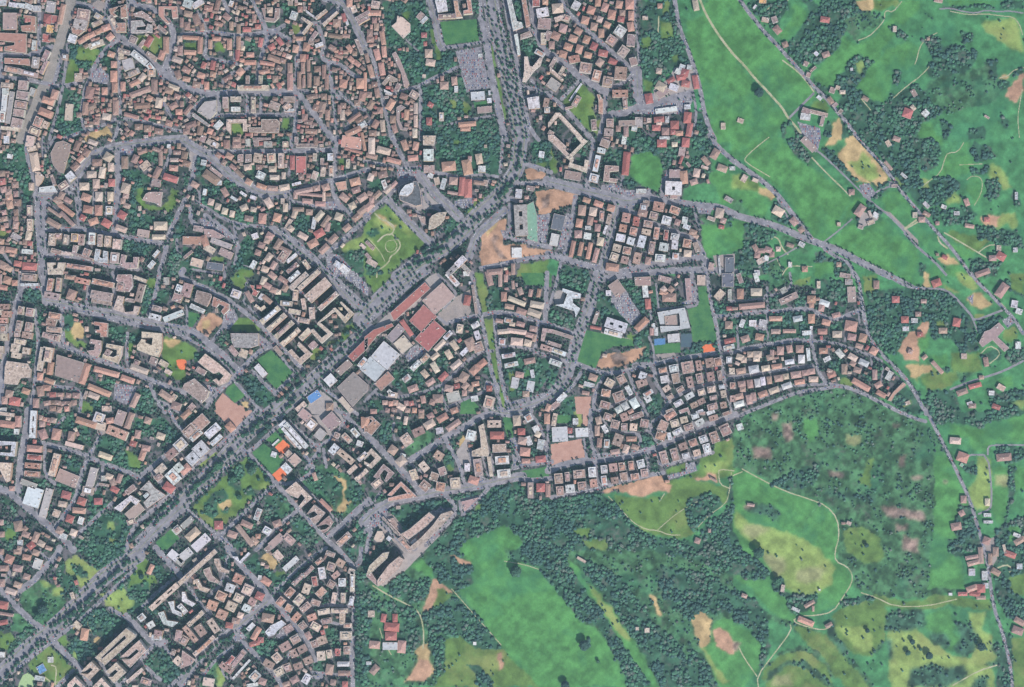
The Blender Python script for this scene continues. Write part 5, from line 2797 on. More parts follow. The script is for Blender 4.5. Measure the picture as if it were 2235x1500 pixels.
rd 12 1390 230 1390 190 1420 178 1600 180
pt 9 50 310 160 370 280 430 420 475 510 510 570 580 580 680 555 760 560 815 620 840 650 880 650 930 600 1010 545 1090 450 1110 370 1110 320 1140 400 1170 490 1190 530 1170
pt 8 0 345 50 325
pt 9 310 1150 320 1190 230 1310 130 1440 140 1510
pt 8 130 1440 60 1340 30 1280
pt 8 700 985 780 1010 880 1060 1050 1060 1220 1020
pt 12 1420 860 1490 830 1520 850 1510 870
pt 10 1200 1490 1340 1410 1440 1380
w3 35 80 35 35 -20
C2 1210 155 60 35 5
O2 1250 245 60 50 20
v1 1248 287 20 20 30
P2 1475 245 80 40 -5
C2 1385 490 25 40 0
w2 1385 560 40 20 0
w2 1390 598 50 15 0
P2 1215 622 55 40 -10
P2 1245 550 30 30 -30
P2 1255 475 30 40 0
P2 1300 790 70 20 -10
P2 1310 820 70 25 -15
w2 1300 872 35 38 0
w2 1370 890 30 50 0
w2 1375 945 30 30 0
P2 1350 780 25 90 -5
R2 1350 960 45 45 0
O2 1300 960 60 30 -20
R2 1250 990 50 20 0
R2 1315 990 60 25 10
P2 1350 1010 50 20 0
w1 1185 992 20 15 0
P2 1380 700 40 40 20
P2 1400 800 20 60 0
c2 1385 680 60 20 0
R2 1510 775 60 30 20
c2 1480 750 15 60 -15
P2 1560 700 60 30 -30
w2 1545 670 40 20 20
P2 1430 870 50 30 30
w2 1560 840 30 30 0
P2 1560 1140 60 30 30
P2 1550 1190 60 40 20
P2 1430 760 30 50 0
c2 630 605 25 20 20
P2 600 605 20 12 0
O2 395 1140 90 30 22
P2 415 1045 60 20 -30
w2 340 1075 45 18 25
P2 435 1070 12 30 0
c2 270 960 20 40 10
P2 520 1160 40 20 -30
P2 60 1000 30 20 20
P2 95 505 40 15 10
w2 470 968 10 10 0
@ 800 1200 2.794
Gk 0 200 230 100 380 0 2235 0 2235 836 780 836 400 836 0 836
Gw 380 0 540 0 640 100 640 220 560 250 420 170 350 80
Gf 270 90 330 50 400 120 420 170 380 160 290 110
Ge 510 30 560 45 640 80 640 95 560 75
Ge 400 170 440 180 520 260 470 260 420 330 410 370 340 390 380 260
Gg 430 250 470 240 510 280 470 340 410 360
Gw 100 220 200 130 300 180 380 160 380 240 350 300 270 330 180 280
Gw 580 220 700 200 740 300 800 420 840 440 820 480 780 460 720 400 660 340 600 270
Gw 0 290 260 340 310 400 230 450 190 380 100 360 0 400
Gw 350 390 500 300 560 290 700 420 820 590 800 620 680 600 600 550 480 510 360 490
Gw 200 460 300 430 340 480 330 560 270 640 200 580
Gw 380 520 480 540 470 700 440 760 400 620
Gf 560 0 830 0 860 60 960 80 1050 110 1100 180 1180 280 1280 380 1300 430 1400 480 1480 580 1550 740 1580 836 1050 836 880 660 820 600 700 420 560 260 650 200 650 90 600 50
Gg 480 540 560 530 660 600 820 610 880 660 1060 836 400 836 470 760 480 640
Gy 720 640 840 640 800 740 700 700
Ge 790 640 820 630 830 720 810 740
Gt 300 600 380 560 380 660 410 740 380 790 330 790 230 810 270 750 310 670
Ge 320 660 380 670 400 740 370 800 240 800 290 720
Gw 610 690 680 700 760 780 770 836 690 836 670 770
Gw 1200 810 1240 820 1240 836 1200 836
Gw 880 110 940 110 940 150 890 155
Gw 1295 560 1355 550 1350 600 1310 615
Gw 850 0 1240 0 1220 50 1260 100 1300 180 1360 280 1450 400 1560 540 1660 680 1740 836 1590 836 1560 730 1490 590 1420 480 1300 420 1240 350 1160 260 1100 170 1040 100 900 70
Gf 1200 50 1280 90 1320 170 1400 240 1480 340 1560 460 1620 550 1700 670 1780 836 1740 836 1640 690 1540 530 1440 390 1340 250 1280 160
Gy 1340 190 1400 250 1480 350 1560 470 1610 540 1600 560 1520 480 1420 340
Gw 1240 0 2235 0 2235 150 2000 60 1700 0
Gw 1260 30 1400 80 1560 180 1660 300 1780 480 1900 560 1960 700 2100 836 1790 836 1700 660 1600 500 1460 290 1340 140
Gw 1780 100 2100 150 2235 260 2235 380 2080 400 1960 420 1860 360 1800 280
Gw 1960 560 2060 680 2140 836 1980 836
Gk 1660 130 1740 90 1770 180 1780 340 1820 480 1770 440 1720 300
Gt 1720 280 1750 280 1800 400 1780 410
Gt 1980 420 2040 380 2100 430 2090 560 2040 600 2000 500
Gf 2040 600 2090 560 2120 440 2180 410 2235 420 2235 836 2150 836
Gy 2040 600 2070 620 2200 800 2170 820 2100 720
Ge 2110 500 2160 470 2200 500 2235 560 2235 640 2180 620 2130 570
Gt 1100 1 1101 2 1100 3
pt 12 40 220 120 270 260 340 320 380 340 440 350 520 345 600
pt 8 520 240 660 400 820 580
pt 8 80 480 100 550 150 640
pt 7 840 70 960 90 1050 120
R2 155 470 90 50 5
R2 150 525 70 50 0
P2 50 578 65 45 5
w3 145 585 90 45 0
P2 215 590 50 75 5
R2 105 415 30 50 10
R2 175 415 30 50 0
P2 50 730 60 40 -50
P2 110 580 20 40 0
c2 30 390 40 40 0
w2 15 690 30 20 0
w2 660 570 20 20 0
c2 1310 60 60 16 30
c2 1650 480 20 20 0
c2 1710 490 30 30 0
@ 0 1200
rd 180 1500 60 1200 240 980 450 750 700 560 870 300 1080 100 1270 -60 1420
rd 50 1480 200 1100 560 880 760 620 960 400 1130 200 1280 -20 1460
rd 70 650 -20 620 60 500 180 380 330 240 430 140 500
rd 70 -20 400 60 500 180 620 300 740 400 820 500 900 640 1060 780 1200 900 1330 980 1460
rd 70 1700 -20 1860 160 2020 330
rd 70 1380 720 1520 870 1660 1010 1720 1040 1800 1000
rd 50 1200 640 1400 760
rd 50 1680 1040 1560 1180 1420 1350 1300 1500
rd 50 800 1320 700 1420 620 1500
rd 50 1100 1240 1220 1400 1300 1500
rd 50 1560 1250 1700 1380 1750 1420
rd 50 1850 1500 2020 1340
rd 50 1560 620 1700 480 1900 310
rd 40 440 0 480 80 560 120
rd 40 140 500 20 380 130 220 0 60
rd 45 1790 1060 1960 1260
Gw 230 430 330 380 440 380 500 440 440 600 360 670 260 660 220 560
Gw 600 120 680 140 700 260 840 300 860 440 760 480 680 440 620 300
Gw 480 430 560 380 700 440 720 560 620 700 560 620 500 560
Gk 220 400 480 330 600 380 740 560 560 860 400 800 250 650
Gy 440 340 540 340 540 400 480 420
Gy 560 440 700 420 700 480 560 500
Gy 700 140 840 60 1000 180 1120 200 1000 340 880 420 840 300 720 260
Gw 880 -20 1480 -20 1460 50 1200 180 1080 210 960 120
Gw 780 150 900 170 960 300 880 310 800 220
Gw 780 420 860 440 860 520 740 560
Gg 1460 150 1540 80 1620 100 1620 200 1560 280 1700 280 1720 360 1640 380 1640 500 1580 560 1500 440 1380 440 1400 280
Gw 1220 300 1380 240 1400 440 1260 420
Gw 1460 370 1620 360 1640 560 1500 620 1400 700 1340 680 1360 560
Gw 1640 120 1760 160 1900 300 1740 350 1680 240
Gy 1100 480 1340 420 1480 560 1380 700 1280 680 1150 620
Gw 1380 430 1460 460 1460 520 1380 520
Gw 820 700 1000 620 1160 660 1380 760 1250 900 1180 980 1040 920 960 880 820 760
Gw 720 860 820 820 820 920 740 960
Gg 620 960 700 920 760 1000 720 1080 640 1020
Gw 820 940 960 1000 1080 1040 1020 1160 880 1240 780 1160 720 1060
Gt 1020 930 1090 960 1080 1030 1010 1010
Gy 780 1100 840 1110 860 1200 800 1180
Gg -20 880 120 900 160 980 100 1080 0 1100
Gw 160 940 340 820 420 880 280 1000 140 1120 80 1120
Gk 120 700 240 700 360 820 200 920 120 880
Gg 480 1060 540 1040 660 1140 820 1330 620 1500 500 1440 380 1360 300 1240
Gv 210 1450 250 1370 310 1340 380 1400 360 1500 200 1500
Gw 370 670 450 670 460 760 400 790
Gw 440 610 520 610 520 700 450 690
Gw 1780 1060 1960 1230 1980 1340 1860 1460 1700 1380 1580 1240 1640 1140
Gw 1640 480 1760 500 1800 620 1740 720 1640 700 1600 640
Gw 1500 640 1560 600 1560 700 1500 700
Gt 820 800 900 830 850 900 800 860
pt 20 450 1360 600 1480 780 1330
pt 20 560 1260 620 1280 600 1480
pt 16 1020 930 940 800 1030 720
T 16 1420 120 1060 420 26
T 18 1060 480 560 860 26
T 12 540 940 60 1340 22
T 12 460 980 0 1440 22
T 10 1000 560 720 800 24
O3 110 100 90 90 20
P3 200 20 80 50 0
O3 300 80 90 60 10
w3 420 150 90 110 20
R3 380 200 80 50 30
P3 200 200 100 70 10
P3 50 200 90 60 0
C3 130 450 120 60 20
P3 200 380 80 60 20
P3 30 360 60 80 0
P3 300 290 70 60 20
R3 40 600 110 80 10
P3 80 700 150 30 10
R3 40 790 110 50 -10
P3 20 20 50 60 0
P3 400 30 70 60 20
w3 30 1140 60 60 0
c3 800 500 40 80 -20
c2 850 820 90 70 40
O3 930 920 80 130 10
O3 1650 210 50 110 25
w1 555 1200 60 60 0
u1 455 1300 90 90 -30
w2 440 1400 110 50 10
qc9 1060 1160 1400 840 1500 910 1500 940 1160 1250 1130 1180 1400 950 1380 920 1130 1160 1150 1230
qc9 1330 1160 1540 970 1620 1080 1440 1270 1350 1180 1440 1180 1540 1090 1510 1070 1420 1150
qc9 910 1310 1020 1200 1110 1290 1000 1400 900 1330 980 1340 1040 1290 1010 1270 950 1310
qc9 1170 1320 1290 1210 1400 1320 1270 1440 1200 1370 1250 1370 1310 1310 1280 1290 1220 1340
qc8 760 1450 840 1370 950 1480 920 1500 840 1430 800 1490 760 1500
qc8 1030 1480 1130 1380 1230 1490 1180 1500 1120 1440 1080 1500
c8 1490 1360 230 40 -40
c9 1810 500 400 60 -42
w6 1560 730 80 70 -40
w6 1660 810 80 70 -30
p6 1740 900 90 60 10
qw7 1740 680 1800 660 1840 760 1960 780 1900 830 1800 800
qw7 1850 560 1910 550 1920 640 2000 680 2000 720 1900 680
p6 1960 930 70 120 10
w2 1900 60 120 90 40
g2 1970 130 80 70 40
p4 1600 1430 110 70 20
c3 1480 1490 60 30 0
w4 1720 950 110 60 0
p5 1900 1110 50 60 20
c5 1950 1200 80 90 40
@ 400 1200
rd 70 480 -20 640 180 800 350 950 520 1100 700 1250 850 1380 1060 1440 1200
rd 65 560 920 700 1060 850 1200 1000 1350 1100 1520
rd 90 -20 1460 100 1280 300 1060 500 900 700 760 880 600 920 560
rd 60 -20 320 200 120 340 0
rd 60 1680 -20 1800 120 1860 180 1940 130 1940 -20
rd 60 1860 170 1870 400 1870 620 1850 900 1840 1200 1850 1500
rd 45 1860 620 1600 600 1450 620 1250 480
rd 45 960 500 1150 300 1300 170 1480 20 1560 -20
rd 45 250 720 400 860 460 900
rd 45 -20 320 60 400 160 560 300 700
rd 45 1580 300 1700 400 1680 540
rd 45 1180 1100 1100 1250 1000 1340
rd 45 1400 1340 1840 1380
rd 50 1340 1380 1500 1400 1500 1360
rd 40 1330 840 1500 760 1860 860
rd 45 480 300 700 520 800 620
rd 45 480 80 420 380 280 500
rd 35 1000 420 1250 680 1280 740
rd 35 1140 1160 1440 1060
rd 45 230 1360 350 1200 540 1060
rd 35 400 1250 460 1400 540 1400
Ga 460 880 600 860 700 960 600 1000 480 960
Ga 740 360 900 460 1000 560 1060 640 960 600
Ga 1100 820 1200 840 1180 900 1080 980 1000 960
Gt 850 80 900 30 1040 150 960 240 840 110
Gw 640 160 820 20 840 130 940 250 1060 260 1000 380 820 280 700 240
Gg 1000 240 1100 230 1100 300 1020 300
Gw 1040 280 1260 220 1280 270 1060 480 960 440
Gw 360 60 500 60 540 160 500 180 440 130
Gw 80 140 200 180 120 280 40 280
Gw 880 580 960 600 1040 700 960 720 880 680
Gw 680 860 760 820 900 880 880 960 860 1000 1000 960 1000 1100 900 1160 740 1080 680 940
Gw 1500 820 1700 880 1700 1040 1640 1060 1560 960
Gw 1740 -20 1920 -20 1900 100 1820 100
Gw 1880 220 2030 100 2030 1300 1950 1400 1900 1300
Gw 1850 1280 2020 1400 2020 1500 1860 1500
Gk 260 1200 380 1220 480 1300 480 1400 300 1500 160 1500 200 1380
Gy 380 1260 480 1340 420 1500 360 1500
Gw 350 1120 440 1080 460 1160 380 1200
Gw 1400 1210 1560 1130 1580 1240 1500 1340 1400 1300
Gw 1560 400 1600 500 1500 520
T 14 440 960 0 1360 26
T 6 560 920 440 1000 26
T 30 1890 200 1890 1400 24
w2 20 60 180 90 -40
c6 160 190 560 50 -42
qc7 350 90 400 90 430 180 510 220 500 250 400 230 350 130
qp7 230 210 300 180 330 270 410 340 390 360 290 330 240 250
qc7 130 320 180 310 220 390 300 420 270 460 190 430
qw7 0 450 30 450 60 530 150 580 110 610 0 550
c7 150 740 220 50 -42
w4 0 640 60 120 -42
P6 200 870 130 90 55
P6 90 910 210 60 50
P6 20 980 80 100 30
C6 340 820 160 80 55
p6 290 770 80 60 -30
P6 370 900 60 50 0
c6 240 1040 300 50 -42
qp5 0 1090 140 1190 100 1240 -20 1290
O5 610 310 110 100 25
w5 520 410 100 90 20
C5 710 430 110 110 25
O5 420 500 110 100 25
C5 610 520 100 90 25
O5 325 600 110 100 20
C5 530 610 110 100 25
w5 700 630 90 80 25
O5 430 700 110 100 25
P5 760 560 80 80 30
R4 840 500 90 80 25
R4 510 820 80 60 10
P4 580 770 80 60 10
C4 630 710 60 60 20
qw4 540 70 600 70 620 120 720 20 740 40 630 150
w3 1180 150 200 60 -42
c3 1040 60 80 110 -40
w3 1100 70 60 60 30
o3 910 340 110 70 35
w3 840 300 40 50 10
P4 930 740 130 90 10
w2 740 840 100 50 -45
o3 800 910 150 60 -60
r3 780 1020 110 50 -15
r3 850 980 60 60 0
qw5 900 890 960 820 1080 760 1130 800 1040 870 1000 920 940 940
p2 1150 860 100 80 -30
P5 1230 970 100 90 -30
P5 1120 1050 120 90 -30
P5 1300 1080 120 80 -30
C5 1030 1170 90 100 -40
P5 940 1240 120 80 30
P5 1220 1120 90 90 -20
P5 1370 1200 100 80 -25
P5 1260 1260 100 70 -20
C5 1060 1320 120 90 -30
P5 1140 1280 90 90 -20
O5 1070 560 100 80 -50
O5 1160 630 80 80 30
O5 1170 460 110 80 -50
C5 1270 540 120 90 -50
O5 1240 730 110 70 -50
P5 1340 620 120 70 -40
P5 1310 820 80 80 -40
O5 1410 730 100 70 -20
C5 1450 830 110 80 30
P5 1350 470 30 10 0
C5 1350 420 80 110 20
R5 1440 340 60 110 -10
P5 1370 230 150 50 -45
P5 1260 320 160 50 -45
O5 1490 120 90 50 -40
P5 1610 40 100 50 20
P5 1620 180 90 90 20
P5 1720 140 90 80 30
P5 1670 270 90 60 -40
W5 1520 250 70 130 -10
O5 1510 460 110 80 -45
P5 1620 370 80 80 30
P5 1450 570 100 60 20
c5 1840 230 70 60 20
c5 1850 340 50 230 0
W5 1740 350 80 90 0
c5 1650 520 50 120 10
c5 1750 520 50 110 0
w5 1840 550 50 100 10
C5 1540 670 130 60 -10
C5 1710 660 180 50 0
c5 1740 740 60 130 0
c5 1800 820 90 50 0
P5 1570 770 110 60 -10
C5 1780 930 130 90 0
P4 1370 930 60 80 -30
P5 1440 1020 80 80 -20
P5 1520 980 100 90 -20
C5 1510 1150 90 100 -5
C5 1600 1130 60 90 -10
R5 1690 1110 60 80 0
P5 1790 1090 70 90 0
W4 1750 1240 130 50 0
P4 1600 1300 80 110 10
P4 1760 1340 130 50 0
P4 1660 1330 90 60 20
P5 600 1190 250 60 -50
R5 520 1200 120 50 -50
P5 480 1280 160 70 35
w3 640 1300 280 25 -48
w5 790 1370 110 90 -45
P4 870 1430 80 70 20
c3 280 1440 120 90 10
w4 760 1470 120 40 -10
P4 1130 1460 80 50 -20
P4 1220 1410 90 70 -30
w4 1350 1400 80 110 30
P4 1640 1440 60 60 10
R4 1770 1460 60 60 0
n* 3 1330 900 1400 880 60 50
@ 760 1050 6.25
Gl 1450 470 1400 430 1180 620 860 900 700 700 560 500 400 600 640 840 760 980 640 1080 400 1400 480 1440 760 1240 1000 1000 1240 760
Ga 160 660 420 560 560 420 420 330 240 470 160 560
Gp 540 480 600 440 960 900 880 1000 760 960 420 640
Gw 580 400 740 330 900 360 1080 290 1060 400 820 600 700 700 640 560 740 480
Gw 220 760 300 780 300 1000 440 840 560 800 500 900 240 1240 200 1060
Gl 1520 240 1850 190 1560 480
!qc9 1110 415 1190 480 1080 600 830 785 720 715 850 640 | upper long cream slab of the stepped megablock on the forest edge
!qc9 1270 440 1410 395 1445 425 1330 545 1180 690 1060 810 900 930 855 880 1000 760 1160 590 | lower long cream slab of the stepped megablock on the forest edge
!qc9 255 1270 300 1140 480 970 565 955 540 1040 330 1235 | short curved cream slab at the lower left tip of the megablock
!qc9 405 1345 440 1290 560 1130 700 1015 770 1060 700 1190 480 1395 410 1425 | tapering pinkish slab closing the lower tip of the megablock
!qp7 250 1280 325 1240 400 1350 400 1420 | narrow linking block across the lower tip of the megablock
!p3 680 700 330 30 48 | long thin terrace strip crossing the middle of the megablock
!p3 580 610 330 30 48
!w3 560 780 60 60 40
!qc2 370 740 400 680 470 680 500 760 460 830 390 830 350 790 | low rounded fawn pavilion beside the megablock
!qp2 620 500 700 620 660 680 540 520
!qp2 1540 280 1790 220 1590 420 | triangular low pinkish parking deck beside the forest road
!p4 780 860 240 60 48
!w5 900 820 90 50 -42
@ 800 300
Gg 40 1100 200 1020 330 1050 380 1150 340 1260 240 1300 120 1240
Gy 300 780 420 900 520 1040 460 1080 360 960 260 840
Gt 110 840 200 860 250 940 330 960 300 1000 220 960 140 900
pt 10 300 1120 340 1180 310 1240 240 1260 200 1200 220 1130 300 1120
Gw 0 1380 120 1420 100 1500 0 1500
Gt 1330 900 1420 900 1400 1000 1300 1080
Gq 1380 1050 1430 1080 1400 1160 1470 1240 1540 1320 1480 1340 1400 1220 1340 1120
Gq 1900 640 1990 620 1990 760 1900 780
@ 1200 600
Gq 640 880 760 860 840 900 820 960 700 980
"""
# ---------------------------------------------------------------- helpers
PX = 1.5                      # metres per unit of the plan
W0, H0 = 2235, 1500
MG = 60                       # margin of the land raster beyond the frame
rng = np.random.default_rng(7)
random.seed(7)
COL = bpy.data.collections.new("place"); scene.collection.children.link(COL)

def wx(x): return (x - W0/2)*PX
def wy(y): return (H0/2 - y)*PX

def vnoise(shape, cell, seed):
    """smooth value noise, about 0..1"""
    r = np.random.default_rng(seed)
    h, w = shape
    gh, gw = int(h/cell)+3, int(w/cell)+3
    g = r.random((gh, gw)).astype(np.float32)
    y = np.arange(h)/cell; x = np.arange(w)/cell
    yi = y.astype(int); xi = x.astype(int)
    fy = y-yi; fx = x-xi
    fy = (fy*fy*(3-2*fy))[:, None].astype(np.float32); fx = (fx*fx*(3-2*fx))[None, :].astype(np.float32)
    a = g[yi][:, xi]; b = g[yi][:, xi+1]; c = g[yi+1][:, xi]; d = g[yi+1][:, xi+1]
    return (a*(1-fx)+b*fx)*(1-fy)+(c*(1-fx)+d*fx)*fy

def fbm(shape, cell, seed, n=4):
    s = 0; t = 0; a = 1.0
    for i in range(n):
        s = s+a*vnoise(shape, max(cell/2**i, 1.0), seed+i); t += a; a *= .6
    return s/t

RH, RW = H0+2*MG, W0+2*MG
def poly_mask(pts):
    p = np.array(pts, float)+MG
    x0 = max(int(p[:, 0].min())-1, 0); x1 = min(int(p[:, 0].max())+2, RW)
    y0 = max(int(p[:, 1].min())-1, 0); y1 = min(int(p[:, 1].max())+2, RH)
    if x1 <= x0 or y1 <= y0: return None
    X, Y = np.meshgrid(np.arange(x0, x1)+.5, np.arange(y0, y1)+.5)
    m = np.zeros(X.shape, bool); n = len(p)
    for i in range(n):
        ax, ay = p[i]; bx, by = p[(i+1) % n]
        if ay == by: continue
        c = ((ay > Y) != (by > Y)) & (X < (bx-ax)*(Y-ay)/(by-ay)+ax)
        m ^= c
    return (slice(y0, y1), slice(x0, x1)), m

def seg_masks(pts, w, off=0.0):
    for (a, b) in zip(pts[:-1], pts[1:]):
        ax, ay = a[0]+MG, a[1]+MG; bx, by = b[0]+MG, b[1]+MG
        L = math.hypot(bx-ax, by-ay)
        if L < .01: continue
        nx, ny = -(by-ay)/L*off, (bx-ax)/L*off
        ax += nx; bx += nx; ay += ny; by += ny
        x0 = max(int(min(ax, bx)-w)-1, 0); x1 = min(int(max(ax, bx)+w)+2, RW)
        y0 = max(int(min(ay, by)-w)-1, 0); y1 = min(int(max(ay, by)+w)+2, RH)
        if x1 <= x0 or y1 <= y0: continue
        X, Y = np.meshgrid(np.arange(x0, x1)+.5, np.arange(y0, y1)+.5)
        t = np.clip(((X-ax)*(bx-ax)+(Y-ay)*(by-ay))/(L*L), 0, 1)
        d = np.hypot(X-ax-t*(bx-ax), Y-ay-t*(by-ay))
        yield (slice(y0, y1), slice(x0, x1)), d <= w/2

def smooth_line(pts):
    if len(pts) < 3: return pts
    out = [pts[0]]
    for a, b in zip(pts[:-1], pts[1:]):
        out.append((a[0]*.75+b[0]*.25, a[1]*.75+b[1]*.25))
        out.append((a[0]*.25+b[0]*.75, a[1]*.25+b[1]*.75))
    out.append(pts[-1])
    return out

# ---------------------------------------------------------------- read the survey
roads, lands, blds, rows, trees_in = [], [], [], [], []
ox = oy = 0; sc = 5.0
for ln in DATA.split('\n'):
    t = ln.split()
    if not t: continue
    k = t[0]
    if k == '@':
        ox, oy = float(t[1]), float(t[2]); sc = float(t[3]) if len(t) > 3 else 5.0
        continue
    lab = None
    if '|' in ln:
        ln, lab = ln.split('|'); t = ln.split(); lab = lab.strip()
    force = k[0] == '!'
    if force: k = k[1:]
    ring = k[0] == '*'
    if ring: k = k[1:]
    v = [float(q) for q in t[1:]]
    P = lambda q: [(ox+q[i]/sc, oy+q[i+1]/sc) for i in range(0, len(q)-1, 2)]
    if k in ('rd', 'pt', 'rl'):
        roads.append((k, v[0]/sc, smooth_line(P(v[1:]))))
    elif k[0] == 'G' and not k[1].isdigit():
        if len(v) >= 6: lands.append((k[1], P(v)))
    elif k[0] == 'T':
        trees_in.append((int(v[0]), ox+v[1]/sc, oy+v[2]/sc, ox+v[3]/sc, oy+v[4]/sc, v[5]/sc))
    elif k[0] == 'n':
        rows.append((int(v[0]), ox+v[1]/sc, oy+v[2]/sc, ox+v[3]/sc, oy+v[4]/sc, v[5]/sc, v[6]/sc))
    elif k[0] == 'q':
        if len(v) >= 6: blds.append(dict(c=k[1], st=int(k[2:]), poly=P(v), q=True, force=force, lab=lab))
    else:
        if len(v) < 5 or (v[2] <= 12 and v[3] <= 12 and sc == 5): continue
        cx, cy, w, h, a = ox+v[0]/sc, oy+v[1]/sc, v[2]/sc, v[3]/sc, v[4]
        if k[0] == 'G': continue
        blds.append(dict(c=k[0], st=int(k[1:]), cx=cx, cy=cy, w=w, h=h, a=a, q=False, force=force, lab=lab, ring=ring))

# ---------------------------------------------------------------- land cover raster
URB = [(-80, -80), (1400, -80), (1400, 250), (1560, 240), (1540, 560), (1560, 600), (1880, 640), (1900, 760), (2000, 870),
       (1980, 880), (1830, 850), (1620, 905), (1600, 960), (1450, 1060), (1240, 1085), (1000, 1130), (850, 1290),
       (780, 1280), (775, 1600), (-80, 1600)]
NAT = 'ufgmkwyteqxj'
land = np.full((RH, RW), ord('m'), np.uint8)
s, m = poly_mask(URB); land[s][m] = ord('u')
urban = land == ord('u')
for c, p in lands:
    if c in NAT:
        r = poly_mask(p)
        if r: land[r[0]][r[1]] = ord(c)
# ragged natural edges
dx = (fbm((RH, RW), 14, 11, 3)-.5)*13; dy = (fbm((RH, RW), 14, 21, 3)-.5)*13
yy, xx = np.mgrid[0:RH, 0:RW]
land = land[np.clip((yy+dy).astype(int), 0, RH-1), np.clip((xx+dx).astype(int), 0, RW-1)]
hard = np.zeros((RH, RW), np.uint8)
for c, p in lands:
    if c not in NAT:
        r = poly_mask(p)
        if r: hard[r[0]][r[1]] = ord(c)
roadmask = np.zeros((RH, RW), bool)
roads = [(k, w*(.68 if p[0][0] > 1620 else .86) if k == 'rd' and w < 14 else w, p) for k, w, p in roads]
for k, w, p in sorted(roads, key=lambda r: {'pt': 0, 'rl': 1, 'rd': 2}[r[0]]):
    if k == 'pt':
        for s, m in seg_masks(p, max(w*.7, 1.5)): hard[s][m] = ord('P')
    elif k == 'rl':
        for s, m in seg_masks(p, w): hard[s][m] = ord('L')
for k, w, p in roads:
    if k == 'rd':
        for s, m in seg_masks(p, w):
            hard[s][m] = np.where(hard[s][m] == ord('R'), ord('R'), ord('S'))
for k, w, p in roads:
    if k == 'rd':
        for s, m in seg_masks(p, max(w-(2.6 if w > 8 else 1.2), 2.6)): hard[s][m] = ord('R')
for k, w, p in roads:
    if k == 'rd' and w > 26:
        for o in (-.27, .27):
            for s, m in seg_masks(p, 2.6, o*w): hard[s][m] = ord('V')
    elif k == 'rd' and w > 17:
        for s, m in seg_masks(p, 1.6, 0): hard[s][m] = ord('V')
roadmask = np.isin(hard, [ord('R'), ord('S'), ord('L'), ord('V')])

# ---------------------------------------------------------------- buildings: footprints, clashes, gap filling
def box_poly(cx, cy, w, h, a):
    ca, sa = math.cos(math.radians(a)), math.sin(math.radians(a))
    return [(cx+x*ca-y*sa, cy+x*sa+y*ca) for x, y in ((-w/2, -h/2), (w/2, -h/2), (w/2, h/2), (-w/2, h/2))]
occ = np.zeros((RH, RW), bool)
placed = []
def area_of(p):
    return .5*sum(p[i][0]*p[(i+1) % len(p)][1]-p[(i+1) % len(p)][0]*p[i][1] for i in range(len(p)))
def place(b, maxclash=.35, roadclash=1.0):
    if not b['q']: b['poly'] = box_poly(b['cx'], b['cy'], b['w'], b['h'], b['a'])
    p = b['poly']
    A = area_of(p)
    if A < 0: p = b['poly'] = p[::-1]; A = -A
    b['area'] = A
    r = poly_mask(p)
    if r is None: return False
    n = r[1].sum()
    if n == 0: return False
    if not b.get('force'):
        if occ[r[0]][r[1]].sum() > maxclash*n: return False
        if roadmask[r[0]][r[1]].sum() > roadclash*n: return False
    occ[r[0]][r[1]] = True
    if b['q']:
        b['cx'] = sum(q[0] for q in p)/len(p); b['cy'] = sum(q[1] for q in p)/len(p)
    placed.append(b); return True
for b in sorted(blds, key=lambda b: -b['q']):
    place(b, .3, .75)
for n, x0, y0, x1, y1, w, h in rows:
    a = math.degrees(math.atan2(y1-y0, x1-x0))
    for i in range(n):
        f = (i+.5)/n
        place(dict(c=random.choice('OPPCPRK'), st=random.choice((2, 3, 3, 4)), cx=x0+(x1-x0)*f+random.uniform(-1, 1), cy=y0+(y1-y0)*f+random.uniform(-1.5, 1.5),
              w=w*random.uniform(.8, 1.15), h=h*random.uniform(.8, 1.2), a=a+random.gauss(0, 6), q=False, force=False, lab=None), .15, .2)
hand = list(placed)
HX = np.array([[b['cx'], b['cy'], (b.get('a') or 0)] for b in hand])
solid = roadmask | (hard > 0)
cand = np.argwhere(urban & (land == ord('u')) & ~solid & ~occ)
clump0 = fbm((RH, RW), 26, 401, 3)
rng.shuffle(cand)
nf = 0
for (cy, cx) in cand[:60000]:
    x, y = cx-MG+.5, cy-MG+.5
    if not (-10 < x < W0+10 and -10 < y < H0+10): continue
    big = x < 1000
    w = random.uniform(5.5, 10.5) if big else random.uniform(6, 10); h = max(4.2, w*random.uniform(.45, .8))
    r = max(3, int(h*.62))
    if not (y < 370 and x < 900 or x < 100 and y < 600) and random.random() < .93: continue
    if clump0[cy, cx] > .56: continue
    if occ[cy-r:cy+r+1, cx-r:cx+r+1].any() or solid[cy-2:cy+3, cx-2:cx+3].any(): continue
    d = (HX[:, 0]-x)**2+(HX[:, 1]-y)**2; i = int(d.argmin())
    if place(dict(c=random.choice('OPPKKCRpK'), st=random.choice((2, 3, 3, 4)), cx=x, cy=y, w=w, h=h, a=HX[i, 2]+random.choice((0, 90))+random.gauss(0, 4),
                  q=False, force=False, lab=None), .0, .05): nf += 1
    if nf > 2300: break
print('buildings', len(hand), 'filled', nf)

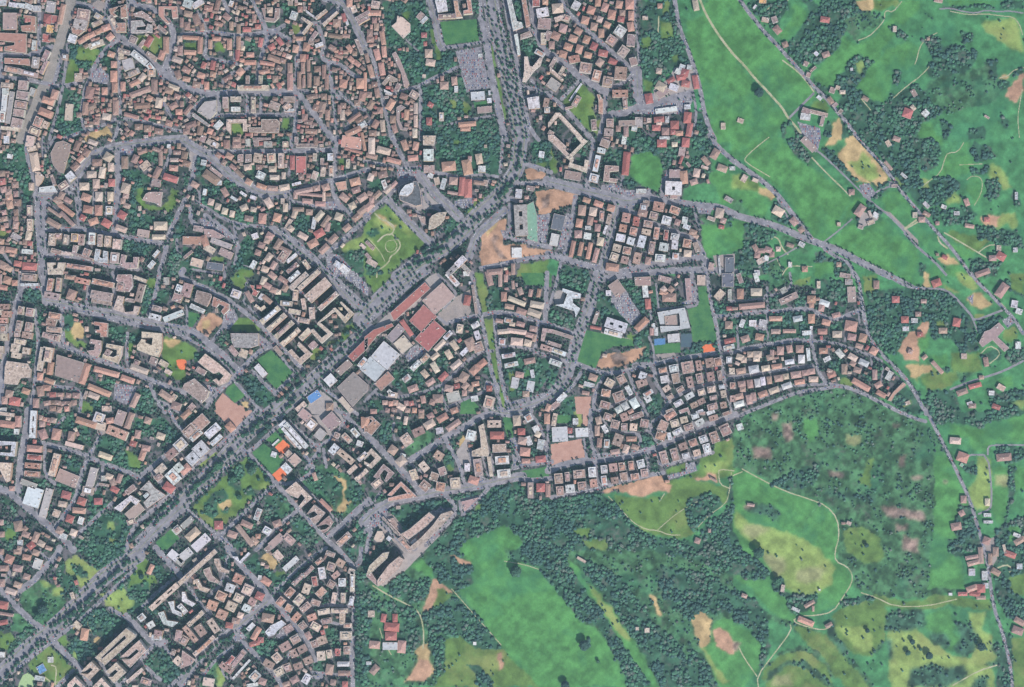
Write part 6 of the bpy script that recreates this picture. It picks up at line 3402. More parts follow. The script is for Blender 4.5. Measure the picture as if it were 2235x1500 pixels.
# ---------------------------------------------------------------- materials
def node_mat(name):
    m = bpy.data.materials.new(name); m.use_nodes = True
    return m, m.node_tree.nodes, m.node_tree.links, m.node_tree.nodes['Principled BSDF']
def rampy(N, L, src, stops):
    r = N.new('ShaderNodeValToRGB'); L.new(src, r.inputs[0])
    e = r.color_ramp.elements
    while len(e) < len(stops): e.new(.5)
    for el, (p, c) in zip(e, stops): el.position = p; el.color = (*c, 1)
    return r.outputs[0]
def ground_mat(name, cols, scale=.02, rough=.95, fine=.25, fs=.35):
    """mottled surface of two or three close colours at two scales"""
    m, N, L, b = node_mat(name)
    g = N.new('ShaderNodeNewGeometry')
    n1 = N.new('ShaderNodeTexNoise'); n1.inputs['Scale'].default_value = scale; n1.inputs['Detail'].default_value = 6; n1.inputs['Roughness'].default_value = .62
    n2 = N.new('ShaderNodeTexNoise'); n2.inputs['Scale'].default_value = fs; n2.inputs['Detail'].default_value = 4
    L.new(g.outputs['Position'], n1.inputs['Vector']); L.new(g.outputs['Position'], n2.inputs['Vector'])
    k = len(cols)
    c = rampy(N, L, n1.outputs['Fac'], [(.34+.32*i/(k-1), cols[i]) for i in range(k)])
    mx = N.new('ShaderNodeMix'); mx.data_type = 'RGBA'; mx.blend_type = 'MULTIPLY'; mx.inputs[0].default_value = 1
    c2 = rampy(N, L, n2.outputs['Fac'], [(.3, (1-fine,)*3), (.7, (1+fine,)*3)])
    L.new(c, mx.inputs[6]); L.new(c2, mx.inputs[7]); L.new(mx.outputs[2], b.inputs['Base Color'])
    b.inputs['Roughness'].default_value = rough
    b.inputs['Specular IOR Level'].default_value = .15
    return m
def tint_mat(name, scale, fine, rough=.9, blot=None, bs=.12):
    """surface coloured by its mesh's own tint, weathered by noise"""
    m, N, L, b = node_mat(name)
    a = N.new('ShaderNodeAttribute'); a.attribute_name = 'tint'
    g = N.new('ShaderNodeNewGeometry')
    n2 = N.new('ShaderNodeTexNoise'); n2.inputs['Scale'].default_value = scale; n2.inputs['Detail'].default_value = 5; n2.inputs['Roughness'].default_value = .65
    L.new(g.outputs['Position'], n2.inputs['Vector'])
    mx = N.new('ShaderNodeMix'); mx.data_type = 'RGBA'; mx.blend_type = 'MULTIPLY'; mx.inputs[0].default_value = 1
    c2 = rampy(N, L, n2.outputs['Fac'], [(.32, (1-fine,)*3), (.68, (1+fine,)*3)])
    L.new(a.outputs['Color'], mx.inputs[6]); L.new(c2, mx.inputs[7])
    out = mx.outputs[2]
    if blot:
        v = N.new('ShaderNodeTexVoronoi'); v.inputs['Scale'].default_value = bs; L.new(g.outputs['Position'], v.inputs['Vector'])
        hs = N.new('ShaderNodeSeparateColor'); L.new(v.outputs['Color'], hs.inputs[0])
        f = N.new('ShaderNodeMath'); f.operation = 'GREATER_THAN'; f.inputs[1].default_value = blot; L.new(hs.outputs[0], f.inputs[0])
        m2 = N.new('ShaderNodeMix'); m2.data_type = 'RGBA'; m2.blend_type = 'MULTIPLY'; m2.inputs[7].default_value = (.74, .72, .71, 1)
        L.new(f.outputs[0], m2.inputs[0]); L.new(out, m2.inputs[6]); out = m2.outputs[2]
    L.new(out, b.inputs['Base Color']); b.inputs['Roughness'].default_value = rough
    b.inputs['Specular IOR Level'].default_value = .2
    return m
def wall_mat():
    m, N, L, b = node_mat('plaster_with_windows')
    a = N.new('ShaderNodeAttribute'); a.attribute_name = 'tint'
    uv = N.new('ShaderNodeUVMap'); uv.uv_map = 'UVMap'
    sp = N.new('ShaderNodeSeparateXYZ'); L.new(uv.outputs[0], sp.inputs[0])
    def band(o, period, lo, hi):
        d = N.new('ShaderNodeMath'); d.operation = 'FLOORED_MODULO'; L.new(o, d.inputs[0]); d.inputs[1].default_value = period
        g1 = N.new('ShaderNodeMath'); g1.operation = 'GREATER_THAN'; L.new(d.outputs[0], g1.inputs[0]); g1.inputs[1].default_value = lo
        g2 = N.new('ShaderNodeMath'); g2.operation = 'LESS_THAN'; L.new(d.outputs[0], g2.inputs[0]); g2.inputs[1].default_value = hi
        mm = N.new('ShaderNodeMath'); mm.operation = 'MULTIPLY'; L.new(g1.outputs[0], mm.inputs[0]); L.new(g2.outputs[0], mm.inputs[1])
        return mm.outputs[0]
    w = N.new('ShaderNodeMath'); w.operation = 'MULTIPLY'
    L.new(band(sp.outputs[0], 3.4, 1.0, 2.4), w.inputs[0]); L.new(band(sp.outputs[1], 3.1, .95, 2.4), w.inputs[1])
    mx = N.new('ShaderNodeMix'); mx.data_type = 'RGBA'; L.new(w.outputs[0], mx.inputs[0])
    L.new(a.outputs['Color'], mx.inputs[6]); mx.inputs[7].default_value = (.05, .06, .07, 1)
    L.new(mx.outputs[2], b.inputs['Base Color']); b.inputs['Roughness'].default_value = .8
    return m
M_WALL = wall_mat()
M_FLAT = tint_mat('roof_membrane', .28, .36, .9, .7, .17)
M_HALL = tint_mat('sheet_roofing', .12, .16, .8)
M_TILE = tint_mat('roof_tiles', .4, .4, .9)
M_LEAF = tint_mat('foliage', .6, .35, .9)
M_BARK = ground_mat('bark', [(.06, .045, .03), (.1, .075, .05)], .8)
M_CAR = tint_mat('car_paint', .1, .02, .35)
M_GLASS, N, L, b = node_mat('dark_glass'); b.inputs['Base Color'].default_value = (.02, .03, .045, 1); b.inputs['Roughness'].default_value = .15

# ---------------------------------------------------------------- mesh building
class MB:
    """collects faces with a colour each; build() links them as one mesh object"""
    def __init__(s): s.v = []; s.f = []; s.mi = []; s.t = []; s.uv = []; s.mats = []
    def slot(s, mat):
        if mat not in s.mats: s.mats.append(mat)
        return s.mats.index(mat)
    def face(s, pts, tint, mat, uv=None):
        n = len(s.v); s.v += pts; s.f.append(tuple(range(n, n+len(pts)))); s.mi.append(s.slot(mat)); s.t += [tint]*len(pts)
        s.uv += uv if uv else [(p[0], p[1]) for p in pts]
    def prism(s, P, z0, z1, tw, mw, tt=None, mt=None, top=True):
        """P: anticlockwise footprint seen from above, in metres"""
        n = len(P); u = 0.0
        for i in range(n):
            a, b = P[i], P[(i+1) % n]; l = math.hypot(b[0]-a[0], b[1]-a[1])
            s.face([(a[0], a[1], z0), (b[0], b[1], z0), (b[0], b[1], z1), (a[0], a[1], z1)], tw, mw,
                   [(u, 0), (u+l, 0), (u+l, z1-z0), (u, z1-z0)]); u += l
        if top: s.face([(p[0], p[1], z1) for p in P], tt or tw, mt or mw)
    def build(s, name, parent=None, org=(0, 0, 0)):
        me = bpy.data.meshes.new(name)
        me.from_pydata([(p[0]-org[0], p[1]-org[1], p[2]-org[2]) for p in s.v], [], s.f)
        for m in s.mats: me.materials.append(m)
        me.polygons.foreach_set('material_index', s.mi)
        at = me.color_attributes.new('tint', 'FLOAT_COLOR', 'POINT')
        at.data.foreach_set('color', [q for c in s.t for q in (c[0], c[1], c[2], 1.0)])
        ul = me.uv_layers.new(name='UVMap')
        ul.data.foreach_set('uv', [q for c in s.uv for q in c])
        o = bpy.data.objects.new(name, me); COL.objects.link(o)
        if parent: o.parent = parent
        return o
def empty(name, loc):
    o = bpy.data.objects.new(name, None); COL.objects.link(o); o.location = loc; o.empty_display_size = 5
    return o
def tag(o, label, cat, group=None):
    o['label'] = label; o['category'] = cat
    if group: o['group'] = group
    return o
def fast_mesh(name, V, F, tint, mat, kind=None):
    """big mesh from arrays; F is (n,3) or (n,4)"""
    me = bpy.data.meshes.new(name)
    n, k = F.shape
    me.vertices.add(len(V)); me.vertices.foreach_set('co', V.astype(np.float32).ravel())
    me.loops.add(n*k); me.loops.foreach_set('vertex_index', F.astype(np.int32).ravel())
    me.polygons.add(n); me.polygons.foreach_set('loop_start', np.arange(0, n*k, k, dtype=np.int32))
    me.update(calc_edges=True)
    if tint is not None:
        at = me.color_attributes.new('tint', 'FLOAT_COLOR', 'POINT')
        at.data.foreach_set('color', np.c_[tint, np.ones(len(tint))].astype(np.float32).ravel())
    me.materials.append(mat)
    o = bpy.data.objects.new(name, me); COL.objects.link(o)
    if kind: o['kind'] = kind
    return o

# ---------------------------------------------------------------- ground sheet (natural cover, colours blended)
GC = {'u': (.085, .10, .085), 'f': (.074, .215, .062), 'g': (.1, .175, .045), 'm': (.055, .18, .07), 'k': (.052, .13, .058),
      'w': (.036, .1, .058), 'y': (.22, .3, .085), 't': (.42, .30, .15), 'e': (.40, .235, .155), 'q': (.215, .15, .125), 'x': (.25, .26, .12), 'j': (.038, .095, .058)}
lut = np.zeros((256, 3), np.float32)
for k, c in GC.items(): lut[ord(k)] = c
img = lut[land]
def blur(a, r):
    for ax in (0, 1):
        c = np.cumsum(np.concatenate([np.zeros_like(a.take([0], ax)), np.repeat(a.take([0], ax), r, ax), a, np.repeat(a.take([-1], ax), r, ax)], ax), ax, dtype=np.float64)
        n = a.shape[ax]
        a = ((c.take(range(2*r+1, n+2*r+1), ax)-c.take(range(0, n), ax))/(2*r+1)).astype(np.float32)
    return a
img = blur(img, 1)
isn = (land == ord('m')) | (land == ord('k')) | (land == ord('g')) | (land == ord('y')) | (land == ord('f'))
soft = blur(img, 4); soft2 = blur(soft, 6)
img = np.where(isn[..., None], img*.45+soft*.55, img)
img = np.where(np.isin(land, [ord('q'), ord('x'), ord('y'), ord('j')])[..., None], soft*.55+soft2*.45, img)
# town ground: paved courts, lanes and small gardens
n1 = fbm((RH, RW), 16, 41, 4); n2 = fbm((RH, RW), 7, 51, 2)
pav = np.clip((n1*.6+n2*.4-.47)*9, 0, 1)[..., None]
town = (land == ord('u'))[..., None]
img = np.where(town, pav*np.array([.115, .105, .115], np.float32)+(1-pav)*np.array([.034, .05, .044], np.float32), img)
# colour noise painting in relief shading, plus wear, moisture and mowing differences in grass
big = fbm((RH, RW), 70, 61, 5)[..., None]; mid = fbm((RH, RW), 18, 71, 4)[..., None]
U_ = (xx*.76+yy*.65); V_ = (-xx*.65+yy*.76)
G_ = rng.random((600, 1700)).astype(np.float32)
def streak(a, b):
    p = (U_/a) % 598; q = ((V_+1800)/b) % 1698; i = p.astype(int); j = q.astype(int); fp = p-i; fq = q-j
    return (G_[i, j]*(1-fp)+G_[i+1, j]*fp)*(1-fq)+(G_[i, j+1]*(1-fp)+G_[i+1, j+1]*fp)*fq
mow = (streak(60, 4)*.6+streak(24, 2.6)*.4)[..., None]
grit = fbm((RH, RW), 4, 77, 2)[..., None]
lum = (.66+.5*np.clip((mid-.5)*2.4+.5, 0, 1)+.13*(mow-.5)*2*.8)*(.86+.28*grit)
wild = np.isin(land, [ord('k'), ord('m'), ord('q'), ord('w'), ord('j')])[..., None]
lum2 = .5+.95*np.clip((fbm((RH, RW), 12, 81, 5)[..., None]-.5)*3+.5, 0, 1)
lum2 = np.where((land == ord('m'))[..., None], .35*lum2+.72, lum2)
lum2 = np.where((land == ord('w'))[..., None], .5*lum2+.42, lum2)
img = img*np.where(town, 1, lum)*np.where(wild, lum2, 1)
dry = np.clip((big-.52)*5, 0, 1)*np.isin(land, [ord('g'), ord('y')])[..., None]*.45
img = img*(1-dry)+dry*np.array([.24, .24, .085], np.float32)
lush = .7*np.clip((.46-big)*5, 0, 1)*np.isin(land, [ord('m'), ord('f'), ord('k')])[..., None]*.5
img = img*(1-lush)+lush*np.array([.03, .15, .085], np.float32)
soil = np.clip((fbm((RH, RW), 26, 95, 5)[..., None]-.53)*5, 0, 1)*np.clip((fbm((RH, RW), 5, 99, 2)[..., None]-.3)*2.5, 0, 1)*np.isin(land, [ord('k'), ord('w'), ord('q')])[..., None]*np.where(land == ord('k'), .28, .5)[..., None]
img = img*(1-soil)+soil*np.array([.15, .13, .125], np.float32)
# tractor lines in the open fields
ang = (xx*.62+yy*.78)
img = img*(1+(land == ord('f'))[..., None]*.05*np.sin(ang/2.6)[..., None]*vnoise((RH, RW), 40, 97)[..., None])
st = 2
gi = img[::st, ::st]
gh, gw = gi.shape[:2]
gx = wx(np.arange(gw)*st-MG+.5); gy = wy(np.arange(gh)*st-MG+.5)
GX, GY = np.meshgrid(gx, gy)
V = np.c_[GX.ravel(), GY.ravel(), np.zeros(gw*gh)]
ii = np.arange(gw*gh).reshape(gh, gw)
F = np.stack([ii[1:, :-1], ii[1:, 1:], ii[:-1, 1:], ii[:-1, :-1]], -1).reshape(-1, 4)
M_GROUND = tint_mat('ground_cover', .22, .16, .97)
fast_mesh('ground', V, F, gi.reshape(-1, 3), M_GROUND, 'structure')
far = MB(); x0, x1, y0, y1 = gx[0], gx[-1], gy[-1], gy[0]; R = 9000
Mfar = ground_mat('far_countryside', [(.04, .09, .05), (.06, .17, .07), (.12, .17, .07)], .004)
for q in ([(-R, y1), (R, y1), (R, R), (-R, R)], [(-R, -R), (R, -R), (R, y0), (-R, y0)], [(-R, y0), (x0, y0), (x0, y1), (-R, y1)], [(x1, y0), (R, y0), (R, y1), (x1, y1)]):
    far.face([(p[0], p[1], 0) for p in q], (1, 1, 1), Mfar)
o = far.build('terrain'); o['kind'] = 'structure'

# ---------------------------------------------------------------- crisp surfaces, each laid a little above the ground
def sheet(name, codes, z, mat):
    m = np.isin(hard, [ord(c) for c in codes])
    open_ = {}; rects = []
    for y in range(RH):
        row = m[y]
        d = np.flatnonzero(np.diff(np.concatenate([[0], row.view(np.int8), [0]])))
        new = {}
        for a, b in zip(d[::2], d[1::2]):
            k = (a, b)
            if k in open_: new[k] = open_.pop(k)
            else: new[k] = y
        for (a, b), ys in open_.items(): rects.append((a, b, ys, y))
        open_ = new
    for (a, b), ys in open_.items(): rects.append((a, b, ys, RH))
    if not rects: return
    r = np.array(rects, float)
    X0 = wx(r[:, 0]-MG); X1 = wx(r[:, 1]-MG); Y1 = wy(r[:, 2]-MG); Y0 = wy(r[:, 3]-MG)
    n = len(r); V = np.zeros((n, 4, 3)); V[:, 0] = np.c_[X0, Y0, [z]*n]; V[:, 1] = np.c_[X1, Y0, [z]*n]; V[:, 2] = np.c_[X1, Y1, [z]*n]; V[:, 3] = np.c_[X0, Y1, [z]*n]
    fast_mesh(name, V.reshape(-1, 3), np.arange(4*n).reshape(n, 4), None, mat, 'structure')
sheet('road', 'R', .05, ground_mat('asphalt', [(.135, .13, .148), (.2, .19, .215), (.265, .25, .275)], .045, .9, .22, .5))
sheet('pavement', 'S', .17, ground_mat('paving', [(.2, .185, .2), (.27, .245, .26)], .06, .9, .2, .6))
sheet('median', 'V', .17, ground_mat('median_verge', [(.08, .12, .06), (.2, .2, .16), (.28, .25, .23)], .08))
sheet('car_park', 'a', .05, ground_mat('worn_asphalt', [(.15, .14, .165), (.2, .185, .21), (.27, .25, .27)], .06, .9, .28, .5))
sheet('plaza', 'l', .05, ground_mat('stone_paving', [(.25, .22, .215), (.33, .29, .28)], .06, .9, .2, .5))
sheet('yard', 'p', .05, ground_mat('pale_yard', [(.22, .19, .18), (.3, .25, .235)], .05, .9, .2, .4))
sheet('sports_pitch', 's', .05, ground_mat('pitch_grass', [(.035, .11, .05), (.055, .15, .055), (.075, .18, .065)], .03, .95, .22))
sheet('clay_ground', 'cr', .05, ground_mat('clay', [(.34, .19, .15), (.42, .25, .2)], .04, .95, .12))
sheet('sports_court', 'o', .05, ground_mat('orange_court', [(.55, .14, .06), (.68, .18, .08)], .08, .8, .15))
sheet('paddock', 'd', .05, ground_mat('dark_court', [(.06, .09, .12), (.07, .11, .13)], .05, .8, .1))
sheet('swimming_pool', 'b', .05, ground_mat('pool_blue', [(.07, .15, .3), (.1, .22, .4)], .2, .3, .1))
sheet('lawn', 'v', .05, ground_mat('pale_lawn', [(.26, .36, .17), (.32, .42, .22)], .2, .9, .1))
sheet('railway', 'L', .05, ground_mat('ballast', [(.2, .18, .165), (.28, .25, .23)], .04, .95, .25))
sheet('path', 'P', .05, ground_mat('gravel', [(.2, .23, .12), (.33, .32, .2), (.4, .36, .27)], .05, .95, .15))

# ---------------------------------------------------------------- buildings
RC = {'o': (.36, .205, .16), 'r': (.31, .115, .105), 'p': (.285, .205, .19), 'c': (.43, .335, .275), 'w': (.43, .425, .44), 'k': (.23, .15, .125), 'g': (.30, .28, .27),
      'b': (.10, .11, .13), 'y': (.62, .38, .16), 'u': (.10, .21, .4), 'v': (.2, .33, .26), 'd': (.2, .2, .2), 'm': (.24, .2, .205)}
CN = {'o': 'terracotta', 'r': 'red', 'p': 'pinkish beige', 'c': 'cream', 'w': 'pale grey', 'g': 'grey', 'b': 'dark grey', 'y': 'ochre', 'u': 'blue', 'v': 'mint green', 'd': 'grey', 'm': 'mauve', 'k': 'dull brown'}
LM = [(105, 25, 'the red roofed works by the railway'), (20, 215, 'the pale blocks west of the railway'), (180, 130, 'the green beside the railway'),
      (75, 330, 'the south end of the railway'), (355, 160, 'the upper left road square'), (217, 8, 'the round green circus'), (290, 250, 'the hillside lanes below the square'),
      (490, 95, 'the square garden courts uptown'), (590, 75, 'the star junction uptown'), (700, 50, 'the diagonal cross of pale blocks'),
      (650, 205, 'the forked junction uptown'), (450, 240, 'the fan shaped plaza'), (560, 270, 'the two courtyard blocks with lawns'), (520, 170, 'the narrow lanes above the fan plaza'),
      (720, 150, 'the twin parallel terraces'), (780, 300, 'the big terracotta school yard'), (870, 60, 'the castle like villa in the park'), (930, 120, 'the wooded villa park'),
      (1000, 75, 'the rectangular lawn by the boulevard'), (1035, 150, 'the striped car park'), (1060, 210, 'the white roofed depot'), (880, 230, 'the curving terraces beside the villa park'),
      (960, 310, 'the two tall blocks by the wood'), (1150, 120, 'the top of the tree lined boulevard'), (1250, 100, 'the grid of small terracotta roofs'), (1340, 110, 'the right edge of the terracotta grid'),
      (1210, 230, 'the zigzag cream block'), (1360, 230, 'the terracotta school below the grid'), (1470, 190, 'the scrapyard plaza'), (1490, 290, 'the red roofed sheds by the field'),
      (1340, 340, 'the cream block beside the green field'), (1480, 390, 'the square clinic with the red wing'), (50, 440, 'the far left hillside'), (140, 370, 'the bend of the ring road'),
      (215, 420, 'the neat block of villas'), (140, 470, 'the slanting terraces'), (340, 430, 'the walled school garden'), (180, 530, 'the row of blocks under the villas'), (270, 560, 'the pale blocks of the left centre'),
      (480, 370, 'the brown hall by the ring road'), (660, 360, 'the red vaulted market'), (440, 480, 'the curled drive of the hospital'), (440, 540, 'the long hospital wings'),
      (580, 450, 'the garden villas of the centre'), (700, 450, 'the close terraces of the centre'), (600, 560, 'the small wood near the centre'), (760, 490, 'the edge of the path park'),
      (890, 420, 'the dark glass tower'), (950, 480, 'the leaf shaped white building'), (830, 560, 'the park with the winding path'), (1020, 400, 'the row of red roofed garages'), (1130, 480, 'the office with the green glass hall'),
      (1140, 560, 'the bare earth building site'), (1240, 500, 'the long dark roofed hall'), (1290, 460, 'the new blocks near the earth site'), (1400, 500, 'the chequer of square palazzine'), (1480, 450, 'the upper corner of the chequer'),
      (1570, 480, 'the farm by the bend'), (1660, 550, 'the ruined farmstead'), (1760, 260, 'the cattle yard'), (1880, 390, 'the tan field'), (1900, 480, 'the farmhouse among the fields'), (2130, 560, 'the white farm lane'),
      (1990, 240, 'the villas in the upper right wood'), (60, 600, 'the left edge terraces'), (130, 620, 'the courtyard blocks beside the left avenue'), (270, 640, 'the double courtyard blocks'), (60, 800, 'the comb shaped blocks'),
      (160, 800, 'the brown bus depot'), (240, 760, 'the three square courtyard blocks'), (250, 850, 'the long terracotta sheds'), (220, 940, 'the orange roofed convent'), (395, 790, 'the round sports ground'),
      (450, 660, 'the twin ring blocks'), (440, 820, 'the striped school'), (510, 740, 'the fan shaped grey church'), (600, 810, 'the big green sports pitch'), (620, 690, 'the four parallel slabs'),
      (660, 650, 'the star of small blocks'), (730, 690, 'the cross shaped courtyard slabs'), (740, 620, 'the long slabs by the car park'), (900, 660, 'the long red roofed hall'), (930, 710, 'the two red square halls'),
      (840, 780, 'the white exhibition hall'), (770, 860, 'the dark flat depot roof'), (980, 740, 'the villas behind the halls'), (1010, 830, 'the terracotta cluster by the strip park'), (1180, 650, 'the terraces above the bend road'),
      (1160, 730, 'the curved terraces'), (1130, 850, 'the two white tennis domes'), (1240, 650, 'the winged office'), (1340, 740, 'the brown excavation'), (1350, 650, 'the diagonal car park'), (1460, 650, 'the star shaped chapel'),
      (1470, 700, 'the square cloister school'), (1580, 590, 'the dark flat warehouse'), (1340, 860, 'the ring of palazzine'), (1480, 820, 'the middle of the palazzine grid'), (1560, 860, 'the right side of the palazzine grid'),
      (1700, 670, 'the villas above the eastern lane'), (1680, 740, 'the row of eastern villas'), (1720, 800, 'the eastern terraces'), (1860, 780, 'the houses by the country road'), (1920, 860, 'the orange arc blocks'),
      (2160, 740, 'the cross shaped farm'), (2000, 700, 'the villas in the eastern wood'), (30, 980, 'the open white court block'), (130, 1000, 'the white school with yard'), (80, 1090, 'the grey factory roofs'), (190, 1060, 'the grey hall with white roof'),
      (300, 1100, 'the stepped pale complex'), (240, 1160, 'the dark round grove'), (370, 1050, 'the blocks above the boulevard'), (450, 960, 'the grey blocks by the clay ground'), (510, 880, 'the clay ground'),
      (600, 990, 'the orange tennis courts'), (660, 960, 'the striped white hangar'), (500, 1080, 'the park with big dark groves'), (680, 1120, 'the line of ring slabs'), (560, 1160, 'the villas below the big park'),
      (790, 1010, 'the slabs beside the diagonal street'), (810, 920, 'the terracotta ring block'), (900, 960, 'the fawn plots'), (980, 1030, 'the palazzine by the forest road'), (1030, 980, 'the tall white wing'), (1090, 960, 'the blocks beside the strip park'),
      (860, 1090, 'the triangular block'), (930, 1140, 'the stepped megablock'), (1260, 970, 'the brown football ground'), (1230, 940, 'the pale green sports hall'), (1350, 940, 'the tight lanes below the ring'),
      (1440, 950, 'the orange church corner'), (1280, 1050, 'the lower rows of palazzine'), (1500, 980, 'the last row before the meadow'), (1480, 1030, 'the storage yard'),
      (1840, 1100, 'the big eastern meadow'), (2130, 1220, 'the hamlet on the country road'), (2150, 1000, 'the white lane farms'), (1760, 1340, 'the sheep farm'), (400, 1190, 'the blue and white pool hall'),
      (20, 1250, 'the lower left houses'), (60, 1310, 'the round left grove'), (110, 1450, 'the fountain garden'), (190, 1360, 'the glade beside the boulevard'), (270, 1420, 'the great dark courts'),
      (380, 1340, 'the wave shaped slabs'), (510, 1290, 'the grid of court palazzine'), (600, 1240, 'the fawn school field'), (580, 1390, 'the red roofed nursery'), (640, 1360, 'the blocks round the nursery'), (680, 1290, 'the tilted terracotta rows'),
      (750, 1340, 'the edge of the eastern avenue'), (650, 1440, 'the lower palazzine rows'), (500, 1460, 'the tent roofed garden'), (845, 1390, 'the terracotta farm by the red earth'), (1300, 1230, 'the lower forest'), (870, 1260, 'the slope under the megablock')]
LMA = np.array([(a, b) for a, b, _ in LM], float)
ORD = ['first', 'second', 'third', 'fourth', 'fifth', 'sixth', 'seventh', 'eighth', 'ninth', 'tenth', 'eleventh', 'twelfth', 'thirteenth', 'fourteenth', 'fifteenth',
       'sixteenth', 'seventeenth', 'eighteenth', 'nineteenth', 'twentieth']
ORD += ['twenty-'+q for q in ORD[:9]]+['thirtieth']+['thirty-'+q for q in ORD[:9]]+['fortieth']
def where(x, y):
    i = int(((LMA[:, 0]-x)**2+(LMA[:, 1]-y)**2).argmin()); dx, dy = x-LMA[i, 0], y-LMA[i, 1]
    if math.hypot(dx, dy) < 14: d = 'at'
    elif abs(dx) > abs(dy): d = 'right of' if dx > 0 else 'left of'
    else: d = 'below' if dy > 0 else 'above'
    return d+' '+LM[i][2]
def ordinal(i, n):
    if n == 1: return ''
    if i == 0: return 'leftmost '
    if i == n-1: return 'rightmost '
    return (ORD[i]+' ' if i < len(ORD) else 'far ')
def kind_of(b):
    c, st = b['c'], b['st']
    if b['q']: return 'courtyard_building' if st >= 4 or len(b['poly']) > 8 else 'hall'
    asp = max(b['w'], b['h'])/min(b['w'], b['h'])
    if st >= 5: return 'slab_block' if asp >= 2.3 else 'apartment_block'
    if st <= 2 and b['area'] > 130: return 'hall'
    if c.isupper(): return 'house'
    return 'low_building'
KN = {'courtyard_building': 'building', 'hall': 'hall', 'slab_block': 'slab block', 'apartment_block': 'apartment block', 'house': 'house', 'low_building': 'low building'}
KG = {'courtyard_building': 'large buildings with angled wings', 'hall': 'low wide halls and sheds', 'slab_block': 'long slab blocks', 'apartment_block': 'compact apartment blocks of the town',
      'house': 'small tiled houses of the town', 'low_building': 'low flat roofed buildings of the town'}
groups = {}
for b in placed:
    k = b['kind'] = kind_of(b)
    xs = [p[0] for p in b['poly']]; ys = [p[1] for p in b['poly']]
    b['inview'] = max(xs) > 2 and min(xs) < W0-2 and max(ys) > 2 and min(ys) < H0-2
    A = b['area']
    if k == 'courtyard_building':
        n = len(b['poly']); sh = 'ring shaped' if n >= 10 else 'U-shaped' if n >= 8 else 'L-shaped' if n >= 6 else 'curved' if n == 5 else 'angular'
        pre = ('large ' if A > 900 else '')+CN[b['c'].lower()]+' roofed '+sh
    elif k == 'house': pre = ('small ' if A < 85 else 'large ' if A > 190 else '')+CN[b['c'].lower()]+' tile roofed'
    elif k == 'apartment_block': pre = ('small ' if A < 220 else 'large ' if A > 420 else '')+CN[b['c'].lower()]+' roofed'
    else: pre = ('small ' if A < 120 else 'big ' if A > 500 else '')+CN[b['c'].lower()]+' roofed'
    b['pre'] = pre; b['where'] = where(b['cx'], b['cy'])
    if b['inview']: groups.setdefault((k, pre, b['where']), []).append(b)
for key, g in groups.items():
    g.sort(key=lambda b: b['cx'])
    for i, b in enumerate(g): b['label'] = (ordinal(i, len(g))+b['pre']+' '+KN[b['kind']]+' '+b['where']).strip()

WALLC = [(.5, .4, .3), (.55, .46, .38), (.42, .3, .2), (.5, .32, .22), (.6, .55, .48), (.45, .4, .36)]
def vary(c, s=.12):
    f = 1+random.uniform(-s, s); return tuple(max(0, min(.85, q*f*(1+random.uniform(-.05, .05)))) for q in c)
def inset(P, d):
    """inset an anticlockwise polygon by d metres"""
    n = len(P); out = []
    for i in range(n):
        a, b, c = P[i-1], P[i], P[(i+1) % n]
        l1 = math.hypot(b[0]-a[0], b[1]-a[1]) or 1; l2 = math.hypot(c[0]-b[0], c[1]-b[1]) or 1
        n1 = (-(b[1]-a[1])/l1, (b[0]-a[0])/l1); n2 = (-(c[1]-b[1])/l2, (c[0]-b[0])/l2)
        k = 1+n1[0]*n2[0]+n1[1]*n2[1]
        k = max(k, .35)
        out.append((b[0]+d*(n1[0]+n2[0])/k, b[1]+d*(n1[1]+n2[1])/k))
    return out
def hip(mb, P, z, tint, mat, over=.5, pitch=.42):
    """hip roof over a four-cornered footprint"""
    Q = inset(P, -over)
    l0 = math.dist(Q[0], Q[1]); l1 = math.dist(Q[1], Q[2])
    if l0 < l1: Q = Q[1:]+Q[:1]; l0, l1 = l1, l0
    mid1 = ((Q[0][0]+Q[3][0])/2, (Q[0][1]+Q[3][1])/2); mid2 = ((Q[1][0]+Q[2][0])/2, (Q[1][1]+Q[2][1])/2)
    f = min(.5*l1/l0, .49); hgt = .5*l1*pitch
    r1 = (mid1[0]+(mid2[0]-mid1[0])*f, mid1[1]+(mid2[1]-mid1[1])*f, z+hgt); r2 = (mid2[0]-(mid2[0]-mid1[0])*f, mid2[1]-(mid2[1]-mid1[1])*f, z+hgt)
    q = [(p[0], p[1], z) for p in Q]
    for fc in ([q[0], q[1], r2, r1], [q[1], q[2], r2], [q[2], q[3], r1, r2], [q[3], q[0], r1]):
        mb.face(fc, tint, mat)
    mb.face(q[::-1], tint, mat)
    return r1, r2, hgt
def sq(c, s1, s2, a):
    ca, sa = math.cos(a), math.sin(a)
    return [(c[0]+x*ca-y*sa, c[1]+x*sa+y*ca) for x, y in ((-s1, -s2), (s1, -s2), (s1, s2), (-s1, s2))]
def inside(p, P):
    r = False
    for i in range(len(P)):
        a, b = P[i], P[(i+1) % len(P)]
        if (a[1] > p[1]) != (b[1] > p[1]) and p[0] < (b[0]-a[0])*(p[1]-a[1])/(b[1]-a[1])+a[0]: r = not r
    return r
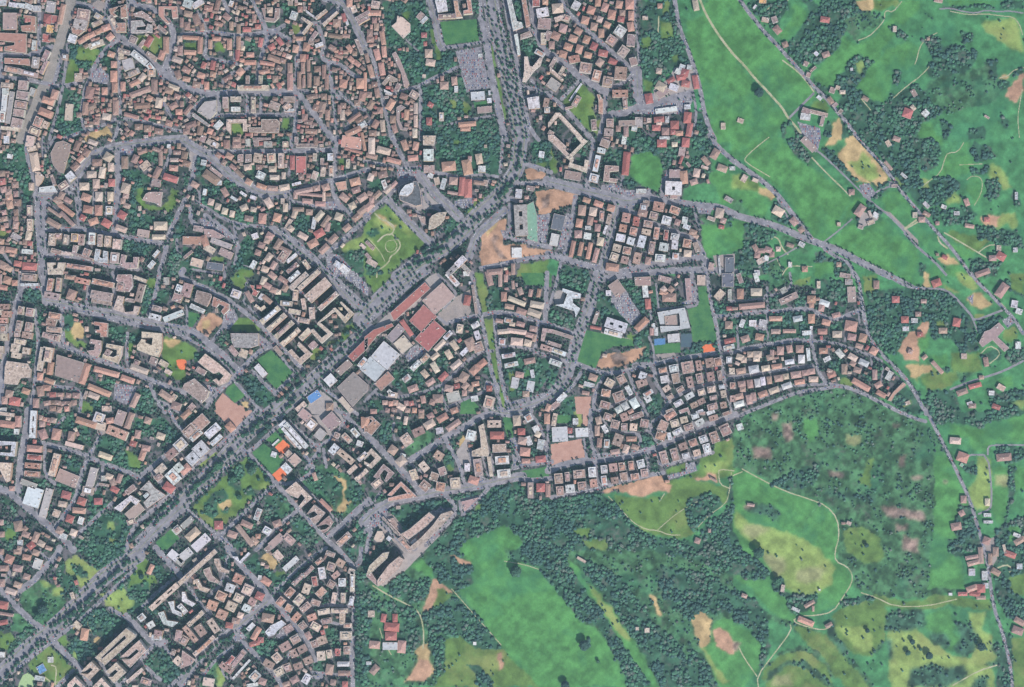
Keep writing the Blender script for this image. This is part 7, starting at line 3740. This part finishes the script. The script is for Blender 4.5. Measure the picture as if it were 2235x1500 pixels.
def building(b, sink=None):
    """yield (part name, MB, [(sub name, MB)]) for one building, or pour all of it into sink"""
    P = [(wx(x), wy(y)) for x, y in b['poly']]
    if area_of(P) < 0: P = P[::-1]
    c = b['c']; base = vary(RC[c.lower()], .18)
    if b['cy'] < 400 and b['cx'] < 900 and c == 'P': q_ = random.random(); base = (base[0]*(1.0-.25*q_), base[1]*(.88-.2*q_), base[2]*(.8-.2*q_))
    elif c == 'P': base = (base[0]*1.06, base[1]*.97, base[2]*.9)
    st = b['st']
    h = st*3.25+1.0; wt = vary(random.choice(WALLC))
    parts = []
    def part(name, sub=None):
        mb = sink if sink is not None else MB()
        if sink is None:
            if sub is None: parts.append((name, mb, []))
            else: parts[sub][2].append((name, mb))
        return mb
    pitched = c.isupper() and st <= 4 and not b['q'] or (c in 'or' and not b['q'] and st <= 5 and min(b['w'], b['h']) < 18)
    w = part('walls'); w.prism(P, 0, h, wt, M_WALL, wt, M_FLAT, top=not pitched and False)
    a = math.radians(-(b.get('a') or 0.0))
    if b['q']:
        e = max(((P[i], P[(i+1) % len(P)]) for i in range(len(P))), key=lambda e: math.dist(*e)); a = math.atan2(e[1][1]-e[0][1], e[1][0]-e[0][0])
    if pitched:
        r = part('roof')
        r1, r2, hh = hip(r, P, h, base, M_TILE)
        if b['area'] > 60:
            ch = part('chimney', 1)
            f = random.uniform(.2, .8); cx, cy = r1[0]*(1-f)+r2[0]*f+1.6, r1[1]*(1-f)+r2[1]*f
            ch.prism(sq((cx, cy), .5, .5, a), h+.3, h+hh+1.0, vary((.4, .25, .2)), M_FLAT)
        if random.random() < .45 and b['area'] > 80:
            d = part('dormer', 1); f = random.uniform(.3, .7)
            cx, cy = r1[0]*(1-f)+r2[0]*f+math.sin(a)*2.6, r1[1]*(1-f)+r2[1]*f-math.cos(a)*2.6
            d.prism(sq((cx, cy), 1.3, 1.5, a), h+.2, h+hh*.9, vary((.5, .45, .4)), M_FLAT)
        return parts, h+hh
    # a block round one or more open light wells
    if not b['q'] and (b.get('ring') or (st >= 5 and b['area'] > 150 and min(b['w'], b['h']) > 11 and b['area'] < 1200 and random.random() < .4)):
        W2, H2 = b['w']*PX/2, b['h']*PX/2; big = b.get('ring')
        ca, sa = math.cos(a), math.sin(a); cc = (wx(b['cx']), wy(b['cy']))
        T = lambda x, y, z: (cc[0]+x*ca-y*sa, cc[1]+x*sa+y*ca, z)
        nh = 1 if max(W2, H2)/min(W2, H2) < 1.7 else 2
        k = .24 if big and nh == 1 else .17
        longx = W2 >= H2; holes = []
        for i in range(nh):
            o = 0 if nh == 1 else (-.42, .42)[i]
            holes.append((W2*(o-k), W2*(o+k), -H2*k*1.5, H2*k*1.5) if longx else (-W2*k*1.5, W2*k*1.5, H2*(o-k), H2*(o+k)))
        r = part('roof'); tr = base
        def quad(m_, x0, x1, y0, y1, z, t): m_.face([T(x0, y0, z), T(x1, y0, z), T(x1, y1, z), T(x0, y1, z)], t, M_FLAT)
        if longx:
            quad(r, -W2, W2, -H2, holes[0][2], h, tr); quad(r, -W2, W2, holes[0][3], H2, h, tr); x = -W2
            for q in holes: quad(r, x, q[0], q[2], q[3], h, tr); x = q[1]
            quad(r, x, W2, holes[0][2], holes[0][3], h, tr)
        else:
            quad(r, -W2, holes[0][0], -H2, H2, h, tr); quad(r, holes[0][1], W2, -H2, H2, h, tr); y = -H2
            for q in holes: quad(r, q[0], q[1], y, q[2], h, tr); y = q[3]
            quad(r, holes[0][0], holes[0][1], y, H2, h, tr)
        wl = part('light_well')
        for q in holes:
            c4 = [(q[0], q[2]), (q[0], q[3]), (q[1], q[3]), (q[1], q[2])]
            for i in range(4):
                p0, p1 = c4[i], c4[(i+1) % 4]; l = math.dist(p0, p1)
                wl.face([T(*p0, 0), T(*p1, 0), T(*p1, h), T(*p0, h)], wt, M_WALL, [(0, 0), (l, 0), (l, h), (0, h)])
        for i in range(3):
            x, y = random.choice((-1, 1))*W2*.72, random.choice((-1, 1))*H2*.72
            u = part('rooftop_housing', 1); u.prism([T(x+p, y+q, 0)[:2] for p, q in ((-1.2, -1), (1.2, -1), (1.2, 1), (-1.2, 1))], h, h+random.uniform(.8, 2.6), vary((.6, .55, .52)), M_FLAT)
        return parts, h
    # flat roof with parapet
    inn = inset(P, .8 if st < 5 else 1.1)
    r = part('roof')
    r.face([(p[0], p[1], h-.45) for p in inn], base, M_HALL if (b['kind'] == 'hall' or st <= 4) and b['area'] > 380 else M_FLAT)
    pp = part('parapet')
    n = len(P); pc = vary((.46, .4, .38)) if c.lower() not in 'w' else (.58, .57, .58)
    for i in range(n):
        j = (i+1) % n
        pp.face([(*P[i], h), (*P[j], h), (*inn[j], h), (*inn[i], h)], pc, M_FLAT)
        pp.face([(*inn[i], h), (*inn[j], h), (*inn[j], h-.45), (*inn[i], h-.45)], pc, M_FLAT)
    cen = (sum(p[0] for p in P)/n, sum(p[1] for p in P)/n)
    if not b['q'] and st >= 4 and b['area'] < 800 and b['c'] not in 'rmv' and min(b['w'], b['h']) > 9 and random.random() < (.95 if c.isupper() else .6):
        k = random.uniform(.22, .32)
        Q = sq(cen, b['w']*PX*k, b['h']*PX*k, a)
        ph = part('penthouse'); t2 = vary(RC[random.choice('pcow')] if not c.isupper() else RC[c.lower()], .15)
        if c in 'OR':
            ph.prism(Q, h-.45, h+2.3, wt, M_WALL, top=False); hip(part('penthouse_roof', 3) if sink is None else ph, Q, h+2.3, t2, M_TILE, .3)
        else: ph.prism(Q, h-.45, h+2.6, wt, M_WALL, tuple(min(.8, q*1.18) for q in t2), M_FLAT)
        # light well or stair head beside it
        if b['area'] > 250:
            s = part('stair_tower', len(parts)-1 if sink is None else None) if sink is None else ph
            s.prism(sq((cen[0]+1.0, cen[1]-.6), 2.0, 2.0, a), h+2.3, h+4.4, vary((.3, .25, .24)), M_FLAT)
    if b['area'] > 90:
        nb = min(7, 1+int(b['area']/150)); xs = [p[0] for p in P]; ys = [p[1] for p in P]; tries = 0; ut = 0
        safe = inset(P, 2.6)
        ub = None
        while ut < nb and tries < 60:
            tries += 1
            q = (random.uniform(min(xs), max(xs)), random.uniform(min(ys), max(ys)))
            if not inside(q, safe) or not inside(q, P) or math.dist(q, cen) < min(max(xs)-min(xs), max(ys)-min(ys))*.28: continue
            Q = sq(q, random.uniform(.8, 2.4), random.uniform(.8, 1.9), a)
            if not all(inside(z, P) for z in Q): continue
            u = part('rooftop_housing', 1) if sink is None else sink
            u.prism(Q, h-.45, h+random.uniform(.7, 2.4), vary(random.choice([(.62, .58, .55), (.25, .24, .25), (.5, .4, .34)])), M_FLAT); ut += 1
    return parts, h

LIM = {'courtyard_building': 300, 'hall': 300, 'slab_block': 300, 'apartment_block': 300, 'house': 300, 'low_building': 300}
bykind = {}
for b in placed: bykind.setdefault(b['kind'], []).append(b)
nthings = 0
for k, lst in bykind.items():
    lst.sort(key=lambda b: -(b['area'] if b['inview'] else 0))
    named = [b for b in lst[:LIM[k]] if b['inview']]
    rest = [b for b in lst if not any(b is q for q in ())][len(named):]
    print(k, len(named), len(rest))
    for b in named:
        org = (wx(b['cx']), wy(b['cy']), 0)
        parts, h = building(b)
        e = empty(k, org)
        tag(e, b['lab'] or b['label'], KN[k], KG[k])
        for name, mb, subs in parts:
            if not mb.f: continue
            o = mb.build(name, e, org)
            for sn, sm in subs:
                if sm.f: sm.build(sn, o, org)
        nthings += 1
    if rest:
        mb = MB()
        for b in rest: building(b, mb)
        o = mb.build({'house': 'small_houses', 'low_building': 'outbuildings'}.get(k, k+'s')); o['kind'] = 'stuff'
        tag(o, {'house': 'mass of the smallest tiled houses filling the town lanes'}.get(k, 'mass of the smallest '+KN[k]+'s standing all over the town'), KN[k])
print('building things', nthings)

# ---------------------------------------------------------------- trees
def crown_template(seed, rings=3, seg=7):
    r = np.random.default_rng(seed); v = [(0, 0, 1.0)]; f = []
    spec = [(.55, .8, seg), (.98, .25, seg+2), (.8, -.35, seg)] if rings == 3 else [(.35, .93, 8), (.68, .7, 12), (.92, .35, 15), (1.0, -.05, 15), (.75, -.5, 10)]
    idx = [[0]]
    for (rad, z, n) in spec:
        o = r.random()*6
        ids = []
        for i in range(n):
            a = o+6.2832*i/n; q = rad*(1+r.uniform(-.2, .2)); ids.append(len(v)); v.append((q*math.cos(a), q*math.sin(a), z+r.uniform(-.14, .14)))
        idx.append(ids)
    for i in range(len(idx[1])): f.append((0, idx[1][i], idx[1][(i+1) % len(idx[1])]))
    for A, B in zip(idx[1:-1], idx[2:]):
        na, nb = len(A), len(B)
        aa = [math.atan2(v[i][1], v[i][0]) for i in A]; ba = [math.atan2(v[i][1], v[i][0]) for i in B]
        i = j = 0
        j = min(range(nb), key=lambda q: abs((ba[q]-aa[0]+math.pi) % (2*math.pi)-math.pi))
        ca = cb = 0
        while ca < na or cb < nb:
            if cb >= nb or (ca < na and (ca+1)/na <= (cb+1)/nb):
                f.append((A[i], B[j], A[(i+1) % na])); i = (i+1) % na; ca += 1
            else: f.append((A[i], B[j], B[(j+1) % nb])); j = (j+1) % nb; cb += 1
    return np.array(v, np.float32), np.array(f, np.int32)
TPL = [crown_template(s) for s in range(8)]
BIG = [crown_template(s, 5) for s in range(20, 26)]
LEAFC = np.array([(.026, .06, .05), (.024, .056, .05), (.03, .075, .05), (.036, .095, .055), (.04, .085, .062), (.065, .085, .07)], np.float32)
def forest(name, pts, label, gain=1.0):
    """pts: x, y (metres), radius, height, tone index"""
    Vs, Fs, Ts = [], [], []; n0 = 0
    pts = np.array(pts, np.float32); r = np.random.default_rng(5)
    which = r.integers(0, len(TPL), len(pts))
    for t, (v, f) in enumerate(TPL):
        P = pts[which == t]
        if not len(P): continue
        a = r.random(len(P))*6.283; ca, sa = np.cos(a)[:, None], np.sin(a)[:, None]
        R = P[:, 2][:, None]; Hh = P[:, 3][:, None]
        X = (v[:, 0]*ca-v[:, 1]*sa)*R*(1+r.uniform(-.15, .15, (len(P), 1)))+P[:, 0][:, None]
        Y = (v[:, 0]*sa+v[:, 1]*ca)*R+P[:, 1][:, None]
        Z = Hh*.58+v[:, 2]*Hh*.42
        V = np.stack([X, Y, Z], -1).reshape(-1, 3)
        F = (f[None]+(np.arange(len(P))*len(v))[:, None, None]).reshape(-1, 3)+n0
        n0 += len(V)
        base = LEAFC[P[:, 4].astype(int) % len(LEAFC)]*gain*r.uniform(.72, 1.32, (len(P), 1))
        T = np.repeat(base[:, None, :], len(v), 1)*r.uniform(.75, 1.3, (len(P), len(v), 1))
        Vs.append(V); Fs.append(F); Ts.append(T.reshape(-1, 3))
    # short trunks
    P = pts; q = np.array([(-1, -1), (1, -1), (0, 1)], np.float32)*.22
    X = P[:, 0][:, None, None]+q[None, None, :, 0]*np.ones((1, 2, 1)); Y = P[:, 1][:, None, None]+q[None, None, :, 1]*np.ones((1, 2, 1))
    Z = np.stack([np.zeros(len(P)), P[:, 3]*.5], 1)[:, :, None]*np.ones((1, 1, 3))
    V = np.stack([X, Y, Z], -1).reshape(-1, 3); f = np.array([(0, 1, 4), (0, 4, 3), (1, 2, 5), (1, 5, 4), (2, 0, 3), (2, 3, 5)])
    F = (f[None]+(np.arange(len(P))*6)[:, None, None]).reshape(-1, 3)+n0
    Vs.append(V); Fs.append(F); Ts.append(np.tile(np.array([[.08, .06, .045]]), (len(V), 1)))
    o = fast_mesh(name, np.concatenate(Vs), np.concatenate(Fs), np.concatenate(Ts), M_LEAF, 'stuff')
    tag(o, label, 'trees')
    return o
blockd = occ | roadmask
for _ in range(1):
    b2 = blockd.copy(); b2[1:] |= blockd[:-1]; b2[:-1] |= blockd[1:]; b2[:, 1:] |= blockd[:, :-1]; b2[:, :-1] |= blockd[:, 1:]; blockd = b2
free = ~blockd & (hard == 0)
tone = fbm((RH, RW), 45, 131, 4); clump = fbm((RH, RW), 20, 141, 4)
def scatter(cell, codes, prob, rmin, rmax, hk=1.5):
    gy_, gx_ = np.mgrid[0:RH:cell, 0:RW:cell]
    Y = gy_.ravel()+rng.random(gy_.size)*cell*1.15; X = gx_.ravel()+rng.random(gy_.size)*cell*1.15
    yi = np.clip(Y.astype(int), 0, RH-1); xi = np.clip(X.astype(int), 0, RW-1)
    ok = np.isin(land[yi, xi], [ord(c) for c in codes]) & free[yi, xi]
    ok &= rng.random(len(Y)) < prob(clump[yi, xi])
    ok &= (xi > MG-15) & (xi < RW-MG+15) & (yi > MG-15) & (yi < RH-MG+15)
    X, Y, yi, xi = X[ok], Y[ok], yi[ok], xi[ok]
    r = rng.uniform(rmin, rmax, len(X)); t = np.clip((tone[yi, xi]*10+rng.normal(0, 1.1, len(X))-2.2), 0, 5.9)
    return np.c_[wx(X-MG), wy(Y-MG), r, r*hk*rng.uniform(.85, 1.25, len(X))+2.0, t]
wood = scatter(4.0, 'w', lambda c: np.clip((c-.42)*7, .06, .85), 1.8, 7.0, .6)
forest('woodland', wood, 'dense dark green woods and groves seen as one leafy mass', 1.35)
scrub = np.concatenate([scatter(6, 'j', lambda c: np.clip((c-.45)*3, .03, .5), 2, 6, .6), scatter(5, 'k', lambda c: np.clip((c-.5)*3.5, .02, .45), 1.4, 5.0, .5), scatter(14, 'm', lambda c: np.clip((c-.6)*5, .0, .6), 2, 4.5, 1.2), scatter(12, 'gy', lambda c: np.clip((c-.5)*2.5, .0, .5), 2, 4.5, 1.2)])
forest('scrub', scrub, 'scattered bushes and small trees on the rough meadows', 1.35)
street = []
for k, w, p in roads:
    if k != 'rd' or not 5 < w < 26: continue
    for a, b in zip(p[:-1], p[1:]):
        L_ = math.hypot(b[0]-a[0], b[1]-a[1])
        for i in range(int(L_/5.5)):
            for sg in (-1, 1):
                if random.random() < .3:
                    f = (i+random.random())*5.5/L_; nx, ny = -(b[1]-a[1])/L_, (b[0]-a[0])/L_; o_ = sg*(w/2-.6)
                    x, y = a[0]+(b[0]-a[0])*f+nx*o_, a[1]+(b[1]-a[1])*f+ny*o_
                    if -5 < x < W0+5 and -5 < y < H0+5 and not occ[int(y)+MG-1:int(y)+MG+2, int(x)+MG-1:int(x)+MG+2].any():
                        r_ = random.uniform(1.7, 3.6); street.append((wx(x), wy(y), r_, r_*1.5+3, random.random()*3.5))
forest('street_trees', street, 'small trees standing along the kerbs of the town streets')
gard = scatter(4.8, 'u', lambda c: np.clip((c-.38)*4.5, .15, .85), 1.8, 4.2, 1.4)
forest('garden_trees', gard, 'small trees crowding the gardens and courts between the town buildings', .85)
print('trees', len(wood), len(scrub), len(gard))
# countable trees: avenue rows and the lone field trees
ind = []
for n, xa, ya, xb, yb, r in trees_in:
    for i in range(n):
        f = (i+.5)/n
        ind.append([xa+(xb-xa)*f+random.gauss(0, 2), ya+(yb-ya)*f+random.gauss(0, 2), r*PX*random.uniform(.62, .95)])
for x, y, r in [(1125, 1246, 12), (1274, 1407, 11), (1305, 1443, 4), (1233, 1494, 9), (1655, 1205, 12), (1892, 1376, 5), (1788, 1288, 4), (1990, 1400, 6), (2008, 1416, 4), (1980, 1424, 6), (2026, 1430, 8), (1695, 1268, 9), (1705, 1277, 7),
                (85, 1345, 10), (96, 1328, 10), (478, 1016, 9), (550, 1025, 9), (582, 1046, 5), (565, 1046, 4), (523, 1085, 6), (510, 1045, 8), (1655, 203, 10), (295, 1252, 4), (283, 1265, 4), (310, 1258, 6), (1972, 1398, 3), (2140, 1410, 9), (1890, 1190, 5)]:
    ind.append([x, y, r*PX])
for k, w, p in roads:
    if k != 'rd' or w < 26: continue
    for a, b in zip(p[:-1], p[1:]):
        L_ = math.hypot(b[0]-a[0], b[1]-a[1])
        for i in range(int(L_/8.5)):
            for o_ in (-.42, -.2, .2, .42):
                if random.random() < .6:
                    f = (i+.5)*8.5/L_; nx, ny = -(b[1]-a[1])/L_, (b[0]-a[0])/L_
                    x, y = a[0]+(b[0]-a[0])*f+nx*o_*w+random.gauss(0, 1), a[1]+(b[1]-a[1])*f+ny*o_*w+random.gauss(0, 1)
                    if all((t[0]-x)**2+(t[1]-y)**2 > 45 for t in ind): ind.append([x, y, random.uniform(2.0, 3.1)*PX])
ind = [t for t in ind if -3 < t[0] < W0+3 and -3 < t[1] < H0+3 and not occ[int(t[1])+MG, int(t[0])+MG]]
ind.sort(key=lambda t: -t[2])
lst, extra = ind[:300], ind[300:]
tg = {}
for t in lst:
    s = 'tall wide' if t[2] > 9.5 else 'round dark' if t[2] > 6.5 else 'small round'
    t += [s, where(t[0], t[1])]
    tg.setdefault((s, t[4]), []).append(t)
for g in tg.values():
    g.sort(key=lambda t: (t[0], t[1]))
    for i, t in enumerate(g): t.append((ordinal(i, len(g))+t[3]+' tree '+t[4]).strip())
crowns = []
for s, (v, f) in enumerate(BIG):
    mb_v = v.copy(); r = np.random.default_rng(s)
    me = bpy.data.meshes.new('crown'); 
    # leafy outer clumps on top of the uneven crown body
    Vs = [mb_v]; Fs = [f]; n0 = len(v)
    for k in range(46):
        a = r.random()*6.283; z = r.uniform(-.25, .98); rr = math.sqrt(max(0, 1-z*z*.9))*r.uniform(.8, 1.05); c = np.array((rr*math.cos(a), rr*math.sin(a), z))
        tv = TPL[k % 8][0]*r.uniform(.14, .26)+c; Vs.append(tv.astype(np.float32)); Fs.append(TPL[k % 8][1]+n0); n0 += len(tv)
    V = np.concatenate(Vs); F = np.concatenate(Fs)
    me.vertices.add(len(V)); me.vertices.foreach_set('co', V.ravel()); me.loops.add(F.size); me.loops.foreach_set('vertex_index', F.ravel().astype(np.int32))
    me.polygons.add(len(F)); me.polygons.foreach_set('loop_start', np.arange(0, F.size, 3, dtype=np.int32)); me.update(calc_edges=True)
    at = me.color_attributes.new('tint', 'FLOAT_COLOR', 'POINT'); base = LEAFC[[0, 3, 1, 0, 2, 3][s]]
    T = base[None]*r.uniform(.6, 1.5, (len(V), 1)); at.data.foreach_set('color', np.c_[T, np.ones(len(V))].astype(np.float32).ravel())
    me.materials.append(M_LEAF); crowns.append(me)
tb = MB()
for z0, z1, ra, rb in ((0, .25, .09, .06), (.25, .62, .06, .035)):
    for i in range(6):
        a0, a1 = i*1.0472, (i+1)*1.0472
        tb.face([(ra*math.cos(a0), ra*math.sin(a0), z0), (ra*math.cos(a1), ra*math.sin(a1), z0), (rb*math.cos(a1), rb*math.sin(a1), z1), (rb*math.cos(a0), rb*math.sin(a0), z1)], (.1, .08, .06), M_BARK)
for i in range(4):
    a = i*1.57+.4; c, s_ = math.cos(a), math.sin(a)
    tb.face([(0, 0, .3), (.03*s_, -.03*c, .3), (.42*c, .42*s_, .62)], (.1, .08, .06), M_BARK)
to = tb.build('trunk'); trunk_me = to.data; bpy.data.objects.remove(to)
for x, y, r, s, wq, lab in lst:
    e = empty('tree', (wx(x), wy(y), 0)); tag(e, lab, 'tree', 'broad crowned trees along the avenues and in the parks')
    h = r*1.35+3
    e.rotation_euler = (0, 0, random.random()*6.28)
    c = bpy.data.objects.new('crown', random.choice(crowns)); COL.objects.link(c); c.parent = e; c.scale = (r*.92, r*.92, h*.38); c.location = (0, 0, h*.62)
    t = bpy.data.objects.new('trunk', trunk_me); COL.objects.link(t); t.parent = e; t.scale = (r*.9, r*.9, h)
forest('avenue_trees', [(wx(t[0]), wy(t[1]), t[2], t[2]*1.4+2, random.random()*4) for t in extra], 'smaller trees of the avenue rows')

# ---------------------------------------------------------------- parked cars
CC = {'white': (.55, .55, .55), 'dark grey': (.05, .05, .06), 'silver': (.45, .46, .48), 'red': (.45, .05, .04), 'blue': (.05, .1, .3)}
def car_mesh(col):
    mb = MB(); t = CC[col]
    prof = [(-2.2, .35), (2.2, .35), (2.25, .8), (1.2, .95), (.6, 1.42), (-1.2, 1.45), (-2.0, .95), (-2.25, .85)]
    for s in (-.85, .85):
        pts = [(x, s, z) for x, z in prof]; mb.face(pts if s < 0 else pts[::-1], t, M_CAR)
    for i in range(len(prof)):
        a, b = prof[i], prof[(i+1) % len(prof)]
        g = M_GLASS if i in (3, 5) else M_CAR
        mb.face([(a[0], .85, a[1]), (b[0], .85, b[1]), (b[0], -.85, b[1]), (a[0], -.85, a[1])], t, g)
    for x in (-1.35, 1.35):
        for s in (-.86, .86):
            mb.face([(x+.33*math.cos(k*.785), s, .33+.33*math.sin(k*.785)) for k in range(8)], (.03, .03, .03), M_GLASS)
    o = mb.build('parked_car'); me = o.data; bpy.data.objects.remove(o); return me
CM = {k: car_mesh(k) for k in CC}
pm = hard == ord('a')
cars = []
yi, xi = np.nonzero(pm & ~occ)
tot = len(yi)
cell = {}
rr = 0
for y in range(MG+2, RH-MG-2, 5):
    for x in range(MG+2, RW-MG-2, 2):
        if pm[y, x] and pm[y, x-1] and pm[y, x+1] and not occ[y-1:y+2, x-1:x+2].any() and random.random() < .5: cars.append((x-MG, y-MG, math.pi/2))
# kerbside cars
for k, w, p in roads:
    if k != 'rd' or w < 7: continue
    for a, b in zip(p[:-1], p[1:]):
        L = math.hypot(b[0]-a[0], b[1]-a[1]); 
        for i in range(int(L/4.4)):
            for sgn in (-1, 1):
                if random.random() < .33:
                    f = (i+.5)*4.4/L; nx, ny = -(b[1]-a[1])/L, (b[0]-a[0])/L; o_ = sgn*(w/2-2.6)
                    x, y = a[0]+(b[0]-a[0])*f+nx*o_, a[1]+(b[1]-a[1])*f+ny*o_
                    if 0 < x < W0-1 and 0 < y < H0-1 and not occ[int(y)+MG, int(x)+MG]: cars.append((x, y, math.atan2(-(b[1]-a[1]), b[0]-a[0])))
random.shuffle(cars)
cw = ['white', 'dark grey', 'silver', 'silver', 'white', 'red', 'blue']
print('cars', len(cars))
best = sorted(range(len(cars)), key=lambda i: (abs(cars[i][0]-1030) + abs(cars[i][1]-150)) if i % 1 == 0 else 0)
first = set(best[:300])
mbx = MB(); carg = {}
for i, (x, y, a) in enumerate(cars):
    col = random.choice(cw)
    if i in first:
        o = bpy.data.objects.new('parked_car', CM[col]); COL.objects.link(o); o.location = (wx(x), wy(y), .2); o.rotation_euler = (0, 0, a)
        carg.setdefault((col, where(x, y)), []).append((x, o))
    else:
        ca, sa = math.cos(a), math.sin(a)
        mbx.prism(sq((wx(x), wy(y)), 2.2, .85, a), .45, .95, CC[col], M_CAR)
        mbx.prism(sq((wx(x)-.2*ca, wy(y)-.2*sa), 1.1, .75, a), .95, 1.5, (.04, .05, .06), M_GLASS, CC[col], M_CAR)
if mbx.f:
    o = mbx.build('distant_cars'); o['kind'] = 'stuff'; tag(o, 'tiny cars parked along the streets and in the yards', 'cars')
for (col, wq), g in carg.items():
    g.sort(key=lambda t: t[0])
    for i, (x, o) in enumerate(g): tag(o, ordinal(i, len(g))+col+' car parked '+wq, 'car', 'small cars in the car parks')
# ---------------------------------------------------------------- the air
hb = MB(); S = 5000
c = [(-S, -S), (S, -S), (S, S), (-S, S)]
hm = bpy.data.materials.new('thin_haze'); hm.use_nodes = True
hn = hm.node_tree.nodes; hl = hm.node_tree.links
hn.remove(hn['Principled BSDF'])
pv = hn.new('ShaderNodeVolumePrincipled'); pv.inputs['Color'].default_value = HAZE_COL; pv.inputs['Density'].default_value = HAZE_D; pv.inputs['Anisotropy'].default_value = .3
hl.new(pv.outputs[0], hn['Material Output'].inputs['Volume'])
hb.prism(c, -1, CAM_H+60, (1, 1, 1), hm); hb.face([(p[0], p[1], -1) for p in c[::-1]], (1, 1, 1), hm)
o = hb.build('haze'); o['kind'] = 'stuff'; tag(o, 'thin bluish haze of the air over the whole town', 'haze')
